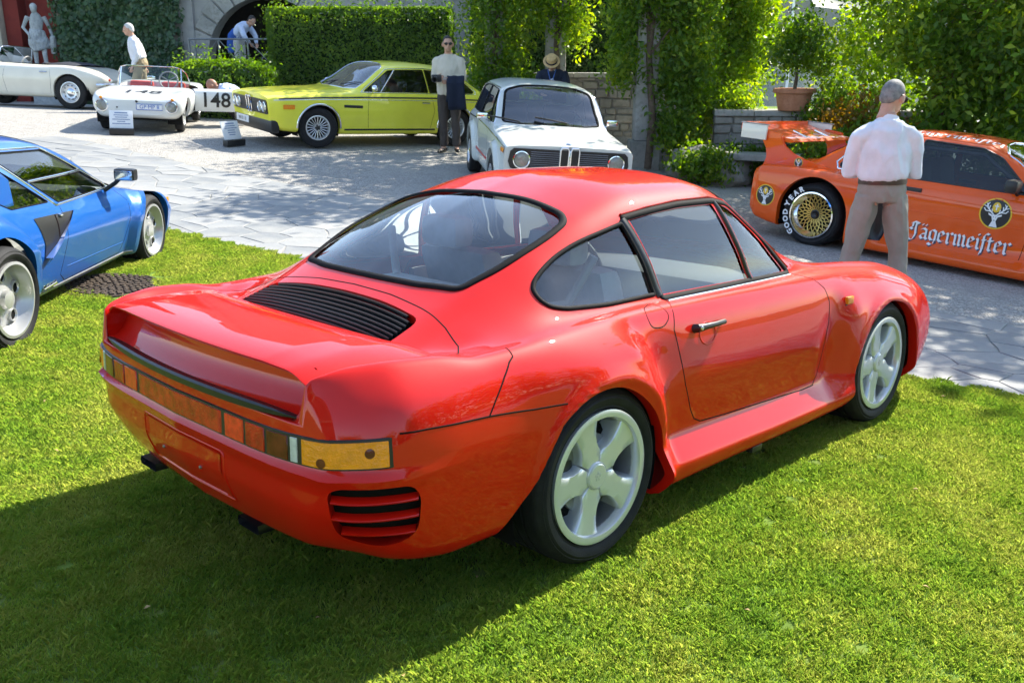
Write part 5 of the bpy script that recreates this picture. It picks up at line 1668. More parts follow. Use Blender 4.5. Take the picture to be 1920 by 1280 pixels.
def wheel(car, M, ro, rr, w, kind, rim=None):
    e = empty('wheel'); e.parent = car; e.matrix_local = M
    rim = rim or M_ALLOY
    h = w / 2
    tyre(e, ro, rr - .004, w, tread=ro > .28)
    if kind == 'spokes':       # alloy with many slim radial spokes
        lathe('rim', [(rr, -h * .85), (rr + .002, -h * .98), (rr - .010, -h), (rr - .018, -h * .90), (rr - .028, -h * .5), (rr - .03, h * .8)], rim, e)
        lathe('rim_back', [(.03, -h * .1), (rr - .03, -h * .05)], M_DARK, e, seg=24)
        for k in range(20):
            a = 2 * math.pi * k / 20
            tube('spoke', [(.045 * math.cos(a), -h * .62, .045 * math.sin(a)), ((rr - .02) * math.cos(a), -h * .72, (rr - .02) * math.sin(a))], [.006, .0085], rim, e, 6)
        lathe('hub_cap', [(.0005, -h * .9), (.03, -h * .88), (.045, -h * .72), (.055, -h * .55), (.055, -h * .2)], M_BLACK, e, seg=24)
        for k in range(5):
            a = 2 * math.pi * k / 5; bm = bmesh.new(); bm_lathe(bm, [(.0005, -h * .86), (.009, -h * .85), (.010, -h * .6)], 8, 'Y', M=Matrix.Translation((.042 * math.cos(a), 0, .042 * math.sin(a)))); obj('wheel_nut', bm, rim, e)
    elif kind == 'mesh':       # deep dish with crossed gold spokes
        lathe('rim', [(rr, -h * .85), (rr + .003, -h * .99), (rr - .012, -h), (rr - .016, -h * .9), (rr - .055, -h * .62), (rr - .062, -h * .55), (rr - .07, h * .8)], M_CHROME, e)
        lathe('rim_back', [(.03, h * .05), (rr - .06, h * .1)], M_DARK, e, seg=24)
        ri = rr - .058
        for k in range(20):
            for sg in (-1, 1):
                a = 2 * math.pi * (k + (.5 if sg > 0 else 0)) / 20; b = a + sg * R(31)
                tube('spoke', [(.055 * math.cos(a), -h * .38, .055 * math.sin(a)), (ri * .62 * math.cos(a + sg * R(13)), -h * .46, ri * .62 * math.sin(a + sg * R(13))), (ri * math.cos(b), -h * .52, ri * math.sin(b))], .0062, rim, e, 5)
        lathe('hub_cap', [(.0005, -h * .52), (.022, -h * .52), (.034, -h * .56), (.038, -h * .5), (.040, -h * .40), (.062, -h * .38), (.064, -h * .2)], M_BLACK, e, seg=24)
    elif kind == 'dial':       # dish with five round holes
        lathe('rim', [(rr, -h * .85), (rr + .003, -h * .98), (rr - .014, -h), (rr - .02, -h * .9), (rr - .032, -h * .60), (rr - .05, -h * .45), (.09, -h * .55), (.06, -h * .62), (.055, -h * .78), (.03, -h * .82), (.0005, -h * .82)], rim, e)
        for k in range(5):
            a = 2 * math.pi * k / 5 + .3; rc = rr * .62
            bm = bmesh.new(); bm_lathe(bm, [(.0005, -h * .54), (.030, -h * .54), (.034, -h * .60), (.039, -h * .60), (.042, -h * .48)], 20, 'Y', M=Matrix.Translation((rc * math.cos(a), 0, rc * math.sin(a))))
            bm.faces.ensure_lookup_table()
            ob = obj('wheel_hole', bm, [M_DARK, rim], e, angle=30)
            for p in ob.data.polygons: p.material_index = 0 if math.hypot(p.center.x - rc * math.cos(a), p.center.z - rc * math.sin(a)) < .031 else 1
    else:                      # pressed steel disc with chrome cap
        lathe('rim', [(rr, -h * .85), (rr + .003, -h * .98), (rr - .012, -h), (rr - .02, -h * .82), (rr - .05, -h * .55), (rr * .62, -h * .72), (rr * .5, -h * .62), (.05, -h * .62)], rim, e)
        lathe('hub_cap', [(.0005, -h * .98), (.03, -h * .96), (rr * .30, -h * .80), (rr * .42, -h * .62)], M_CHROME, e, seg=32)
        for k in range(10):
            a = 2 * math.pi * k / 10; bm = bmesh.new(); bm_lathe(bm, [(.0005, -h * .655), (.014, -h * .655)], 10, 'Y', M=Matrix.Translation((rr * .66 * math.cos(a), -.012, rr * .66 * math.sin(a)))); obj('wheel_slot', bm, M_DARK, e)
    return e

def set_wheels(car, xs, yc, ro, rr, w, kind, rim=None, steer=0.):
    for x, y in zip(xs, yc if isinstance(yc, (list, tuple)) else [yc] * len(xs)):
        for s in (-1, 1):
            rO, rR, ww = (ro, rr, w) if not isinstance(ro, dict) else (ro[x], rr[x], w[x])
            Mx = Matrix.Translation((x, s * y, rO - .006)) @ Matrix.Rotation(steer if x == max(xs) else 0, 4, 'Z')
            if s > 0: Mx = Mx @ Matrix.Rotation(math.pi, 4, 'Z')
            wheel(car, Mx, rO, rR, ww, kind, rim)

def seats(car, xb, y, z, mat, w=.46, back=.55, head=True):
    for s in (-1, 1):
        e = empty('seat'); e.parent = car
        bm = bmesh.new(); bm_box(bm, (xb + .08, s * y - w / 2, z), (xb + .55, s * y + w / 2, z + .12), .04); obj('cushion', bm, mat, e)
        bm = bmesh.new(); bm_box(bm, (xb, s * y - w / 2, z + .05), (xb + .13, s * y + w / 2, z + back), .05)
        for v in bm.verts: v.co.x -= (v.co.z - z) * .25
        obj('backrest', bm, mat, e)
        if head:
            bm = bmesh.new(); bm_box(bm, (xb - .20, s * y - .11, z + back + .02), (xb - .10, s * y + .11, z + back + .17), .035); obj('headrest', bm, mat, e)

def steering(car, x, y, z, r=.18, mat=None):
    bm = bmesh.new()
    f = lambda t: Vector((x - .35 * r * math.sin(t), y + r * math.cos(t), z + r * .93 * math.sin(t)))
    for k in range(24): bm_tube(bm, [f(2 * math.pi * k / 24), f(2 * math.pi * (k + 1) / 24)], .013, 6, False)
    for a in (R(30), R(150), R(270)): bm_tube(bm, [Vector((x + .03, y, z)), f(a)], .009, 6)
    obj('steering_wheel', bm, mat or M_INT_DARK, car)

def headlamp(car, x, y, z, r, ring=None, depth=.05, ax=1):
    e = empty('headlamp'); e.parent = car; e.matrix_local = Matrix.Translation((x, y, z)) @ Matrix.Scale(ax, 4, (1, 0, 0))
    lathe('bezel', [(r, -depth), (r + .012, .0), (r + .010, .010), (r, .012), (r - .006, .006)], ring or M_CHROME, e, seg=32, axis='X')
    lathe('reflector', [(r - .004, .004), (r * .7, .0), (r * .3, -.003), (.0005, -.004)], M_CLEARLENS, e, seg=28, axis='X')
    lathe('lens', [(r - .004, .004), (r * .75, .013), (r * .4, .019), (.0005, .021)], M_LENS, e, seg=28, axis='X')

# ------------------------------------------------------------------ blue wedge supercar
def build_blue():
    M = place(-3.97, 5.30, R(89.4), -.045, e=1.2)
    car = empty('wedge_supercar', M, 'metallic blue wedge shaped supercar with white dial wheels on the lawn', 'car')
    rows = {
     3.38: [(0,.22),(.45,.22),(.60,.225),(.65,.25),(.67,.29),(.665,.315),(.64,.33),(.52,.34),(.4,.345),(.2,.35),(0,.35)],
     3.25: [(0,.18),(.58,.18),(.70,.19),(.74,.24),(.765,.32),(.755,.37),(.72,.395),(.58,.40),(.45,.40),(.22,.405),(0,.41)],
     2.90: [(0,.15),(.68,.15),(.78,.16),(.82,.24),(.85,.40),(.835,.48),(.79,.525),(.62,.515),(.46,.51),(.25,.51),(0,.512)],
     2.45: [(0,.15),(.72,.15),(.81,.16),(.85,.25),(.885,.45),(.87,.555),(.81,.615),(.66,.615),(.50,.62),(.25,.625),(0,.63)],
     2.15: [(0,.15),(.73,.15),(.82,.16),(.855,.25),(.90,.465),(.88,.575),(.82,.645),(.74,.675),(.62,.69),(.3,.705),(0,.71)],
     1.85: [(0,.15),(.74,.15),(.825,.16),(.86,.25),(.905,.475),(.885,.585),(.825,.665),(.755,.745),(.66,.80),(.35,.83),(0,.84)],
     1.25: [(0,.15),(.75,.15),(.83,.16),(.865,.25),(.915,.49),(.89,.60),(.835,.69),(.715,.855),(.57,.985),(.32,1.03),(0,1.04)],
     .90:  [(0,.15),(.75,.15),(.83,.16),(.87,.25),(.92,.50),(.895,.61),(.84,.705),(.70,.875),(.545,1.015),(.3,1.06),(0,1.07)],
     .45:  [(0,.15),(.76,.15),(.84,.16),(.88,.26),(.93,.52),(.905,.63),(.85,.735),(.71,.88),(.545,1.01),(.3,1.058),(0,1.068)],
     .05:  [(0,.16),(.76,.16),(.85,.17),(.89,.28),(.94,.54),(.915,.66),(.86,.77),(.75,.85),(.60,.93),(.35,.98),(0,.99)],
     -.40: [(0,.20),(.76,.20),(.86,.21),(.90,.32),(.94,.56),(.915,.68),(.86,.78),(.77,.81),(.62,.83),(.35,.86),(0,.87)],
     -.78: [(0,.30),(.70,.30),(.80,.32),(.85,.40),(.88,.58),(.86,.67),(.82,.73),(.72,.75),(.58,.76),(.35,.77),(0,.77)],
    }
    def warp(X, W, Z):
        for cx, rr, amp, ww in ((2.45, .345, .055, .075), (0, .375, .075, .085)):
            d = np.hypot(X - cx, (Z - .30))
            W = W + amp * sstep(rr + ww + .05, rr + ww - .03, d) * (W > .4) * (Z > .14) * (Z < .78)
        Z = Z + .10 * sstep(.68, 1.05, Z) * sstep(2.3, 1.6, X)
        return X, W, Z
    bm = shell(rows, 7, {2: .5, 4: .6, 6: .7, 8: .6}, warp, dx=.028)
    sk = Skin(bm); src = bm.copy()
    main = [(1.83, .742), (1.25, .965), (.66, .985), (.60, .965), (.98, .725)]
    low = rounded([(1.86, .720), (1.84, .748), (1.60, .865), (.83, .875), (1.02, .728)], .01, 2)
    upp = rounded([(1.58, .882), (1.27, 1.045), (.64, 1.075), (.61, 1.05), (.80, .892)], .012, 2)
    rear_q = rounded([(.50, 1.02), (.55, 1.0), (.90, .745), (.40, .77), (.22, .86)], .015, 2)
    tri = rounded([(2.10, .687), (1.90, .745), (1.42, .935), (1.36, .94), (1.90, .728)], .006, 2)
    for s in (-1, 1):
        for p in (low, upp): window(bm, sk, car, p, s, M_GLASS_T, .010)
        window(bm, sk, car, rear_q, s, M_GLASS_T, .010)
        window(bm, sk, car, [(2.06, .697), (1.93, .735), (1.87, .74), (1.90, .715)], s, M_GLASS_D, .008)
        fr = [(1.90, .715), (1.84, .762), (1.26, 1.062), (.64, 1.092), (.585, 1.055), (.97, .714)]
        ribbon('window_frame', sk.side(resample(fr, .03, True), s), .016, .008, M_CHROME, car, True)
        ribbon('window_divider', sk.side(resample([(.815, .883), (1.62, .873)], .03), s), .018, .008, M_CHROME, car)
        ribbon('door_gap', sk.side(resample([(1.95, .70), (2.02, .60), (2.0, .45), (1.93, .30), (1.86, .21), (.95, .20), (.86, .26), (.92, .50), (1.0, .70)], .03), s), .007, .001, M_GAP, car)
        ribbon('sill_trim', sk.side(resample([(.38, .185), (2.05, .185)], .04), s), .02, .006, M_STEEL, car)
        ribbon('swage_line', sk.side(resample([(.95, .30), (1.90, .285)], .04), s), .006, .003, M_BLUE, car)
        # side intake: black wedge shaped scoop
        duct = [(.58, .685), (1.14, .655), (.60, .43)]
        nb = patch(src, duct, (0, 2), RIGHT if s < 0 else LEFT, .004)
        d = obj('side_intake', nb, M_BLACK, car, angle=None)
        fl = sk.side(resample([(.60, .432), (.82, .535), (1.14, .655)], .03), s)
        bm2 = bmesh.new()
        A = [bm2.verts.new(p + n_ * .006) for p, n_ in fl]; B = [bm2.verts.new(p + n_ * (.006 + .05 * (1 - i / len(fl)))+ Vector((0, 0, .012))) for i, (p, n_) in enumerate(fl)]; Cc = [bm2.verts.new(p + n_ * .004 + Vector((0, 0, -.05 * (1 - i / len(fl)) - .006))) for i, (p, n_) in enumerate(fl)]
        for i in range(len(fl) - 1): bm2.faces.new((A[i], A[i + 1], B[i + 1], B[i])); bm2.faces.new((B[i], B[i + 1], Cc[i + 1], Cc[i]))
        bmesh.ops.recalc_face_normals(bm2, faces=bm2.faces)
        obj('intake_fin', bm2, M_BLUE, d)
        ribbon('intake_rib', [(p + n_ * .004, n_) for p, n_ in sk.side(resample([(.86, .665), (.80, .53)], .03), s)], .012, .006, M_GAP, d)
        p0 = sk.side([(.92, .655)], s)[0]
        bm2 = bmesh.new(); bm_box(bm2, (-.02, -.012, -.008), (.02, .012, .008), .003); o = obj('latch', bm2, M_CHROME, d); o.location = p0[0] + p0[1] * .01
        # shoulder air box
        V, Fc = [], []
        st = [(.50, .66, .80, .78, .97), (.30, .60, .815, .79, 1.04), (.0, .56, .83, .80, 1.04), (-.30, .56, .83, .80, .98), (-.55, .58, .80, .77, .86)]
        for x, wi, wo, zb, zt in st:
            V += [(x, s * wo, zb), (x + .02, s * (wo - .03), zt - .035), (x + .02, s * (wo - .07), zt), (x + .02, s * wi, zt + .005), (x, s * wi, zb)]
        for i in range(len(st) - 1):
            for j in range(4): a = i * 5 + j; Fc.append((a, a + 1, a + 6, a + 5) if s < 0 else (a, a + 5, a + 6, a + 1))
        Fc.append((0, 1, 2, 3, 4))
        ab = pyobj('air_box', V, Fc, M_BLUE, car, angle=35)
        mouth = pyobj('air_box_mouth', [Vector(v) * 1 + Vector((.004, 0, 0)) for v in [(.50, s * .785, .795), (.515, s * .755, .925), (.518, s * .70, .955), (.518, s * .67, .958), (.50, s * .67, .795)]], [(0, 1, 2, 3, 4)], M_DARK, ab, smooth=False)
        # mirror
        mr = empty('door_mirror'); mr.parent = car
        mp = sk.side([(1.80, .735)], s)[0][0]
        mp = Vector((1.80, s * .80, .70))
        tube('mirror_arm', [mp, mp + Vector((.02, s * .08, .06)), mp + Vector((.01, s * .12, .10))], .016, M_BLACK, mr)
        bm2 = bmesh.new(); bm_box(bm2, (-.04, -.08, -.045), (.045, .08, .045), .022)
        hs_ = obj('mirror_shell', bm2, M_BLACK, mr); hs_.location = mp + Vector((.0, s * .17, .13))
        bm2 = bmesh.new(); bm_box(bm2, (-.045, -.066, -.034), (-.0415, .066, .034), .001)
        g = obj('mirror_glass', bm2, M_CHROME, mr); g.location = hs_.location
        a0 = sk.side([(3.12, .44)], s)[0]
        bm2 = bmesh.new(); bm_box(bm2, (-.04, -.008, -.02), (.04, .012, .02), .006); o = obj('side_indicator', bm2, M_AMBER, car); o.location = a0[0]
        p0 = sk.side([(.72, .225)], s)[0]
        bm2 = bmesh.new(); bm_box(bm2, (-.09, -.004, -.018), (.09, .006, .018), .002); o = obj('badge', bm2, M_CHROME, car); o.location = p0[0] + p0[1] * .003
        o.rotation_euler = (R(-15) * s * -1, 0, 0)
    ws = rounded([(2.16, 0), (2.13, .40), (1.98, .62), (1.40, .50), (1.30, .3), (1.27, 0), (1.30, -.3), (1.40, -.50), (1.98, -.62), (2.13, -.40)], .04, 3)
    screen(bm, sk, car, ws, M_GLASS, 'windscreen', lambda c: c.z > .66)
    arches(bm, [(2.45, .30, .335), (0, .315, .36)])
    obj('body', bm, M_BLUE, car, angle=28)
    src.free()
    houses(car, [(2.45, .30, .335)], .92, .57); houses(car, [(0, .315, .36)], .95)
    box('underbody', (-.6, -.55, .17), (3.1, .55, .40), M_DARK, car, .02)
    box('cabin_floor', (.5, -.7, .30), (2.0, .7, .34), M_INT_DARK, car, .01)
    box('dashboard', (1.70, -.66, .50), (2.0, .66, .70), M_INT_DARK, car, .04)
    seats(car, .75, .36, .32, M_INT_TAN, back=.50, head=False)
    steering(car, 1.58, .36, .68)
    set_wheels(car, [0, 2.45], [.865, .80], {0: .315, 2.45: .293}, {0: .225, 2.45: .215}, {0: .32, 2.45: .215}, 'dial', simple('silver_wheel', (.50, .50, .49), rough=.3, metal=.5, var=.04))
    # tail panel and lamps
    box('tail_panel', (-.80, -.70, .45), (-.775, .70, .66), M_BLACK, car, .01)
    for s in (-1, 1): box('tail_lamp', (-.815, s * .5 - .15, .50), (-.80, s * .5 + .15, .62), M_REDLENS, car, .005)
    return car
build_blue()

# ------------------------------------------------------------------ yellow green coupe
def build_yellow():
    M = place(-1.53, 17.55, R(216.7), 0, e=1.2)
    car = empty('coupe', M, 'yellow green coupe with black stripe and chrome arches before the hedge', 'car')
    rows = {
     3.44: [(0,.36),(.62,.36),(.72,.38),(.755,.46),(.765,.58),(.765,.66),(.755,.72),(.73,.755),(.60,.785),(.45,.80),(.25,.805),(0,.81)],
     3.25: [(0,.26),(.66,.26),(.77,.29),(.80,.42),(.815,.58),(.815,.69),(.80,.755),(.77,.785),(.62,.815),(.45,.83),(.25,.838),(0,.845)],
     2.62: [(0,.22),(.70,.22),(.80,.26),(.83,.42),(.845,.60),(.842,.73),(.82,.80),(.785,.835),(.65,.86),(.47,.878),(.25,.888),(0,.892)],
     2.05: [(0,.20),(.72,.20),(.81,.24),(.84,.42),(.856,.60),(.85,.75),(.825,.825),(.79,.862),(.70,.89),(.5,.91),(.25,.925),(0,.93)],
     1.80: [(0,.20),(.72,.20),(.81,.24),(.84,.42),(.857,.60),(.85,.755),(.825,.832),(.79,.872),(.745,.93),(.70,.985),(.4,1.04),(0,1.055)],
     1.30: [(0,.20),(.72,.20),(.81,.24),(.84,.42),(.858,.60),(.85,.76),(.825,.84),(.79,.882),(.70,1.10),(.612,1.265),(.36,1.325),(0,1.34)],
     .80:  [(0,.20),(.72,.20),(.81,.24),(.84,.42),(.858,.60),(.85,.762),(.825,.842),(.79,.885),(.69,1.115),(.59,1.295),(.35,1.362),(0,1.375)],
     .20:  [(0,.20),(.72,.20),(.81,.24),(.84,.42),(.858,.60),(.85,.762),(.825,.842),(.785,.885),(.69,1.10),(.59,1.265),(.35,1.335),(0,1.35)],
     -.20: [(0,.22),(.72,.22),(.81,.25),(.84,.42),(.857,.60),(.848,.76),(.82,.842),(.78,.885),(.70,1.03),(.62,1.15),(.4,1.24),(0,1.265)],
     -.55: [(0,.24),(.71,.24),(.80,.27),(.835,.44),(.85,.60),(.84,.755),(.81,.838),(.77,.875),(.70,.93),(.62,.98),(.4,1.03),(0,1.05)],
     -.75: [(0,.26),(.70,.26),(.79,.29),(.825,.45),(.84,.60),(.83,.75),(.80,.83),(.76,.862),(.68,.885),(.55,.905),(.35,.92),(0,.925)],
     -1.15:[(0,.36),(.64,.36),(.72,.40),(.76,.48),(.775,.60),(.77,.70),(.75,.77),(.71,.795),(.62,.81),(.5,.82),(.3,.825),(0,.83)],
    }
    def warp(X, W, Z):
        X = X + .13 * (Z - .55) * sstep(3.0, 3.44, X)
        return X, W, Z
    bm = shell(rows, 6, {5: .3, 7: .4, 9: .35}, warp, dx=.035)
    sk = Skin(bm)
    dw = rounded([(1.78, .902), (1.36, 1.225), (.62, 1.262), (.58, .905)], [.01, .03, .02, .01], 3)
    vw = rounded([(1.80, .90), (1.30, 1.235), (1.18, 1.245), (1.50, .902)], [.01, .02, .01, .01], 3)
    d2 = rounded([(1.47, .902), (1.16, 1.246), (.60, 1.268), (.56, .905)], [.01, .01, .02, .01], 3)
    rw = rounded([(.53, .905), (.57, 1.268), (.20, 1.25), (-.20, 1.11), (-.42, .93), (-.38, .905)], [.01, .02, .06, .08, .03, .03], 3)
    for s in (-1, 1):
        for p in (vw, d2, rw): window(bm, sk, car, p, s, M_GLASS_D, .012)
        fr = [(1.86, .885), (1.34, 1.255), (1.2, 1.268), (.60, 1.29), (.20, 1.272), (-.22, 1.125), (-.47, .93), (-.44, .888)]
        ribbon('window_trim', sk.side(resample(fr, .04, True), s), .016, .008, M_CHROME, car, True)
        ribbon('window_pillar', sk.side(resample([(1.49, .90), (1.17, 1.25)], .04), s), .022, .01, M_CHROME, car)
        ribbon('black_stripe', sk.side(resample([(3.30, .755), (2.6, .79), (1.8, .808), (.5, .815), (-1.0, .785)], .05), s), .03, .0015, M_BLACKP, car)
        ribbon('chrome_strip', sk.side(resample([(3.38, .735), (2.6, .762), (1.8, .772), (.5, .775), (-1.05, .745)], .05), s), .013, .006, M_CHROME, car)
        ribbon('sill_stripe', sk.side(resample([(2.18, .285), (.42, .285)], .05), s), .035, .002, M_BLACKP, car)
        ribbon('door_gap', sk.side(resample([(1.74, .87), (1.76, .6), (1.74, .31)], .04), s), .007, .001, M_GAP, car)
        ribbon('door_gap', sk.side(resample([(.52, .87), (.46, .6), (.52, .31)], .04), s), .007, .001, M_GAP, car)
        for cx in (2.624, 0):
            ring = [(cx + .375 * math.cos(a), .33 + .36 * math.sin(a)) for a in np.linspace(-.05, math.pi + .05, 30)]
            ribbon('arch_trim', sk.side(ring, s), .032, .016, M_CHROME, car)
        bmv = bmesh.new(); p0 = sk.side([(2.02, .665)], s)[0]
        ribbon('side_vent', sk.side(resample([(1.86, .655), (2.20, .665)], .04), s), .05, .004, M_BLACKP, car); bmv.free()
        bmi = patch(bm, rounded([(3.05, .605), (3.24, .605), (3.24, .672), (3.05, .672)], .01, 2), (0, 2), RIGHT if s < 0 else LEFT, .010); obj('side_indicator', bmi, M_AMBER, car)
        p0 = sk.side([(.66, .735)], s)[0]
        tube('door_handle', [p0[0] + p0[1] * .015 + Vector((-.09, 0, 0)), p0[0] + p0[1] * .022 + Vector((.07, 0, 0))], .013, M_CHROME, car)
        mr = empty('door_mirror'); mr.parent = car
        mp = sk.side([(1.66, .875)], s)[0][0]
        tube('mirror_arm', [mp, mp + Vector((0, s * .05, .05))], .012, M_CHROME, mr)
        bm2 = bmesh.new(); bmesh.ops.create_uvsphere(bm2, u_segments=16, v_segments=10, radius=1.); bmesh.ops.transform(bm2, matrix=Matrix.Translation(mp + Vector((0, s * .09, .085))) @ Matrix.Diagonal((.05, .075, .055, 1)), verts=bm2.verts); obj('mirror_shell', bm2, M_CHROME, mr)
    ws = rounded([(2.02, 0), (2.0, .4), (1.90, .665), (1.36, .545), (1.27, .3), (1.25, 0), (1.27, -.3), (1.36, -.545), (1.90, -.665), (2.0, -.4)], .04, 3)
    screen(bm, sk, car, ws, M_GLASS_W, 'windscreen', lambda c: c.z > .86, .022, M_CHROME)
    rs = rounded([(-.66, 0), (-.64, .4), (-.56, .56), (-.22, .50), (-.12, .3), (-.08, 0), (-.12, -.3), (-.22, -.50), (-.56, -.56), (-.64, -.4)], .04, 3)
    screen(bm, sk, car, rs, M_GLASS_D, 'rear_window', lambda c: c.z > .86, .02, M_CHROME)
    arches(bm, [(2.624, .33, .36), (0, .33, .36)])
    obj('body', bm, M_YELLOW, car, angle=30)
    houses(car, [(2.624, .33, .36), (0, .33, .36)], .85)
    box('underbody', (-1.0, -.62, .2), (3.2, .62, .42), M_DARK, car, .02)
    box('cabin_floor', (-.4, -.68, .42), (1.9, .68, .46), M_INT_DARK, car, .01)
    box('dashboard', (1.55, -.66, .70), (1.86, .66, .86), M_INT_DARK, car, .05)
    seats(car, .62, .36, .46, M_INT_DARK, back=.60)
    steering(car, 1.42, .36, .86)
    # front: black grille panel, lamps, kidneys, bumper spoiler
    fx = lambda z: 3.44 + .13 * (z - .55)
    gp = bmesh.new()
    ring = [(-.70, .52), (-.70, .70), (-.66, .725), (.66, .725), (.70, .70), (.70, .52), (.66, .505), (-.66, .505)]
    f0 = [gp.verts.new((fx(z) + .012, y, z)) for y, z in ring]; f1 = [gp.verts.new((fx(z) - .03, y, z)) for y, z in ring]
    gp.faces.new(f0)
    for i in range(8): gp.faces.new((f0[i], f1[i], f1[(i + 1) % 8], f0[(i + 1) % 8]))
    bmesh.ops.recalc_face_normals(gp, faces=gp.faces); g = obj('grille', gp, M_BLACK, car, angle=30)
    for k in range(7):
        z = .54 + k * .027
        for a, b in ((-.36, -.12), (.12, .36)): tube('grille_bar', [(fx(z) + .016, a, z), (fx(z) + .016, b, z)], .004, M_BLACK, g, 5)
    for y in (-.60, -.44, .44, .60): headlamp(car, fx(.615) + .02, y, .615, .072)
    for s in (-1, 1):
        pts = [(fx(z) + .022, s * .052 + a, z) for a, z in ((-.032, .50), (-.042, .54), (-.042, .72), (-.03, .745), (.03, .745), (.042, .72), (.042, .54), (.032, .50), (-.032, .50))]
        tube('kidney_frame', pts, .010, M_CHROME, car, 6)
    bm2 = bmesh.new(); bm_box(bm2, (3.28, -.78, .22), (3.43, .78, .43), .04); obj('front_spoiler', bm2, M_BLACK, car)
    bm2 = bmesh.new(); bm_box(bm2, (3.432, -.62, .30), (3.445, -.10, .41), .004); pl = obj('number_plate', bm2, M_WHITEP, car)
    me = text_mesh('WI R 1 8', .085); bpy.data.meshes
    for v in me.vertices: v.co = Vector((3.4485, -.36 + v.co.x, .352 + v.co.y))
    link('plate_text', me, pl, M_BLACKP)
    bm2 = bmesh.new(); bm_lathe(bm2, [(.0005, .006), (.03, .006), (.036, 0)], 20, 'Z', M=Matrix.Translation((3.36, 0, .822))); obj('bonnet_badge', bm2, M_BLUEP, car)
    for y in (-.3, .25):
        h = sk.top([(1.97, y)])[0][0]; tube('wiper', [h + Vector((0, 0, .02)), h + Vector((-.14, .22, .075)), h + Vector((-.20, .42, .085))], .008, M_BLACK, car, 5)
    set_wheels(car, [0, 2.624], .735, .322, .195, .205, 'spokes', steer=R(-16))
    return car
build_yellow()

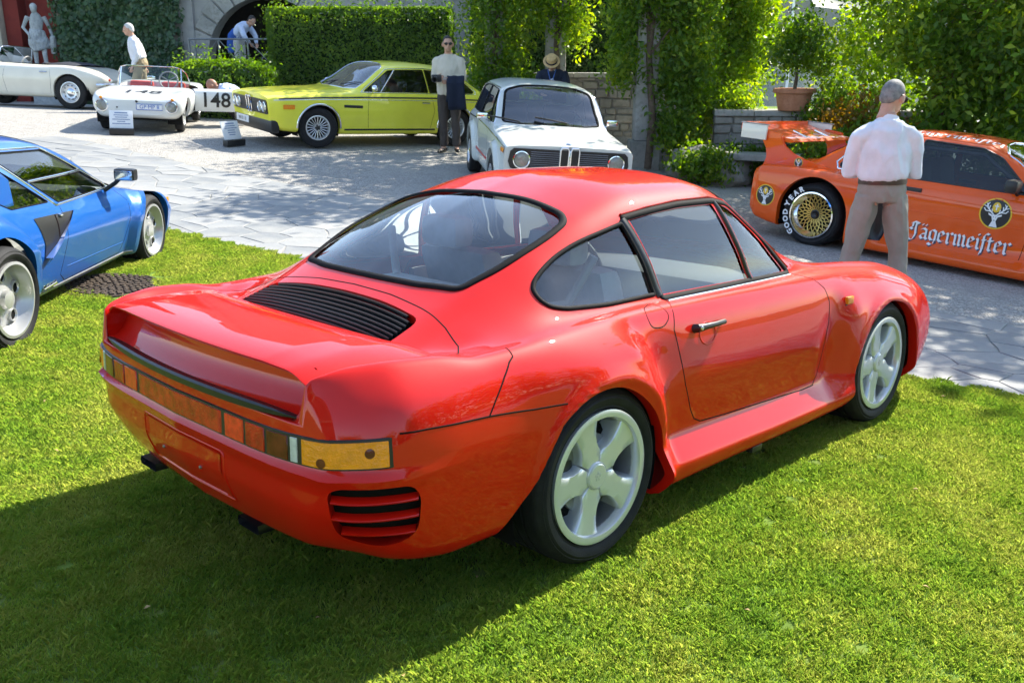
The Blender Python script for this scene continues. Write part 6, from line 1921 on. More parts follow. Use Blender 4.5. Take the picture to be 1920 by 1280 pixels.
# ------------------------------------------------------------------ pale two-door saloon seen from the front
def build_saloon():
    M = place(.16, 14.1, R(-81.5), 0, e=1.2)
    car = empty('saloon', M, 'pale greyish white two-door saloon facing the camera behind the red coupe', 'car')
    rows = {
     3.16: [(0,.30),(.62,.30),(.72,.32),(.755,.42),(.765,.56),(.765,.66),(.76,.73),(.74,.765),(.60,.785),(.45,.79),(.25,.795),(0,.80)],
     3.00: [(0,.24),(.64,.24),(.75,.27),(.775,.42),(.785,.56),(.785,.68),(.775,.755),(.75,.79),(.62,.815),(.45,.825),(.25,.83),(0,.835)],
     2.50: [(0,.20),(.66,.20),(.76,.24),(.785,.42),(.795,.58),(.795,.70),(.78,.79),(.755,.825),(.64,.85),(.47,.862),(.25,.87),(0,.875)],
     2.02: [(0,.20),(.66,.20),(.765,.24),(.79,.42),(.80,.58),(.798,.72),(.785,.815),(.76,.855),(.70,.885),(.5,.90),(.25,.91),(0,.915)],
     1.78: [(0,.20),(.66,.20),(.765,.24),(.79,.42),(.80,.58),(.798,.725),(.785,.825),(.76,.868),(.715,.965),(.68,1.03),(.4,1.075),(0,1.085)],
     1.42: [(0,.20),(.66,.20),(.765,.24),(.79,.42),(.80,.58),(.798,.73),(.785,.83),(.76,.878),(.69,1.13),(.615,1.30),(.38,1.362),(0,1.375)],
     .90:  [(0,.20),(.66,.20),(.765,.24),(.79,.42),(.80,.58),(.798,.73),(.785,.832),(.76,.88),(.68,1.15),(.60,1.335),(.37,1.40),(0,1.412)],
     .10:  [(0,.20),(.66,.20),(.765,.24),(.79,.42),(.80,.58),(.798,.73),(.785,.832),(.76,.88),(.68,1.14),(.60,1.315),(.37,1.378),(0,1.39)],
     -.28: [(0,.22),(.66,.22),(.76,.25),(.785,.42),(.795,.58),(.793,.73),(.78,.83),(.752,.875),(.69,1.05),(.63,1.19),(.42,1.25),(0,1.265)],
     -.55: [(0,.24),(.65,.24),(.75,.27),(.78,.44),(.79,.58),(.788,.725),(.772,.82),(.74,.862),(.68,.91),(.6,.93),(.4,.945),(0,.95)],
     -1.0: [(0,.32),(.60,.32),(.69,.35),(.72,.46),(.735,.58),(.735,.68),(.72,.76),(.69,.79),(.6,.81),(.5,.82),(.3,.825),(0,.83)],
    }
    def warp(X, W, Z):
        X = X + .07 * (Z - .55) * sstep(2.7, 3.16, X)
        for cx in (0, 2.5):
            d = np.hypot(X - cx, Z - .31)
            W = W + .05 * sstep(.45, .40, d) * (W > .4) * (Z > .17)
        return X, W, Z
    bm = shell(rows, 6, {6: .5, 7: .4, 9: .45}, warp, dx=.035)
    sk = Skin(bm)
    vw = rounded([(1.84, .905), (1.47, 1.27), (1.40, 1.285), (1.58, .905)], .015, 3)
    d2 = rounded([(1.55, .905), (1.37, 1.288), (.72, 1.30), (.66, .905)], .02, 3)
    rw = rounded([(.62, .905), (.67, 1.30), (.20, 1.285), (-.08, 1.24), (-.36, .93), (-.33, .905)], .03, 3)
    for s in (-1, 1):
        for p in (vw, d2, rw): window(bm, sk, car, p, s, M_GLASS_T, .014)
        ribbon('window_trim', sk.side(resample([(1.90, .89), (1.48, 1.295), (1.3, 1.312), (.2, 1.308), (-.12, 1.262), (-.42, .90)], .04), s), .014, .007, M_CHROME, car)
        ribbon('belt_strip', sk.side(resample([(3.12, .752), (2.5, .79), (1.8, .815), (.5, .825), (-.9, .775)], .05), s), .018, .009, M_CHROME, car)
        ribbon('door_gap', sk.side(resample([(1.72, .86), (1.76, .6), (1.70, .30)], .04), s), .007, .001, M_GAP, car)
        ribbon('door_gap', sk.side(resample([(.62, .86), (.60, .6), (.52, .40)], .04), s), .007, .001, M_GAP, car)
        p0 = sk.side([(3.03, .72)], s)[0]
        ribbon('front_indicator', sk.side(resample([(2.98, .715), (3.14, .712)], .03), s), .06, .012, M_AMBER, car)
        ribbon('red_stripe', sk.side(resample([(2.04, .42), (.48, .42)], .06), s), .05, .001, simple('red_film', (.55, .05, .06), rough=.4), car)
        mr = empty('door_mirror'); mr.parent = car
        mp = sk.side([(1.66, .885)], s)[0][0]
        tube('mirror_arm', [mp, mp + Vector((0, s * .06, .04))], .010, M_CHROME, mr)
        bm2 = bmesh.new(); bm_box(bm2, (-.03, -.075, -.042), (.03, .075, .042), .02); o = obj('mirror_shell', bm2, M_CHROME, mr); o.location = mp + Vector((0, s * .11, .075))
    ws = rounded([(2.00, 0), (1.985, .4), (1.92, .635), (1.50, .565), (1.44, .3), (1.425, 0), (1.44, -.3), (1.50, -.565), (1.92, -.635), (1.985, -.4)], .05, 3)
    screen(bm, sk, car, ws, M_GLASS_W, 'windscreen', lambda c: c.z > .85, .035)
    rs = rounded([(-.46, 0), (-.45, .4), (-.42, .58), (-.24, .54), (-.20, .3), (-.19, 0), (-.20, -.3), (-.24, -.54), (-.42, -.58), (-.45, -.4)], .03, 3)
    screen(bm, sk, car, rs, M_GLASS_T, 'rear_window', lambda c: c.z > .86, .02)
    arches(bm, [(2.5, .31, .345), (0, .31, .345)])
    obj('body', bm, M_WHITE, car, angle=30)
    houses(car, [(2.5, .31, .345), (0, .31, .345)], .82)
    box('underbody', (-.9, -.58, .2), (3.0, .58, .42), M_DARK, car, .02)
    box('cabin_floor', (-.4, -.66, .42), (1.9, .66, .46), M_INT_DARK, car, .01)
    box('dashboard', (1.55, -.64, .74), (1.86, .64, .88), M_INT_DARK, car, .05)
    seats(car, .75, .34, .46, M_INT_DARK, back=.62)
    steering(car, 1.50, .33, .90)
    fx = lambda z: 3.16 + .07 * (z - .55)
    gp = bmesh.new()
    ring = [(-.72, .60), (-.70, .72), (-.66, .755), (.66, .755), (.70, .72), (.72, .60), (.69, .525), (.60, .50), (-.60, .50), (-.69, .525)]
    f0 = [gp.verts.new((fx(z) + .012, y, z)) for y, z in ring]; f1 = [gp.verts.new((fx(z) - .03, y, z)) for y, z in ring]
    gp.faces.new(f0)
    for i in range(10): gp.faces.new((f0[i], f1[i], f1[(i + 1) % 10], f0[(i + 1) % 10]))
    bmesh.ops.recalc_face_normals(gp, faces=gp.faces); g = obj('grille', gp, M_BLACK, car, angle=30)
    for k in range(9):
        z = .53 + k * .024
        for a, b in ((-.46, -.12), (.12, .46)): tube('grille_bar', [(fx(z) + .017, a, z), (fx(z) + .017, b, z)], .0035, M_STEEL, g, 5)
    for y in (-.565, .565): headlamp(car, fx(.625) + .02, y, .625, .092)
    for s in (-1, 1):
        pts = [(fx(z) + .025, s * .062 + a, z) for a, z in ((-.034, .475), (-.050, .52), (-.050, .75), (-.036, .782), (.036, .782), (.050, .75), (.050, .52), (.034, .475), (-.034, .475))]
        tube('kidney_frame', pts, .013, M_CHROME, car, 6)
    bm2 = bmesh.new(); bm_lathe(bm2, [(.0005, .008), (.034, .008), (.042, 0)], 24, 'Z', M=Matrix.Translation((3.09, 0, .818))); bd = obj('bonnet_badge', bm2, M_CHROME, car)
    for q in range(4):
        pz = [(0, 0)] + [(.031 * math.cos(a), .031 * math.sin(a)) for a in np.linspace(q * math.pi / 2, (q + 1) * math.pi / 2, 7)]
        prism('badge_quarter', pz, M_BLUEP if q % 2 else M_WHITEP, bd, .002, Matrix.Translation((3.09, 0, .827)))
    bm2 = bmesh.new(); bm_box(bm2, (3.05, -.77, .20), (3.20, .77, .44), .05); obj('front_spoiler', bm2, M_WHITE, car)
    for y in (-.42, .20):
        h = sk.top([(1.97, y)])[0][0]; tube('wiper', [h + Vector((.01, 0, .02)), h + Vector((-.02, -.22, .05)), h + Vector((-.05, -.42, .07))], .011, M_BLACK, car, 5)
    set_wheels(car, [0, 2.5], .74, .298, .175, .19, 'steel', M_ALLOY)
    return car
build_saloon()
# ------------------------------------------------------------------ blackletter and emblem drawing
NIB = Vector((math.cos(R(42)), math.sin(R(42)))) * .115
GLYPH = {
 'J': (.95, [[(.12,1.28),(.42,1.46),(.85,1.34)],[(.62,1.42),(.56,.9),(.62,.35),(.50,-.12),(.22,-.28),(.02,-.10)],[(.06,.86),(.30,.74)],[(.30,1.38),(.28,.95)]]),
 'a': (.82, [[(.12,.86),(.36,1.0),(.60,.86),(.60,.16),(.76,.03)],[(.60,.56),(.24,.46),(.12,.26),(.30,.03),(.60,.2)]]),
 'ä': (.82, [[(.12,.86),(.36,1.0),(.60,.86),(.60,.16),(.76,.03)],[(.60,.56),(.24,.46),(.12,.26),(.30,.03),(.60,.2)],[(.20,1.34),(.24,1.28)],[(.52,1.34),(.56,1.28)]]),
 'g': (.80, [[(.15,.84),(.15,.24),(.36,.03),(.62,.2)],[(.15,.86),(.40,1.0),(.64,.86),(.64,-.16),(.42,-.38),(.12,-.26)]]),
 'e': (.72, [[(.13,.82),(.13,.2),(.36,.02),(.60,.2)],[(.13,.86),(.36,1.0),(.58,.76),(.18,.5)]]),
 'r': (.68, [[(.08,.94),(.18,.82),(.18,.12),(.32,.0)],[(.22,.80),(.46,1.0),(.60,.86)]]),
 'm': (1.16, [[(.06,.94),(.15,.82),(.15,.12),(.28,0)],[(.18,.8),(.40,1.0),(.52,.84),(.52,.12),(.64,0)],[(.55,.8),(.78,1.0),(.90,.84),(.90,.14),(1.06,.02)]]),
 'i': (.46, [[(.08,.94),(.18,.82),(.18,.14),(.34,0)],[(.18,1.34),(.24,1.27)]]),
 's': (.50, [[(.56,1.42),(.34,1.5),(.18,1.24),(.18,.1),(.14,-.36)],[(.04,.9),(.36,.9)]]),
 't': (.58, [[(.20,1.22),(.20,.16),(.36,0),(.52,.14)],[(.02,.90),(.48,.94)]]),
}
def blackletter(word, h, nib=1.0):
    """polygons of the word, x-height h, centred"""
    x = 0.; polys = []
    for ch in word:
        w, strokes = GLYPH[ch]
        for st in strokes:
            for a, b in zip(st, st[1:]):
                a, b = Vector(a), Vector(b); v = NIB * nib
                q = [a - v, a + v, b + v, b - v]
                if abs(area2([tuple(p) for p in q])) < 1e-4: continue
                polys.append([((p.x + x) * h, p.y * h) for p in q])
        x += w
    off = x * h / 2
    return [[(px - off, py - h * .5) for px, py in p] for p in polys], x * h

def emblem(parent, fn, r):
    """round stag badge: fn(u,v)->(point, normal)"""
    def disc(rad, seg=36): return [[(rad * math.cos(2 * math.pi * k / seg), rad * math.sin(2 * math.pi * k / seg)) for k in range(seg)]]
    def scaled(ps): return [[(x * r, y * r) for x, y in p] for p in ps]
    def put(nm, polys, m_, off):
        me = polys_mesh(scaled(polys))
        b2 = bmesh.new(); b2.from_mesh(me); bmesh.ops.subdivide_edges(b2, edges=[e for e in b2.edges if e.calc_length() > r * .35], cuts=1); b2.to_mesh(me); b2.free()
        return print_on(nm, me, fn, m_, None, off)
    e = put('round_emblem', disc(1.0), M_YELLOWP, .0022); e.parent = parent
    for o in (put('emblem_field', disc(.91), M_BLACKP, .0032), put('emblem_halo', [[(x * .26, y * .33 + .42) for x, y in disc(1., 20)[0]]], M_YELLOWP, .0040)): o.parent = e
    def thick(pts, w):
        out = []
        for a, b in zip(pts, pts[1:]):
            a, b = Vector(a), Vector(b); n_ = Vector((-(b - a).y, (b - a).x)).normalized() * w / 2
            out.append([tuple(a - n_), tuple(b - n_), tuple(b + n_), tuple(a + n_)])
        return out
    W = []
    W += [[(-.035, .24), (.035, .24), (.035, .64), (-.035, .64)], [(-.13, .46), (.13, .46), (.13, .53), (-.13, .53)]]                 # cross
    W += [[(-.15, -.05), (.15, -.05), (.19, -.20), (.10, -.48), (-.10, -.48), (-.19, -.20)]]                                            # head
    W += [[(-.10, -.46), (.10, -.46), (.26, -.86), (-.26, -.86)]]                                                                        # neck
    for s in (-1, 1):
        W += [[(s * .17, -.08), (s * .42, .02), (s * .40, -.10), (s * .18, -.20)]]                                                        # ear
        W += thick([(s * .10, -.05), (s * .30, .12), (s * .52, .34), (s * .60, .62)], .085)
        W += thick([(s * .30, .12), (s * .62, .14), (s * .74, .30)], .06) + thick([(s * .44, .26), (s * .40, .50)], .06) + thick([(s * .54, .38), (s * .76, .46)], .055) + thick([(s * .57, .50), (s * .46, .68)], .05) + thick([(s * .2, .03), (s * .26, .3)], .05)
    o = put('emblem_stag', W, M_WHITEP, .0048); o.parent = e
    o = put('emblem_stag_face', [[(-.11, -.16), (-.04, -.20), (-.07, -.24)], [(.11, -.16), (.04, -.20), (.07, -.24)], [(-.05, -.40), (.05, -.40), (.03, -.45), (-.03, -.45)]], M_BLACKP, .0056); o.parent = e
    return e

# ------------------------------------------------------------------ orange racing car
def build_orange():
    M = place(4.10, 10.72, R(-43.5), -.02, e=1.0)
    car = empty('racing_car', M, 'orange wide bodied racing car with high rear wing and stag emblems', 'car')
    rows = {
     3.40: [(0,.08),(.70,.08),(.80,.10),(.84,.20),(.85,.34),(.84,.48),(.80,.56),(.72,.60),(.60,.62),(.45,.63),(.25,.635),(0,.64)],
     2.95: [(0,.08),(.84,.08),(.95,.10),(.985,.22),(.99,.48),(.97,.66),(.92,.735),(.80,.755),(.64,.745),(.46,.745),(.25,.75),(0,.75)],
     2.30: [(0,.08),(.86,.08),(.96,.10),(.985,.22),(.99,.50),(.975,.69),(.93,.76),(.81,.79),(.66,.80),(.47,.815),(.25,.825),(0,.83)],
     2.10: [(0,.08),(.86,.08),(.96,.10),(.975,.20),(.93,.48),(.90,.70),(.86,.78),(.79,.82),(.72,.845),(.50,.87),(.25,.88),(0,.885)],
     1.95: [(0,.08),(.86,.08),(.96,.10),(.97,.18),(.845,.30),(.848,.68),(.835,.79),(.79,.835),(.74,.88),(.65,.93),(.38,.965),(0,.975)],
     1.60: [(0,.08),(.86,.08),(.96,.10),(.97,.18),(.845,.28),(.85,.68),(.835,.80),(.79,.845),(.715,1.01),(.635,1.155),(.38,1.21),(0,1.225)],
     1.30: [(0,.08),(.86,.08),(.96,.10),(.97,.18),(.845,.28),(.85,.68),(.835,.80),(.79,.85),(.70,1.07),(.60,1.255),(.36,1.31),(0,1.32)],
     .70:  [(0,.08),(.86,.08),(.96,.10),(.97,.18),(.845,.28),(.85,.68),(.835,.80),(.79,.85),(.69,1.08),(.59,1.27),(.36,1.33),(0,1.34)],
     .56:  [(0,.08),(.86,.08),(.96,.10),(.97,.18),(.85,.28),(.855,.68),(.84,.80),(.79,.85),(.69,1.07),(.59,1.262),(.36,1.325),(0,1.335)],
     .44:  [(0,.08),(.86,.08),(.965,.10),(.985,.22),(.985,.48),(.97,.72),(.90,.80),(.79,.845),(.69,1.06),(.59,1.25),(.36,1.315),(0,1.325)],
     .10:  [(0,.10),(.86,.10),(.965,.12),(.99,.24),(.995,.50),(.985,.74),(.91,.808),(.785,.845),(.69,1.02),(.60,1.17),(.38,1.25),(0,1.265)],
     -.25: [(0,.12),(.86,.12),(.965,.14),(.99,.26),(.995,.50),(.985,.74),(.91,.812),(.78,.84),(.71,.93),(.64,1.00),(.42,1.06),(0,1.075)],
     -.50: [(0,.14),(.86,.14),(.96,.16),(.985,.27),(.992,.50),(.98,.74),(.91,.812),(.78,.83),(.72,.855),(.64,.875),(.42,.89),(0,.895)],
     -.92: [(0,.20),(.84,.20),(.93,.22),(.955,.32),(.965,.50),(.955,.72),(.90,.79),(.78,.805),(.70,.815),(.6,.82),(.4,.825),(0,.83)],
     -1.02:[(0,.26),(.78,.26),(.87,.28),(.90,.36),(.91,.50),(.90,.68),(.86,.74),(.76,.755),(.68,.76),(.6,.765),(.4,.77),(0,.77)],
    }
    bm = shell(rows, 6, {3: .6, 5: .5, 6: .5, 7: .5, 9: .4}, None, dx=.032)
    sk = Skin(bm)
    d2 = rounded([(1.86, .872), (1.50, 1.175), (1.30, 1.245), (.72, 1.262), (.66, .872)], .02, 3)
    rq = rounded([(.60, .872), (.66, 1.258), (.36, 1.235), (.02, 1.06), (-.10, .90), (-.05, .872)], .03, 3)
    for s in (-1, 1):
        for p in (d2, rq): window(bm, sk, car, p, s, M_GLASS_D, .018, M_BLACK)
        ribbon('window_trim', sk.side(resample([(.34, 1.26), (.0, 1.10), (-.14, .93), (-.10, .862), (.1, .855)], .03), s), .02, .006, M_CHROME, car)
        ribbon('drip_rail', sk.side(resample([(1.98, .885), (1.62, 1.175), (1.34, 1.275), (.7, 1.292), (.3, 1.262)], .04), s), .012, .008, M_ORANGE, car)
        ribbon('door_gap', sk.side(resample([(.62, .85), (.60, .60), (.58, .26)], .03), s), .007, .001, M_GAP, car)
        ribbon('door_gap', sk.side(resample([(1.92, .83), (1.93, .60), (1.90, .26)], .03), s), .007, .001, M_GAP, car)
        ribbon('door_crease', sk.side(resample([(.62, .735), (1.90, .71)], .04), s), .012, .003, M_ORANGE, car)
        ribbon('door_crease', sk.side(resample([(.62, .56), (1.90, .55)], .04), s), .010, .002, M_ORANGE, car)
        p0 = sk.side([(.76, .77)], s)[0]; bm2 = bmesh.new(); bm_box(bm2, (-.10, -.012, -.02), (.10, .012, .02), .006); o = obj('door_handle', bm2, M_BLACK, car); o.location = p0[0] + p0[1] * .006
        # dark slot between door and rear wing
        nb = patch(bm, [(.455, .20), (.565, .20), (.575, .72), (.47, .72)], (0, 2), RIGHT if s < 0 else LEFT, .003); obj('side_slot', nb, M_BLACK, car, angle=None)
        mr = empty('door_mirror'); mr.parent = car
        bm2 = bmesh.new(); bm_box(bm2, (-.06, -.09, -.06), (.06, .09, .06), .03); o = obj('mirror_shell', bm2, M_BLACK, mr); o.location = (1.72, s * .92, .95)
        tube('mirror_arm', [(1.74, s * .80, .86), (1.72, s * .88, .92)], .015, M_BLACK, mr)
    ws = rounded([(2.12, 0), (2.10, .4), (2.02, .65), (1.52, .565), (1.42, .3), (1.39, 0), (1.42, -.3), (1.52, -.565), (2.02, -.65), (2.10, -.4)], .04, 3)
    screen(bm, sk, car, ws, M_GLASS_D, 'windscreen', lambda c: c.z > .82, .03, M_CHROME)
    rs = rounded([(-.42, 0), (-.41, .4), (-.34, .57), (-.06, .52), (.0, .3), (.02, 0), (.0, -.3), (-.06, -.52), (-.34, -.57), (-.41, -.4)], .03, 3)
    screen(bm, sk, car, rs, M_GLASS_D, 'rear_window', lambda c: c.z > .84, .02)
    arches(bm, [(2.563, .33, .375), (-.22, .345, .41)], .08)
    # cut-away behind the rear wheel
    body = obj('body', bm, M_ORANGE, car, angle=30)
    houses(car, [(2.563, .33, .375), (-.22, .345, .41)], .98)
    box('underbody', (-.85, -.60, .12), (3.1, .60, .45), M_DARK, car, .02)
    box('cabin_floor', (-.3, -.7, .30), (1.9, .7, .34), M_INT_DARK, car, .01)
    box('dashboard', (1.6, -.66, .66), (1.95, .66, .84), M_INT_DARK, car, .04)
    seats(car, .7, .36, .32, M_INT_DARK, back=.72, head=False)
    for s in (-1, 1):
        tube('roll_bar', [(.45, s * .60, .35), (.45, s * .60, 1.0), (.5, s * .50, 1.22), (.5, 0, 1.25)], .022, M_STEEL, car)
        tube('roll_bar', [(.5, s * .55, 1.18), (1.3, s * .55, 1.18), (1.85, s * .66, .85)], .02, M_STEEL, car)
    # rear wing on curved uprights
    w = empty('rear_wing'); w.parent = car
    upr = [(.10, .82), (-.20, .855), (-.45, .895), (-.62, .945), (-.74, 1.02), (-.80, 1.10), (-.80, 1.145), (-1.02, 1.165), (-1.07, 1.14), (-1.04, 1.06), (-.98, .97), (-.96, .88), (-.98, .80), (-1.0, .75), (-.6, .78), (-.1, .79)]
    for s in (-1, 1):
        bm2 = bmesh.new(); A = [bm2.verts.new((x, s * .80, z)) for x, z in upr]; B = [bm2.verts.new((x, s * .765, z)) for x, z in upr]
        bm2.faces.new(A); bm2.faces.new(B[::-1])
        for i in range(len(upr)): bm2.faces.new((A[i], B[i], B[(i + 1) % len(upr)], A[(i + 1) % len(upr)]))
        bmesh.ops.recalc_face_normals(bm2, faces=bm2.faces); bmesh.ops.bevel(bm2, geom=list(bm2.edges), offset=.008, segments=2, affect='EDGES')
        obj('wing_upright', bm2, M_ORANGE, w, angle=40)
    sec = [(-.66, 1.075), (-.70, 1.10), (-.85, 1.125), (-1.05, 1.15), (-1.28, 1.20), (-1.30, 1.195), (-1.10, 1.115), (-.85, 1.065), (-.70, 1.06)]
    V, Fc = [], []
    ysn = [-.76, -.4, 0, .4, .76]
    for y in ysn: V += [(x, y, z) for x, z in sec]
    k = len(sec)
    for i in range(4):
        for j in range(k): a, b = i * k + j, i * k + (j + 1) % k; Fc.append((a, b, b + k, a + k))
    Fc += [tuple(range(k))[::-1], tuple(range(4 * k, 5 * k))]
    pyobj('wing_plane', V, Fc, M_ORANGE, w, angle=50)
    bm2 = bmesh.new(); bm_box(bm2, (-1.33, -.80, 1.15), (-1.295, .80, 1.235), .008); obj('wing_lip', bm2, M_ORANGE, w)
    for s in (-1, 1):
        bm2 = bmesh.new(); bm_box(bm2, (-1.30, s * .825 - .015, 1.06), (-.98, s * .825 + .015, 1.225), .008); obj('wing_end_plate', bm2, M_CREAM, w)
        bm2 = bmesh.new(); bm_box(bm2, (-1.32, s * .825 - .02, 1.226), (-.96, s * .825 + .02, 1.236), .004); obj('wing_end_cap', bm2, M_STEEL, w)
    for y in (-.25, .3): tube('wing_stay', [(-.72, y, 1.09), (-.95, y, 1.16)], .012, M_CHROME, w)
    # exhaust and tail brace behind the wheel
    tube('tail_brace', [(-.62, -.80, .22), (-.72, -.70, .36)], .012, M_BLACK, car); tube('tail_brace', [(-.66, -.78, .20), (-.58, -.70, .40)], .010, M_BLACK, car)
    for s in (-1, 1): box('tail_lamp', (-1.035, s * .6 - .18, .58), (-1.02, s * .6 + .18, .68), M_REDLENS, car, .005)
    # lettering and emblems
    def side_fn(cx, cz, s=-1, flip=1): 
        def fn(u, v):
            h = sk.hit((cx + u * flip, s * 3, cz + v), (0, -s, 0)); return h
        return fn
    pl, wd = blackletter('Jägermeister', .113)
    for s in (-1, 1):
        fl = 1 if s < 0 else -1
        o = print_on('lettering_shadow', polys_mesh([[(x + .010, y - .010) for x, y in p] for p in blackletter('Jägermeister', .113, 1.18)[0]]), side_fn(1.31, .345, s, fl), M_SHADOWP, car, .002)
        print_on('lettering', polys_mesh(pl), side_fn(1.31, .345, s, fl), M_WHITEP, car, .0035)
        emblem(car, side_fn(1.60, .66, s, fl), .15)
        emblem(car, side_fn(-.80, .47, s, fl), .12)
        me_fn = lambda u, v, s=s, fl=fl: (Vector((-.55 + u * fl, s * .80, .862 + v)), Vector((0, s, 0)))
        emblem(w, me_fn, .052).parent = w
    print_on('lettering', polys_mesh(blackletter('Jägermeister', .11)[0]), lambda u, v: sk.hit((.98 + u, -.44 + v, 3), (0, 0, -1)), M_WHITEP, car, .003)
    # white start number on the windscreen pillar band
    print_on('start_number', text_mesh('6', .14), lambda u, v: sk.hit((1.78 + v * .9, -.50 - u, 3), (0, 0, -1)), M_WHITEP, car, .004)
    set_wheels(car, [-.22, 2.563], [.80, .82], {-.22: .345, 2.563: .31}, {-.22: .250, 2.563: .225}, {-.22: .36, 2.563: .29}, 'mesh', M_GOLD)
    # raised white lettering on the near rear tyre
    tyr = [c for c in car.children if c.name.startswith('wheel') and not c.name.startswith('wheel_')][0]
    for word, a0 in (('GOOD', 226), ('YEAR', 164)):
        for i, ch in enumerate(word):
            a = R(a0 - i * 14.5)
            me = text_mesh(ch, .078, .004)
            for v in me.vertices:
                u, t = v.co.x, v.co.y
                rr = .298 + t; an = a - u / .298
                v.co = Vector((rr * math.cos(an), -.183, rr * math.sin(an)))
            link('tyre_lettering', me, tyr, M_WHITEP)
    return car
build_orange()

# ------------------------------------------------------------------ cream open sports car at the left edge
def build_cabrio():
    M = place(-9.25, 20.95, R(174), -.012, e=1.2)
    car = empty('open_sports_car', M, 'cream open two-seater with dark tonneau cover by the red wall', 'car')
    rows = {
     3.40: [(0,.32),(.55,.32),(.64,.36),(.68,.44),(.69,.54),(.67,.62),(.62,.66),(.5,.68),(.25,.69),(0,.69)],
     2.90: [(0,.24),(.62,.24),(.72,.28),(.77,.44),(.79,.58),(.77,.72),(.71,.80),(.55,.80),(.3,.79),(0,.79)],
     2.20: [(0,.22),(.64,.22),(.74,.26),(.79,.42),(.81,.58),(.79,.74),(.73,.83),(.56,.86),(.3,.87),(0,.875)],
     1.60: [(0,.22),(.64,.22),(.75,.26),(.79,.42),(.815,.58),(.80,.74),(.75,.84),(.62,.89),(.35,.905),(0,.91)],
     .60:  [(0,.22),(.64,.22),(.75,.26),(.79,.42),(.815,.58),(.80,.74),(.75,.83),(.64,.875),(.35,.89),(0,.90)],
     .25:  [(0,.22),(.64,.22),(.75,.26),(.79,.42),(.82,.58),(.81,.75),(.76,.85),(.64,.885),(.35,.89),(0,.90)],
     0.0:  [(0,.24),(.63,.24),(.74,.28),(.79,.43),(.82,.58),(.81,.75),(.76,.845),(.64,.875),(.35,.875),(0,.88)],
     -.40: [(0,.30),(.58,.30),(.69,.34),(.75,.46),(.77,.58),(.76,.70),(.71,.775),(.6,.80),(.35,.80),(0,.80)],
     -.66: [(0,.40),(.48,.40),(.58,.43),(.64,.50),(.66,.57),(.65,.64),(.61,.68),(.5,.69),(.3,.69),(0,.69)],
     -.78: [(0,.48),(.30,.48),(.40,.49),(.46,.52),(.48,.56),(.47,.59),(.44,.61),(.35,.615),(.2,.615),(0,.615)],
    }
    bm = shell(rows, 6, {}, None, dx=.035)
    sk = Skin(bm)
    arches(bm, [(2.48, .34, .375), (0, .34, .375)])
    hole = rounded([(1.42, .58), (.25, .62), (.02, .45), (.02, -.45), (.25, -.62), (1.42, -.58)], .1, 3)
    fs = cut(bm, hole, (0, 1), lambda c: c.z > .78)
    obj('cockpit_lining', take(bm, fs, -.30), M_INT_DARK, car)
    for s in (-1, 1):
        ribbon('door_gap', sk.side(resample([(.42, .83), (.40, .6), (.44, .30)], .04), s), .007, .001, M_GAP, car)
        ribbon('door_gap', sk.side(resample([(1.42, .84), (1.46, .6), (1.42, .30)], .04), s), .007, .001, M_GAP, car)
        p0 = sk.side([(.55, .735)], s)[0]; tube('door_handle', [p0[0] + p0[1] * .012 + Vector((-.08, 0, 0)), p0[0] + p0[1] * .02 + Vector((.08, 0, 0))], .012, M_CHROME, car)
        bm2 = bmesh.new(); bm_lathe(bm2, [(.0005, .004), (.034, .004), (.04, 0)], 20, 'Y', M=Matrix.Translation(sk.side([(1.62, .60)], s)[0][0]) @ Matrix.Scale(s, 4, (0, 1, 0))); obj('badge', bm2, M_BLUEP, car)
    obj('body', bm, M_CREAM, car, angle=30)
    houses(car, [(2.48, .34, .375), (0, .34, .375)], .82)
    box('underbody', (-.55, -.55, .24), (3.1, .55, .44), M_DARK, car, .02)
    # folded hood under a dark cover
    V, Fc = [], []
    nx_, ny_ = 9, 15
    for i in range(nx_):
        x = -.06 + .68 * i / (nx_ - 1)
        for j in range(ny_):
            y = -.64 + 1.28 * j / (ny_ - 1)
            V.append((x, y, .865 + .10 * math.sin(math.pi * min(1, (i + .6) / nx_)) ** .6 * (1 - (abs(y) / .66) ** 4) + .006 * math.sin(y * 20 + x * 9)))
    for i in range(nx_ - 1):
        for j in range(ny_ - 1): a = i * ny_ + j; Fc.append((a, a + 1, a + ny_ + 1, a + ny_))
    pyobj('hood_cover', V, Fc, simple('navy_cloth', (.02, .024, .035), rough=.85), car)
    seats(car, .72, .34, .45, M_INT_DARK, back=.48, head=False)
    steering(car, 1.22, .34, .86, .19, M_INT_TAN)
    wsf = empty('windscreen'); wsf.parent = car
    fr = [(1.68, -.58, .88), (1.66, -.58, 1.02), (1.62, -.55, 1.20), (1.61, -.48, 1.225), (1.66, 0, 1.24), (1.61, .48, 1.225), (1.62, .55, 1.20), (1.66, .58, 1.02), (1.68, .58, .88)]
    tube('screen_frame', fr, .016, M_CHROME, wsf)
    V = [(1.68, -.57, .88), (1.76, 0, .90), (1.68, .57, .88), (1.62, .54, 1.21), (1.66, 0, 1.235), (1.62, -.54, 1.21)]
    pyobj('screen_glass', V, [(0, 1, 4, 5), (1, 2, 3, 4)], M_GLASS, wsf, smooth=False)
    tube('rear_bumper', [(-.56, .74, .50), (-.74, .60, .505), (-.85, .35, .51), (-.87, 0, .51), (-.85, -.35, .51), (-.74, -.60, .505), (-.56, -.74, .50)], [(.018, .04)] * 7, M_CHROME, car)
    for s in (-1, 1):
        bm2 = bmesh.new(); bmesh.ops.create_uvsphere(bm2, u_segments=14, v_segments=8, radius=1); bmesh.ops.transform(bm2, matrix=Matrix.Translation((-.72, s * .5, .60)) @ Matrix.Diagonal((.04, .05, .055, 1)), verts=bm2.verts); obj('tail_lamp', bm2, M_REDLENS, car)
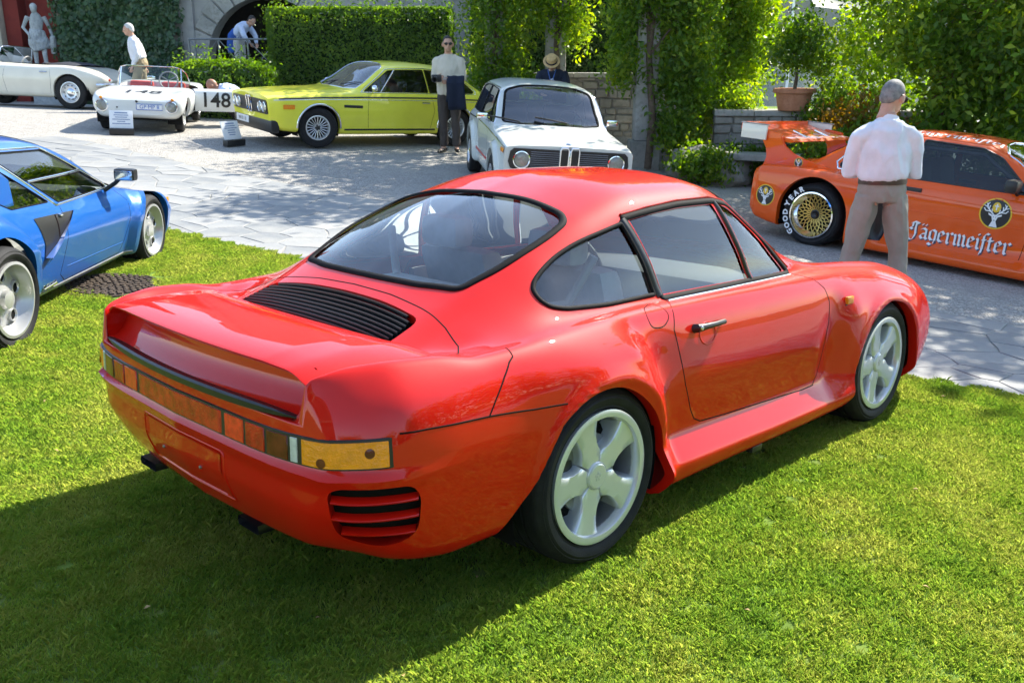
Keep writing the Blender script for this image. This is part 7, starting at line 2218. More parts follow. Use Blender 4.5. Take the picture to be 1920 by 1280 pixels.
    set_wheels(car, [0, 2.48], .71, .345, .215, .165, 'steel', M_ALLOY)
    return car
build_cabrio()

# ------------------------------------------------------------------ white roadster with start number 148
def build_roadster():
    M = place(-6.36, 16.36, R(-79), .0, e=.9)
    car = empty('roadster', M, 'small white racing roadster numbered 148 with its door open', 'car')
    rows = {
     .545: [(0,.30),(.28,.30),(.40,.32),(.48,.38),(.51,.44),(.50,.49),(.46,.515),(.35,.525),(.2,.53),(0,.53)],
     .50:  [(0,.26),(.40,.26),(.53,.28),(.61,.36),(.64,.45),(.63,.52),(.58,.56),(.44,.565),(.24,.565),(0,.568)],
     .38:  [(0,.23),(.48,.23),(.61,.26),(.69,.36),(.715,.47),(.70,.56),(.64,.61),(.48,.60),(.25,.595),(0,.60)],
     .15:  [(0,.21),(.52,.21),(.65,.24),(.725,.36),(.748,.48),(.735,.58),(.67,.645),(.50,.63),(.25,.62),(0,.625)],
     -.25: [(0,.20),(.54,.20),(.67,.23),(.735,.36),(.755,.48),(.742,.59),(.68,.655),(.51,.648),(.25,.645),(0,.65)],
     -.75: [(0,.20),(.55,.20),(.68,.23),(.735,.36),(.755,.48),(.745,.59),(.69,.655),(.53,.675),(.25,.68),(0,.685)],
     -1.6: [(0,.20),(.55,.20),(.68,.23),(.735,.36),(.755,.48),(.745,.59),(.69,.66),(.53,.69),(.25,.70),(0,.70)],
     -2.2: [(0,.22),(.53,.22),(.66,.25),(.73,.38),(.75,.50),(.74,.61),(.68,.68),(.52,.70),(.25,.71),(0,.71)],
     -2.7: [(0,.32),(.44,.32),(.55,.34),(.62,.42),(.65,.50),(.64,.57),(.60,.61),(.46,.63),(.25,.635),(0,.635)],
     -2.85:[(0,.40),(.26,.40),(.36,.41),(.43,.45),(.45,.50),(.44,.54),(.41,.56),(.33,.57),(.2,.575),(0,.575)],
    }
    bm = shell(rows, 6, {}, None, dx=.035)
    sk = Skin(bm); src = bm.copy()
    arches(bm, [(0, .27, .31), (-2.05, .27, .31)])
    hole = rounded([(-.78, .50), (-.90, .58), (-1.70, .56), (-1.78, .40), (-1.78, -.40), (-1.70, -.56), (-.90, -.58), (-.78, -.50)], .05, 3)
    fs = cut(bm, hole, (0, 1), lambda c: c.z > .55)
    obj('cockpit_lining', take(bm, fs, -.34), M_INT_RED, car)
    lip(bm, lambda c: c.z > .6 and -1.8 < c.x < -.7 and abs(c.y) < .62, lambda c: (0, 0, -.12))
    doorp = [(-.86, .27), (-.86, .66), (-1.60, .67), (-1.60, .27)]
    fs = cut(bm, doorp, (0, 2), LEFT); dbm = take(bm, fs, 0)
    fs = cut(bm, [(-.86, .60), (-.86, .80), (-1.60, .80), (-1.60, .60)], (0, 2), lambda c: c.y > .50); bmesh.ops.delete(bm, geom=fs, context='FACES')
    obj('body', bm, M_SILVERWHITE, car, angle=32)
    # opened door, hinged at its front edge
    hinge = Vector((-.86, .75, 0))
    Mr = Matrix.Translation(hinge) @ Matrix.Rotation(R(-78), 4, 'Z') @ Matrix.Translation(-hinge)
    # rounded hanging panel with real thickness
    bmesh.ops.solidify(dbm, geom=dbm.faces[:], thickness=.05)
    bmesh.ops.transform(dbm, matrix=Mr, verts=dbm.verts)
    d = obj('door', dbm, M_SILVERWHITE, car, angle=32)
    sks = Skin(src)
    def dfn(u, v):
        h = sks.hit((-1.22 - u, 3, .465 + v), (0, -1, 0))
        return (Mr @ h[0], (Mr.to_3x3() @ h[1])) if h else None
    o = print_on('start_number', text_mesh('148', .36, .006), dfn, M_BLACKP, d, .005)
    src.free()
    print_on('start_number', text_mesh('148', .30, .004), lambda u, v: sk.hit((.0 - v * 1.7, u * 1.45, 3), (0, 0, -1)), M_BLACKP, car, .003)
    houses(car, [(0, .27, .31), (-2.05, .27, .31)], .74, .55)
    box('underbody', (-2.6, -.48, .2), (.35, .48, .36), M_DARK, car, .02)
    for s in (-1, 1):
        h = sk.end([(s * .545, .44)], 1)[0][0]
        headlamp(car, h.x + .002, s * .545, .435, .088, M_CHROME)
        h = sk.end([(s * .56, .555)], 1)[0]
        bm2 = bmesh.new(); bmesh.ops.create_uvsphere(bm2, u_segments=12, v_segments=8, radius=.028); o = obj('front_indicator', bm2, M_AMBER, car); o.location = h[0]
    h = sk.end([(.20, .43)], 1)[0][0]
    bm2 = bmesh.new(); bm_box(bm2, (h.x + .002, -.005, .385), (h.x + .012, .405, .475), .004); pl = obj('number_plate', bm2, M_WHITEP, car)
    fr = [(h.x + .014, -.005, .385), (h.x + .014, .405, .385), (h.x + .014, .405, .475), (h.x + .014, -.005, .475), (h.x + .014, -.005, .385)]
    tube('plate_frame', fr, .005, M_BLUEP, pl, 5)
    me = text_mesh('GP·MP 8', .088)
    for v in me.vertices: v.co = Vector((h.x + .0145, .20 + v.co.x, .43 + v.co.y))
    link('plate_text', me, pl, M_BLUEP)
    bm2 = bmesh.new(); bmesh.ops.create_uvsphere(bm2, u_segments=12, v_segments=8, radius=.022); o = obj('nose_badge', bm2, M_BLACK, car); o.location = sk.end([(.0, .515)], 1)[0][0]
    bm2 = bmesh.new(); bmesh.ops.create_uvsphere(bm2, u_segments=12, v_segments=8, radius=.014); o = obj('tow_pin', bm2, M_BLACK, car); o.location = sk.end([(-.31, .41)], 1)[0][0]
    # wrap-round screen
    wsf = empty('windscreen'); wsf.parent = car
    path = [(-1.30, -.63), (-1.05, -.60), (-.86, -.53), (-.76, -.40), (-.71, -.2), (-.70, 0), (-.71, .2), (-.76, .40), (-.86, .53), (-1.05, .60), (-1.30, .63)]
    V, Fc = [], []
    tops = []
    for x, y in path:
        hz = .68 if abs(y) < .55 else .66
        tz = 1.02 if abs(y) < .5 else (.99 if abs(y) < .57 else (.90 if abs(y) < .61 else .74))
        V += [(x, y, hz), (x - .20 * (tz - hz) / .34, y * .97, tz)]; tops.append(V[-1])
    for i in range(len(path) - 1): a = 2 * i; Fc.append((a, a + 2, a + 3, a + 1))
    pyobj('screen_glass', V, Fc, M_GLASS, wsf)
    tube('screen_edge', tops, .008, M_CHROME, wsf, 6)
    for s in (-1, 1): tube('screen_post', [(-.86, s * .53, .66), (-.86 - .19, s * .53 * .97, .99)], .012, M_CHROME, wsf, 6)
    seats(car, -1.62, .28, .30, M_INT_RED, w=.42, back=.42, head=False)
    steering(car, -1.08, .28, .78, .16, M_INT_TAN)
    tube('mirror_stalk', [(-.95, 0, .70), (-.98, 0, .80)], .008, M_CHROME, car, 6)
    bm2 = bmesh.new(); bm_box(bm2, (-.03, -.07, -.03), (.02, .07, .03), .015); o = obj('centre_mirror', bm2, M_CHROME, car); o.location = (-.98, 0, .82)
    set_wheels(car, [0, -2.05], .60, .27, .165, .14, 'steel', M_ALLOY)
    return car
build_roadster()

# ------------------------------------------------------------------ small display boards
def board(x, y, yaw, label, lean=20):
    e = empty('display_board', place(x, y, yaw, 0), label, 'sign')
    bm = bmesh.new(); bm_box(bm, (-.02, -.19, 0), (.09, .19, .10), .01); obj('stand', bm, M_BLACK, e)
    bm = bmesh.new(); bm_box(bm, (-.006, -.18, 0), (.006, .18, .30), .003)
    T = Matrix.Translation((.02, 0, .09)) @ Matrix.Rotation(R(-lean), 4, 'Y')
    bmesh.ops.transform(bm, matrix=T, verts=bm.verts); p = obj('panel', bm, M_WHITEP, e)
    rr = random.Random(int(x * 10))
    bm = bmesh.new()
    for k in range(6):
        z = .25 - k * .035; w_ = rr.uniform(.06, .14)
        bm_box(bm, (.0066, -w_, z), (.0074, w_, z + (.014 if k else .02)), 0)
    bmesh.ops.transform(bm, matrix=T, verts=bm.verts); o = obj('printed_lines', bm, simple('grey_blue_print', (.22, .28, .42), rough=.6), p); tag(o, kind='stuff')
board(-6.42, 15.55, R(-70), 'small white information board in front of the white roadster')
board(-4.45, 15.0, R(-30), 'tilted white information board beside the yellow coupe nose')
# ------------------------------------------------------------------ people
def fuse(bm, voxel, smooth=4, wrinkle=0., wscale=9., seed=0):
    """melt overlapping closed shapes into one continuous skin"""
    from mathutils import noise
    me = bpy.data.meshes.new('fuse'); bmesh.ops.recalc_face_normals(bm, faces=bm.faces); bm.to_mesh(me); bm.free()
    ob = bpy.data.objects.new('fuse', me); COL.objects.link(ob)
    md = ob.modifiers.new('r', 'REMESH'); md.mode = 'VOXEL'; md.voxel_size = voxel; md.use_smooth_shade = True
    sm = ob.modifiers.new('s', 'SMOOTH'); sm.iterations = smooth; sm.factor = .5
    dg = bpy.context.evaluated_depsgraph_get()
    out = bpy.data.meshes.new_from_object(ob.evaluated_get(dg))
    bpy.data.objects.remove(ob); bpy.data.meshes.remove(me)
    if wrinkle:
        cs = [v.co.copy() for v in out.vertices]; ns = [v.normal.copy() for v in out.vertices]
        for v, c, n_ in zip(out.vertices, cs, ns):
            p = Vector((c.x * wscale * 1.3 + seed + c.z * 1.7, c.y * wscale * 1.3 - c.z * 1.2, c.z * wscale * .55))
            a = noise.noise(p) + .5 * noise.noise(p * 2.1)
            v.co = c + n_ * (wrinkle * (1 - abs(a) * 2.2))
    out.shade_smooth()
    return out

def ell(bm, c, r, seg=16, rot=None):
    q = bmesh.ops.create_uvsphere(bm, u_segments=seg, v_segments=max(8, seg * 2 // 3), radius=1.)
    T = Matrix.Translation(c) @ (rot or Matrix.Identity(4)) @ Matrix.Diagonal((*r, 1))
    bmesh.ops.transform(bm, matrix=T, verts=q['verts'])

def hand(bm, wr, d, side_v, palm_n, curl=.6, k=1.):
    """palm and five fingers from the wrist along d; side_v points to the thumb side, palm_n out of the palm"""
    d = Vector(d).normalized(); sv = Vector(side_v); sv = (sv - d * sv.dot(d)).normalized(); pn = d.cross(sv)
    if pn.dot(Vector(palm_n)) < 0: pn = -pn
    wr = Vector(wr)
    bm_tube(bm, [wr - d * .02, wr + d * .03, wr + d * .085 * k], [(.026, .020), (.036 * k, .017), (.042 * k, .014)], 10)
    for i, (o, ln) in enumerate(((.030, .070), (.010, .080), (-.011, .075), (-.031, .058))):
        p0 = wr + d * .080 * k + sv * o * k
        a1 = curl * .55; a2 = curl * 1.35; a3 = curl * 2.0
        p1 = p0 + (d * math.cos(a1) + pn * math.sin(a1)) * ln * .45 * k
        p2 = p1 + (d * math.cos(a2) + pn * math.sin(a2)) * ln * .32 * k
        p3 = p2 + (d * math.cos(a3) + pn * math.sin(a3)) * ln * .25 * k
        bm_tube(bm, [p0 - d * .02, p0, p1, p2, p3], [.0095 * k, .0095 * k, .0088 * k, .0080 * k, .0065 * k], 8)
    t0 = wr + d * .030 * k + sv * .030 * k
    bm_tube(bm, [t0, t0 + (sv * .75 + d * .6 + pn * .3) * .040 * k, t0 + (sv * .55 + d * 1.2 + pn * .7) * .060 * k], [.013 * k, .011 * k, .008 * k], 8)

M_SKIN = simple('skin', (.52, .29, .20), rough=.5, var=.08, scale=14)
M_SKIN_D = simple('tanned_skin', (.36, .18, .11), rough=.5, var=.08, scale=14)
M_HAIR_GREY = simple('grey_hair', (.19, .185, .18), rough=.7, var=.35, scale=25, bumpv=.15, bscale=400)
M_HAIR_WHITE = simple('white_hair', (.58, .56, .53), rough=.6, var=.2, scale=60, bumpv=.5, bscale=120)
M_HAIR_DARK = simple('dark_hair', (.022, .017, .014), rough=.5, var=.4, scale=60, bumpv=.5, bscale=120)
def cloth(name, c, rough=.85, bs=.15, scale=60): return simple(name, c, rough=rough, var=.08, scale=5, bumpv=bs, bscale=scale, spec=.2)
M_SHIRT = cloth('white_shirt_cotton', (.74, .75, .80))
M_SHIRT_BL = cloth('pale_blue_shirt_cotton', (.56, .63, .80))
M_TAUPE = cloth('taupe_chinos', (.31, .275, .23))
M_KHAKI = cloth('khaki_chinos', (.37, .29, .18))
M_OFFWHITE = cloth('off_white_trousers', (.55, .53, .50))
M_STONE = cloth('stone_overshirt', (.62, .56, .46))
M_BROWN = cloth('dark_brown_jeans', (.075, .062, .055))
M_NAVY = cloth('navy_cloth', (.016, .022, .042))
M_BLUECL = cloth('royal_blue_cloth', (.03, .10, .38))
M_BLACKCL = cloth('black_cloth', (.012, .012, .014))
M_LEATHER = simple('brown_leather', (.06, .032, .022), rough=.4)
M_SHOE = simple('black_shoe', (.012, .011, .011), rough=.35)
M_SHOE_W = simple('white_trainer', (.70, .70, .72), rough=.6)
M_STRAW = simple('straw', (.60, .40, .18), rough=.75, var=.15, scale=40, bumpv=.4, bscale=160)

def head_parts(root, c, yaw, pitch, skinbm, hairmat, bald=False, k=1., glasses=None, beard=None, hair_len=0., hat=None, roll=0.):
    """head shape into skinbm; hair, glasses, hat as children"""
    Rm = Matrix.Translation(c) @ Matrix.Rotation(yaw, 4, 'Z') @ Matrix.Rotation(pitch, 4, 'Y') @ Matrix.Rotation(roll, 4, 'X')
    def P(x, y, z): return Rm @ Vector((x * k, y * k, z * k))
    rot = Rm.to_3x3().to_4x4()
    ell(skinbm, P(-.005, 0, .015), (.098 * k, .076 * k, .108 * k), 20, rot)
    ell(skinbm, P(.025, 0, -.055), (.066 * k, .058 * k, .062 * k), 16, rot)          # jaw
    ell(skinbm, P(.060, 0, -.088), (.026 * k, .026 * k, .022 * k), 12, rot)          # chin
    bm_tube(skinbm, [P(.085, 0, .030), P(.104, 0, -.012), P(.112, 0, -.026), P(.092, 0, -.034)], [.010 * k, .013 * k, .016 * k, .012 * k], 8)  # nose
    bm_tube(skinbm, [P(.083, -.045, .034), P(.093, 0, .036), P(.083, .045, .034)], [.010 * k] * 3, 8)      # brow
    bm_tube(skinbm, [P(.083, -.024, -.060), P(.094, 0, -.058), P(.083, .024, -.060)], [.008 * k] * 3, 8)  # lips
    for s in (-1, 1):
        ell(skinbm, P(-.004, s * .086, -.008), (.024 * k, .011 * k, .035 * k), 12, rot)    # ear
    bm_tube(skinbm, [P(-.03, 0, -.05), P(-.035, 0, -.12), P(-.04, 0, -.17)], [.055 * k, .052 * k, .060 * k], 12)
    if not bald:
        hb = bmesh.new()
        ell(hb, P(-.014, 0, .026), (.100 * k, .080 * k, .106 * k), 24, rot)
        ell(hb, P(-.042, 0, -.015), (.070 * k, .074 * k, (.060 + hair_len) * k), 18, rot)
        inv = Rm.inverted()
        for v in hb.verts:
            q = inv @ v.co / k
            if q.x > .045 and q.z < .075: v.co = Rm @ (Vector((.045, q.y * .85, q.z)) * k)
            elif q.z < -.03 - hair_len and q.x > -.06: v.co = Rm @ (Vector((min(q.x, -.05), q.y * .8, max(q.z, -.05 - hair_len))) * k)
            elif q.z < .045 and q.x > .012: v.co = Rm @ (Vector((.012 + .2 * (q.x - .012), q.y * .93, q.z)) * k)
        link('hair', fuse(hb, .008 * k, 3, .0012, 60.), root, hairmat)
    eb = bmesh.new()
    for s in (-1, 1): ell(eb, P(.080, s * .032, .012), (.012 * k, .014 * k, .009 * k), 10, rot)
    obj('eyes', eb, M_WHITEP, root)
    pb = bmesh.new()
    for s in (-1, 1): ell(pb, P(.0895, s * .032, .012), (.004 * k, .006 * k, .006 * k), 8, rot)
    obj('pupils', pb, M_BLACKP, root)
    if glasses:
        gb = bmesh.new()
        for s in (-1, 1):
            ell(gb, P(.104, s * .034, .010), (.006 * k, .028 * k, .021 * k), 14, rot)
            bm_tube(gb, [P(.100, s * .060, .018), P(.04, s * .082, .018), P(-.03, s * .084, .012)], .0035 * k, 6)
        bm_tube(gb, [P(.106, -.012, .016), P(.108, 0, .018), P(.106, .012, .016)], .003, 6)
        obj('glasses', gb, M_BLACK, root)
    if beard:
        bb = bmesh.new(); ell(bb, P(.028, 0, -.062), (.072 * k, .064 * k, .055 * k), 18, rot)
        inv = Rm.inverted()
        for v in bb.verts:
            q = inv @ v.co / k
            if q.z > -.045: v.co = Rm @ (Vector((q.x * .8, q.y * .9, -.045 - .002)) * k)
        obj('beard', bb, beard, root)
    if hat:
        hb = bmesh.new(); Mh = Rm @ Matrix.Translation((0, 0, .055 * k)) @ Matrix.Rotation(R(-6), 4, 'Y')
        bm_lathe(hb, [(.0005, .118), (.05, .120), (.078, .112), (.086, .09), (.098, .012), (.102, .004), (.138, .0), (.144, .006), (.140, .008), (.104, .008)], 40, 'Z', M=Mh)
        bmesh.ops.recalc_face_normals(hb, faces=hb.faces)
        h = obj('straw_hat', hb, M_STRAW, root, angle=50)
        b2 = bmesh.new(); bm_lathe(b2, [(.1005, .012), (.097, .042), (.094, .042)], 36, 'Z', M=Mh); obj('hat_band', b2, M_NAVY, h)

def figure(name, label, M, J, top, trousers, shoe, hairmat, skin=None, voxel=.011, head=(0, 0), sleeve=1.0, belt=None, bulk=1., tuck=True, head_kw=None, hands=None, fat=1., top_name='shirt', hem=0.):
    skin = skin or M_SKIN
    root = empty(name, M, label, 'person')
    V3 = Vector
    pel, chest, neck = V3(J['pelvis']), V3(J['chest']), V3(J['neck'])
    up = (neck - pel).normalized()
    sk = bmesh.new()
    hk = dict(head_kw or {}); head_parts(root, J['head'], head[0], head[1], sk, hairmat, **hk)
    # skin: neck, core, arms, hands, legs
    bm_tube(sk, [neck + up * .06, neck - up * .03, chest + up * .05, chest - up * .1, pel], [(.055, .055), (.08, .07), (.13, .09), (.12, .085), (.13, .09)], 12)
    bm_tube(sk, [V3(J['shL']), V3(J['shR'])], [.05, .05], 10)
    for s in 'LR':
        sh, el, wr = V3(J['sh' + s]), V3(J['el' + s]), V3(J['wr' + s])
        bm_tube(sk, [sh, sh.lerp(el, .5), el, el.lerp(wr, .35), wr], [.046, .044, .037, .038, .026], 10)
        hd = (hands or {}).get(s, {})
        d = hd.get('d', tuple((wr - el)))
        hand(sk, wr, d, hd.get('thumb', (1, 0, 0)), hd.get('palm', (0, -1 if s == 'L' else 1, 0)), hd.get('curl', .5))
        hp, kn, an, toe = V3(J['hip' + s]), V3(J['kn' + s]), V3(J['an' + s]), V3(J['toe' + s])
        bm_tube(sk, [pel.lerp(hp, .6), hp, kn, kn.lerp(an, .4), an, an + (toe - an) * .4], [.09, .082, .052, .05, .036, .034], 10)
        bm_tube(sk, [an + V3((0, 0, -.02)), toe], [.032, .025], 8)
    link('body', fuse(sk, voxel * .8, 3), root, skin)
    # trousers
    tr = bmesh.new()
    wst = pel + up * .10
    bm_tube(tr, [wst, pel + up * .02, pel - up * .06], [(.165 * fat, .122 * fat), (.178 * fat, .130 * fat), (.165 * fat, .12 * fat)], 18)
    for s in 'LR':
        hp, kn, an = V3(J['hip' + s]), V3(J['kn' + s]), V3(J['an' + s])
        bm_tube(tr, [hp + up * .05, hp - (hp - kn) * .15, hp.lerp(kn, .5), kn, kn.lerp(an, .5), an + (kn - an) * .04], [(.082, .098), (.094, .102), (.086, .09), (.068, .070), (.064, .066), (.062, .068)], 14)
    link('trousers', fuse(tr, voxel, 5, .008, 9., 3), root, trousers)
    if belt:
        bb = bmesh.new(); bm_tube(bb, [wst - up * .030, wst + up * .008], [(.180 * fat, .136 * fat)] * 2, 32); link_b = obj('belt', bb, belt, root)
    # top garment
    tp = bmesh.new()
    base = wst + up * .005 if tuck else pel - up * (.02 + hem)
    mid = pel.lerp(chest, .55)
    flare = 1.0 if tuck else 1.08
    bm_tube(tp, [base, base.lerp(mid, .35), mid, chest, chest.lerp(neck, .68), neck - up * .012, neck + up * .015],
            [(.168 * fat * flare, .125 * fat * flare), (.188 * fat, .140 * fat), (.192 * fat, .142 * fat), (.205 * bulk, .142 * fat), (.180 * bulk, .118), (.112, .090), (.068, .068)], 22)
    for s in 'LR':
        sh, el, wr = V3(J['sh' + s]), V3(J['el' + s]), V3(J['wr' + s])
        end = el.lerp(wr, .92) if sleeve == 1.0 else el.lerp(wr, sleeve)
        bm_tube(tp, [neck.lerp(sh, .35) - up * .03, neck.lerp(sh, .75) - up * .03, sh - up * .02, sh.lerp(el, .5), el, el.lerp(end, .5), end], [.070, .074, .070 * bulk, .066 * bulk, .060 * bulk, .052, .040], 14)
    link(top_name, fuse(tp, voxel, 7, .009, 7., 1), root, top)
    cb = bmesh.new()
    rc = 0.070; ax = (V3(J['head']) - neck).normalized()
    bm_tube(cb, [neck - up * .01, neck + ax * .035], [(rc + .012, rc + .008), (rc + .002, rc)], 22, cap=False)
    obj('collar', cb, top, root)
    for s in 'LR':
        an, toe = V3(J['an' + s]), V3(J['toe' + s]); d = (toe - an); d.z = 0; d.normalize()
        sb = bmesh.new(); z0 = an.z - .078
        h0 = V3((an.x, an.y, z0))
        for a, r_ in ((-.05, (.030, .034)), (-.02, (.040, .042)), (.05, (.042, .036)), (.11, (.046, .028)), (.16, (.042, .024)), (.195, (.024, .016))):
            ell(sb, h0 + d * a + V3((0, 0, r_[1])), (.045, r_[0], r_[1]), 12, Matrix.Rotation(math.atan2(d.y, d.x), 4, 'Z'))
        link('shoe', fuse(sb, .009, 3), root, shoe)
    return root

def person_frame(x, y, yaw, dz=0., z=None):
    return Matrix.Translation((x, y, (gz(x, y) if z is None else z) + dz)) @ Matrix.Rotation(yaw, 4, 'Z')

def stand(**kw):
    J = dict(pelvis=(0, 0, .96), chest=(0, 0, 1.28), neck=(-.01, 0, 1.50), head=(.02, 0, 1.68), shL=(0, .185, 1.43), shR=(0, -.185, 1.43),
             elL=(-.03, .25, 1.14), elR=(-.03, -.25, 1.14), wrL=(.05, .26, .90), wrR=(.05, -.26, .90),
             hipL=(0, .095, .90), hipR=(0, -.095, .90), knL=(.02, .11, .49), knR=(.02, -.11, .49), anL=(-.02, .12, .085), anR=(-.02, -.12, .085), toeL=(.14, .15, .03), toeR=(.14, -.15, .03))
    J.update(kw); return J

# man in a white shirt, seen from behind, arms folded in front
def p_white():
    J = stand(pelvis=(0, -.02, .97), chest=(.0, -.01, 1.27), neck=(.015, -.01, 1.50), head=(.075, -.045, 1.665), shL=(.0, .185, 1.40), shR=(.0, -.205, 1.40), elL=(.04, .225, 1.12), elR=(.05, -.265, 1.11), wrL=(.26, .08, 1.12), wrR=(.27, -.10, 1.14),
              hipL=(0, .085, .90), hipR=(0, -.125, .90), knL=(.02, .15, .50), knR=(.02, -.20, .50), anL=(-.03, .225, .085), anR=(-.02, -.235, .085), toeL=(.12, .30, .03), toeR=(.14, -.27, .03))
    r = figure('person', 'grey haired man in white shirt and taupe trousers seen from behind by the racing car', person_frame(2.78, 7.03, R(84)), J, M_SHIRT, M_TAUPE, M_SHOE, M_HAIR_GREY, voxel=.0085, head=(R(-48), R(16)), belt=M_LEATHER, fat=.98, bulk=.92, head_kw=dict(glasses=True),
               hands={'L': dict(d=(.7, -.7, .1), thumb=(0, 0, 1), palm=(-1, 0, 0)), 'R': dict(d=(.7, .7, .1), thumb=(0, 0, 1), palm=(-1, 0, 0))})
    return r
p_white()
# man in stone coloured overshirt facing the camera with a camera and a jacket over his arm
def p_tan():
    J = stand(neck=(-.01, 0, 1.49), head=(.03, 0, 1.66), elL=(.02, .225, 1.15), wrL=(.26, .08, 1.10), elR=(.05, -.215, 1.15), wrR=(.30, -.13, 1.13), anL=(0, .11, .085), anR=(-.03, -.10, .085), knL=(.02, .10, .49), knR=(.02, -.10, .49))
    M = person_frame(-1.05, 15.95, R(-96)) @ Matrix.Scale(1.05, 4)
    figure('person', 'dark haired man in sunglasses and stone overshirt beside the yellow coupe', M, J, M_STONE, M_BROWN, M_SHOE, M_HAIR_DARK, voxel=.012, head=(R(14), R(2)), tuck=False, hem=.05, head_kw=dict(glasses=True), bulk=1.05, top_name='overshirt',
           hands={'L': dict(d=(.4, -.9, 0), thumb=(0, 0, 1), palm=(-1, 0, 0)), 'R': dict(d=(.5, .5, .3), thumb=(0, 0, 1), palm=(-1, 0, 0), curl=.9)})
    c = empty('photo_camera', M, 'black camera held by the man in sunglasses', 'camera')
    bm = bmesh.new(); bm_box(bm, (.34, -.20, 1.10), (.42, -.05, 1.21), .015); obj('camera_body', bm, M_BLACK, c)
    lathe('lens', [(.042, .0), (.045, .05), (.043, .12), (.036, .122), (.03, .10)], M_BLACK, c, seg=20, axis='X').location = (.42, -.13, 1.14)
    j = empty('jacket', M, 'navy jacket folded over the forearm of the man in sunglasses', 'jacket')
    V, Fc = [], []
    n1, n2 = 15, 9
    for i in range(n1):
        t = i / (n1 - 1)
        for k in range(n2):
            u = k / (n2 - 1)
            x = .16 + .10 * u + .05 * math.sin(t * 3.14) - .02; y = .30 - .26 * u - .05 * t
            if t < .5: z = 1.14 - (.5 - t) * .92; xo = .055
            else: z = 1.14 - (t - .5) * .70; xo = -.03
            arc = max(0, 1 - abs(t - .5) / .08)
            V.append((x + xo + .015 * math.sin(u * 9 + t * 3), y, z + .03 * arc + .004 * math.sin(u * 14)))
    for i in range(n1 - 1):
        for k in range(n2 - 1): a = i * n2 + k; Fc.append((a, a + 1, a + n2 + 1, a + n2))
    o = pyobj('cloth', V, Fc, M_NAVY, j); md = o.modifiers.new('s', 'SOLIDIFY'); md.thickness = .022
p_tan()
# man in straw hat bending over the far side of the saloon
def p_hat():
    J = stand(pelvis=(-.06, 0, .95), chest=(.06, 0, 1.24), neck=(.15, 0, 1.43), head=(.26, .0, 1.55), shL=(.10, .20, 1.38), shR=(.10, -.20, 1.38), elL=(.16, .27, 1.10), elR=(.16, -.27, 1.10), wrL=(.36, .14, 1.04), wrR=(.36, -.14, 1.04))
    figure('person', 'man in straw hat and dark jacket bending over behind the pale saloon', person_frame(.72, 16.75, R(-100)), J, M_NAVY, M_BLACKCL, M_SHOE, M_HAIR_GREY, voxel=.013, head=(R(8), R(58)), tuck=False, hem=.1, bulk=1.08, head_kw=dict(hat=True), top_name='jacket')
    s = empty('lanyard', person_frame(.72, 16.75, R(-100)), 'blue lanyard round the neck of the man in the straw hat', 'lanyard')
    tube('cord', [(.20, .07, 1.44), (.235, .03, 1.30), (.235, 0, 1.18), (.235, -.03, 1.30), (.20, -.07, 1.44)], .008, M_BLUEP, s, 6)
    bm = bmesh.new(); V = [(.205, .055, 1.44), (.205, -.055, 1.44), (.222, -.03, 1.25), (.222, .03, 1.25)]
    pyobj('shirt_front', V, [(0, 1, 2, 3)], M_SHIRT, s, smooth=False).modifiers.new('s', 'SOLIDIFY').thickness = .012
p_hat()
# white haired man walking past the ivy
def p_walk():
    J = stand(pelvis=(-.02, 0, .96), chest=(.05, 0, 1.27), neck=(.09, 0, 1.49), head=(.15, 0, 1.65), shL=(.06, .19, 1.43), shR=(.06, -.19, 1.43), elL=(.02, .25, 1.15), elR=(-.04, -.25, 1.16), wrL=(.12, .24, .93), wrR=(-.08, -.26, .92),
              knL=(.16, .10, .50), knR=(-.02, -.10, .50), anL=(.18, .10, .09), anR=(-.28, -.10, .14), toeL=(.34, .11, .04), toeR=(-.14, -.11, .03))
    figure('person', 'white haired man in white shirt and khaki trousers walking past the ivy', person_frame(-7.75, 20.1, R(196)), J, M_SHIRT, M_KHAKI, M_SHOE, M_HAIR_WHITE, voxel=.013, head=(0, R(6)), fat=1.08)
p_walk()
# man crouching behind the open roadster door
def p_crouch():
    J = stand(pelvis=(-.10, 0, .42), chest=(.16, 0, .62), neck=(.34, 0, .70), head=(.50, .0, .74), shL=(.26, .19, .68), shR=(.26, -.19, .68), elL=(.40, .26, .46), elR=(.40, -.26, .46), wrL=(.58, .16, .34), wrR=(.58, -.16, .34),
              hipL=(-.08, .10, .40), hipR=(-.08, -.10, .40), knL=(.28, .20, .44), knR=(.26, -.18, .38), anL=(.02, .18, .09), anR=(-.02, -.18, .10), toeL=(.18, .22, .03), toeR=(.14, -.22, .03))
    figure('person', 'bald man in pale shirt crouching behind the open roadster door', person_frame(-5.1, 17.95, R(188)), J, M_SHIRT_BL, M_BLACKCL, M_SHOE_W, M_HAIR_DARK, skin=M_SKIN_D, voxel=.013, head=(0, R(35)), head_kw=dict(bald=True), tuck=False)
p_crouch()
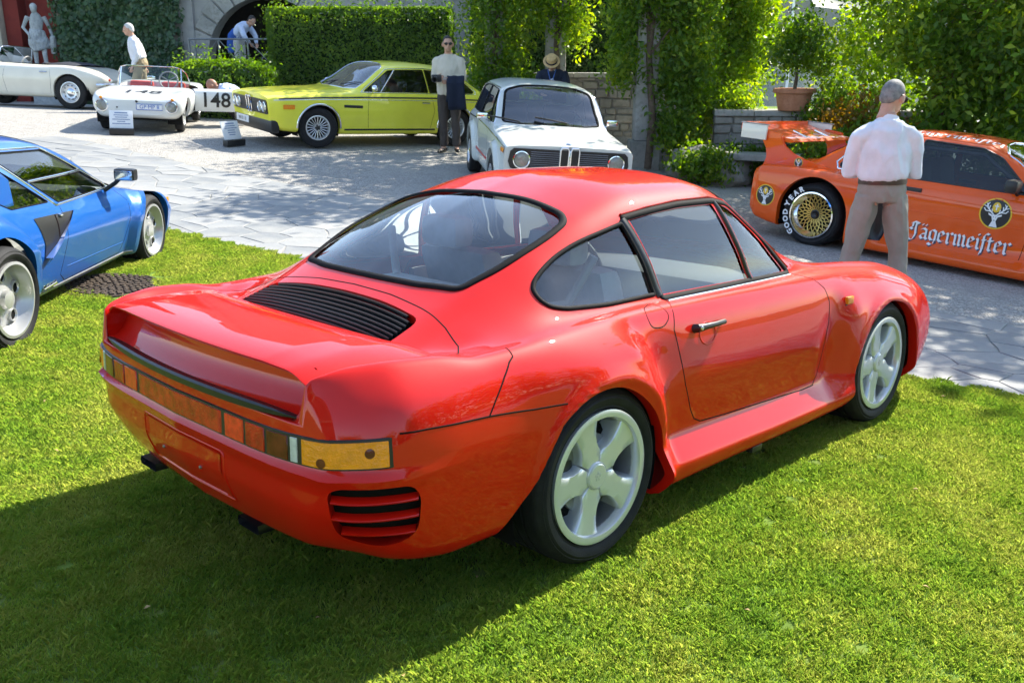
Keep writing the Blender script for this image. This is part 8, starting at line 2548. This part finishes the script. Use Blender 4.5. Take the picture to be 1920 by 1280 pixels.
# man leaning over the railing below the arch
def p_lean():
    J = stand(pelvis=(-.12, 0, .93), chest=(.12, 0, 1.17), neck=(.30, 0, 1.28), head=(.44, 0, 1.36), shL=(.22, .19, 1.24), shR=(.22, -.19, 1.24), elL=(.34, .25, .99), elR=(.36, -.25, .99), wrL=(.42, .16, .80), wrR=(.44, -.16, .82))
    figure('person', 'man in pale blue shirt with blue jumper leaning over the railing', person_frame(-6.95, 24.7, R(-20), z=1.45), J, M_SHIRT_BL, M_OFFWHITE, M_SHOE, M_HAIR_DARK, voxel=.014, head=(R(-10), R(30)))
    Mx = person_frame(-6.95, 24.7, R(-20), z=1.45)
    j = empty('jumper', Mx, 'royal blue jumper tied round the waist of the leaning man', 'jumper')
    bm = bmesh.new(); bm_tube(bm, [(.02, 0, 1.08), (-.10, 0, .98), (-.13, 0, .80), (-.12, 0, .60)], [(.19, .15), (.20, .16), (.215, .165), (.22, .16)], 18)
    link('cloth', fuse(bm, .016, 4, .012, 7.), j, M_BLUECL)
p_lean()
# marble statue in front of the red wall
def p_statue():
    M = Matrix.Translation((-12.2, 25.05, 1.50)) @ Matrix.Rotation(R(-65), 4, 'Z')
    st = empty('statue', M, 'weathered marble statue of a draped figure before the red wall', 'statue')
    bm = bmesh.new()
    J = stand(head=(.02, -.02, 1.62), wrR=(.10, -.20, .98), elR=(-.06, -.32, 1.16), elL=(.0, .30, 1.14), wrL=(.12, .34, .86), anL=(.10, .12, .085), knL=(.12, .10, .50), pelvis=(0, -.03, .95))
    V3 = Vector
    for c, r_ in (((.02, -.02, 1.62), (.095, .08, .12)), ((-.01, -.02, 1.66), (.10, .09, .10))): ell(bm, c, r_, 14)
    bm_tube(bm, [(.0, -.01, 1.54), (0, 0, 1.46), (.0, 0, 1.28), (0, -.02, 1.10), (0, -.03, .95)], [(.055, .055), (.12, .09), (.165, .11), (.14, .10), (.16, .12)], 14)
    for s in 'LR':
        bm_tube(bm, [V3(J['sh' + s]), V3(J['el' + s]), V3(J['wr' + s])], [.06, .046, .034], 10); ell(bm, V3(J['wr' + s]) + V3((.02, 0, -.05)), (.03, .025, .06), 10)
        bm_tube(bm, [V3(J['hip' + s]), V3(J['kn' + s]), V3(J['an' + s])], [.09, .06, .042], 10); ell(bm, V3(J['an' + s]) + V3((.06, 0, -.045)), (.12, .045, .04), 10)
    link('figure', fuse(bm, .014, 3), st, M_MARBLE)
    bm = bmesh.new()
    bm_tube(bm, [(0, 0, 1.10), (0, -.02, .98), (.02, .0, .80), (.02, .04, .62)], [(.165, .13), (.20, .16), (.235, .18), (.23, .17)], 18)
    bm_tube(bm, [(.10, .34, .95), (.06, .33, .75), (.05, .32, .52)], [.06, .075, .05], 10)
    link('drapery', fuse(bm, .016, 3, .02, 7.), st, M_MARBLE)
    bm = bmesh.new(); bm_box(bm, (-.28, -.30, -1.2), (.34, .32, 0), .03); obj('pedestal', bm, M_MARBLE, st)
p_statue()

# ------------------------------------------------------------------ morning haze over the lake
def haze():
    bm = bmesh.new(); bm_box(bm, (-1000, -460, -30), (1800, 1600, 520), 0)
    o = obj('haze', bm, None, None, smooth=False)
    m = bpy.data.materials.new('haze_air'); m.use_nodes = True; n = m.node_tree.nodes; n.clear()
    out = n.new('ShaderNodeOutputMaterial'); v = n.new('ShaderNodeVolumePrincipled')
    v.inputs['Color'].default_value = (.86, .92, 1.0, 1); v.inputs['Density'].default_value = .00011; v.inputs['Anisotropy'].default_value = .2
    m.node_tree.links.new(v.outputs[0], out.inputs['Volume'])
    o.data.materials.append(m); tag(o, 'thin pale morning haze over the lake', 'haze', kind='stuff')
haze()

# ------------------------------------------------------------------ fallen leaves on the lawn
def litter():
    rnd = np.random.default_rng(77); P = []
    while len(P) < 40:
        x, y = rnd.uniform(-3, 3.2), rnd.uniform(1.8, 7.5)
        if edge_s(x, y) < -.15: P.append((x, y, gz(x, y) + .022 + .006 * rnd.random()))
    o = leaves('fallen_leaves', np.array(P), np.tile([0, 0, 1.], (40, 1)), .02, simple('dry_leaf', (.42, .28, .12), rough=.8, var=.4, scale=3), None, 78, up=1., jitter=.5)
    tag(o, 'scattered small dry leaves lying on the lawn', 'leaves', kind='stuff')
litter()
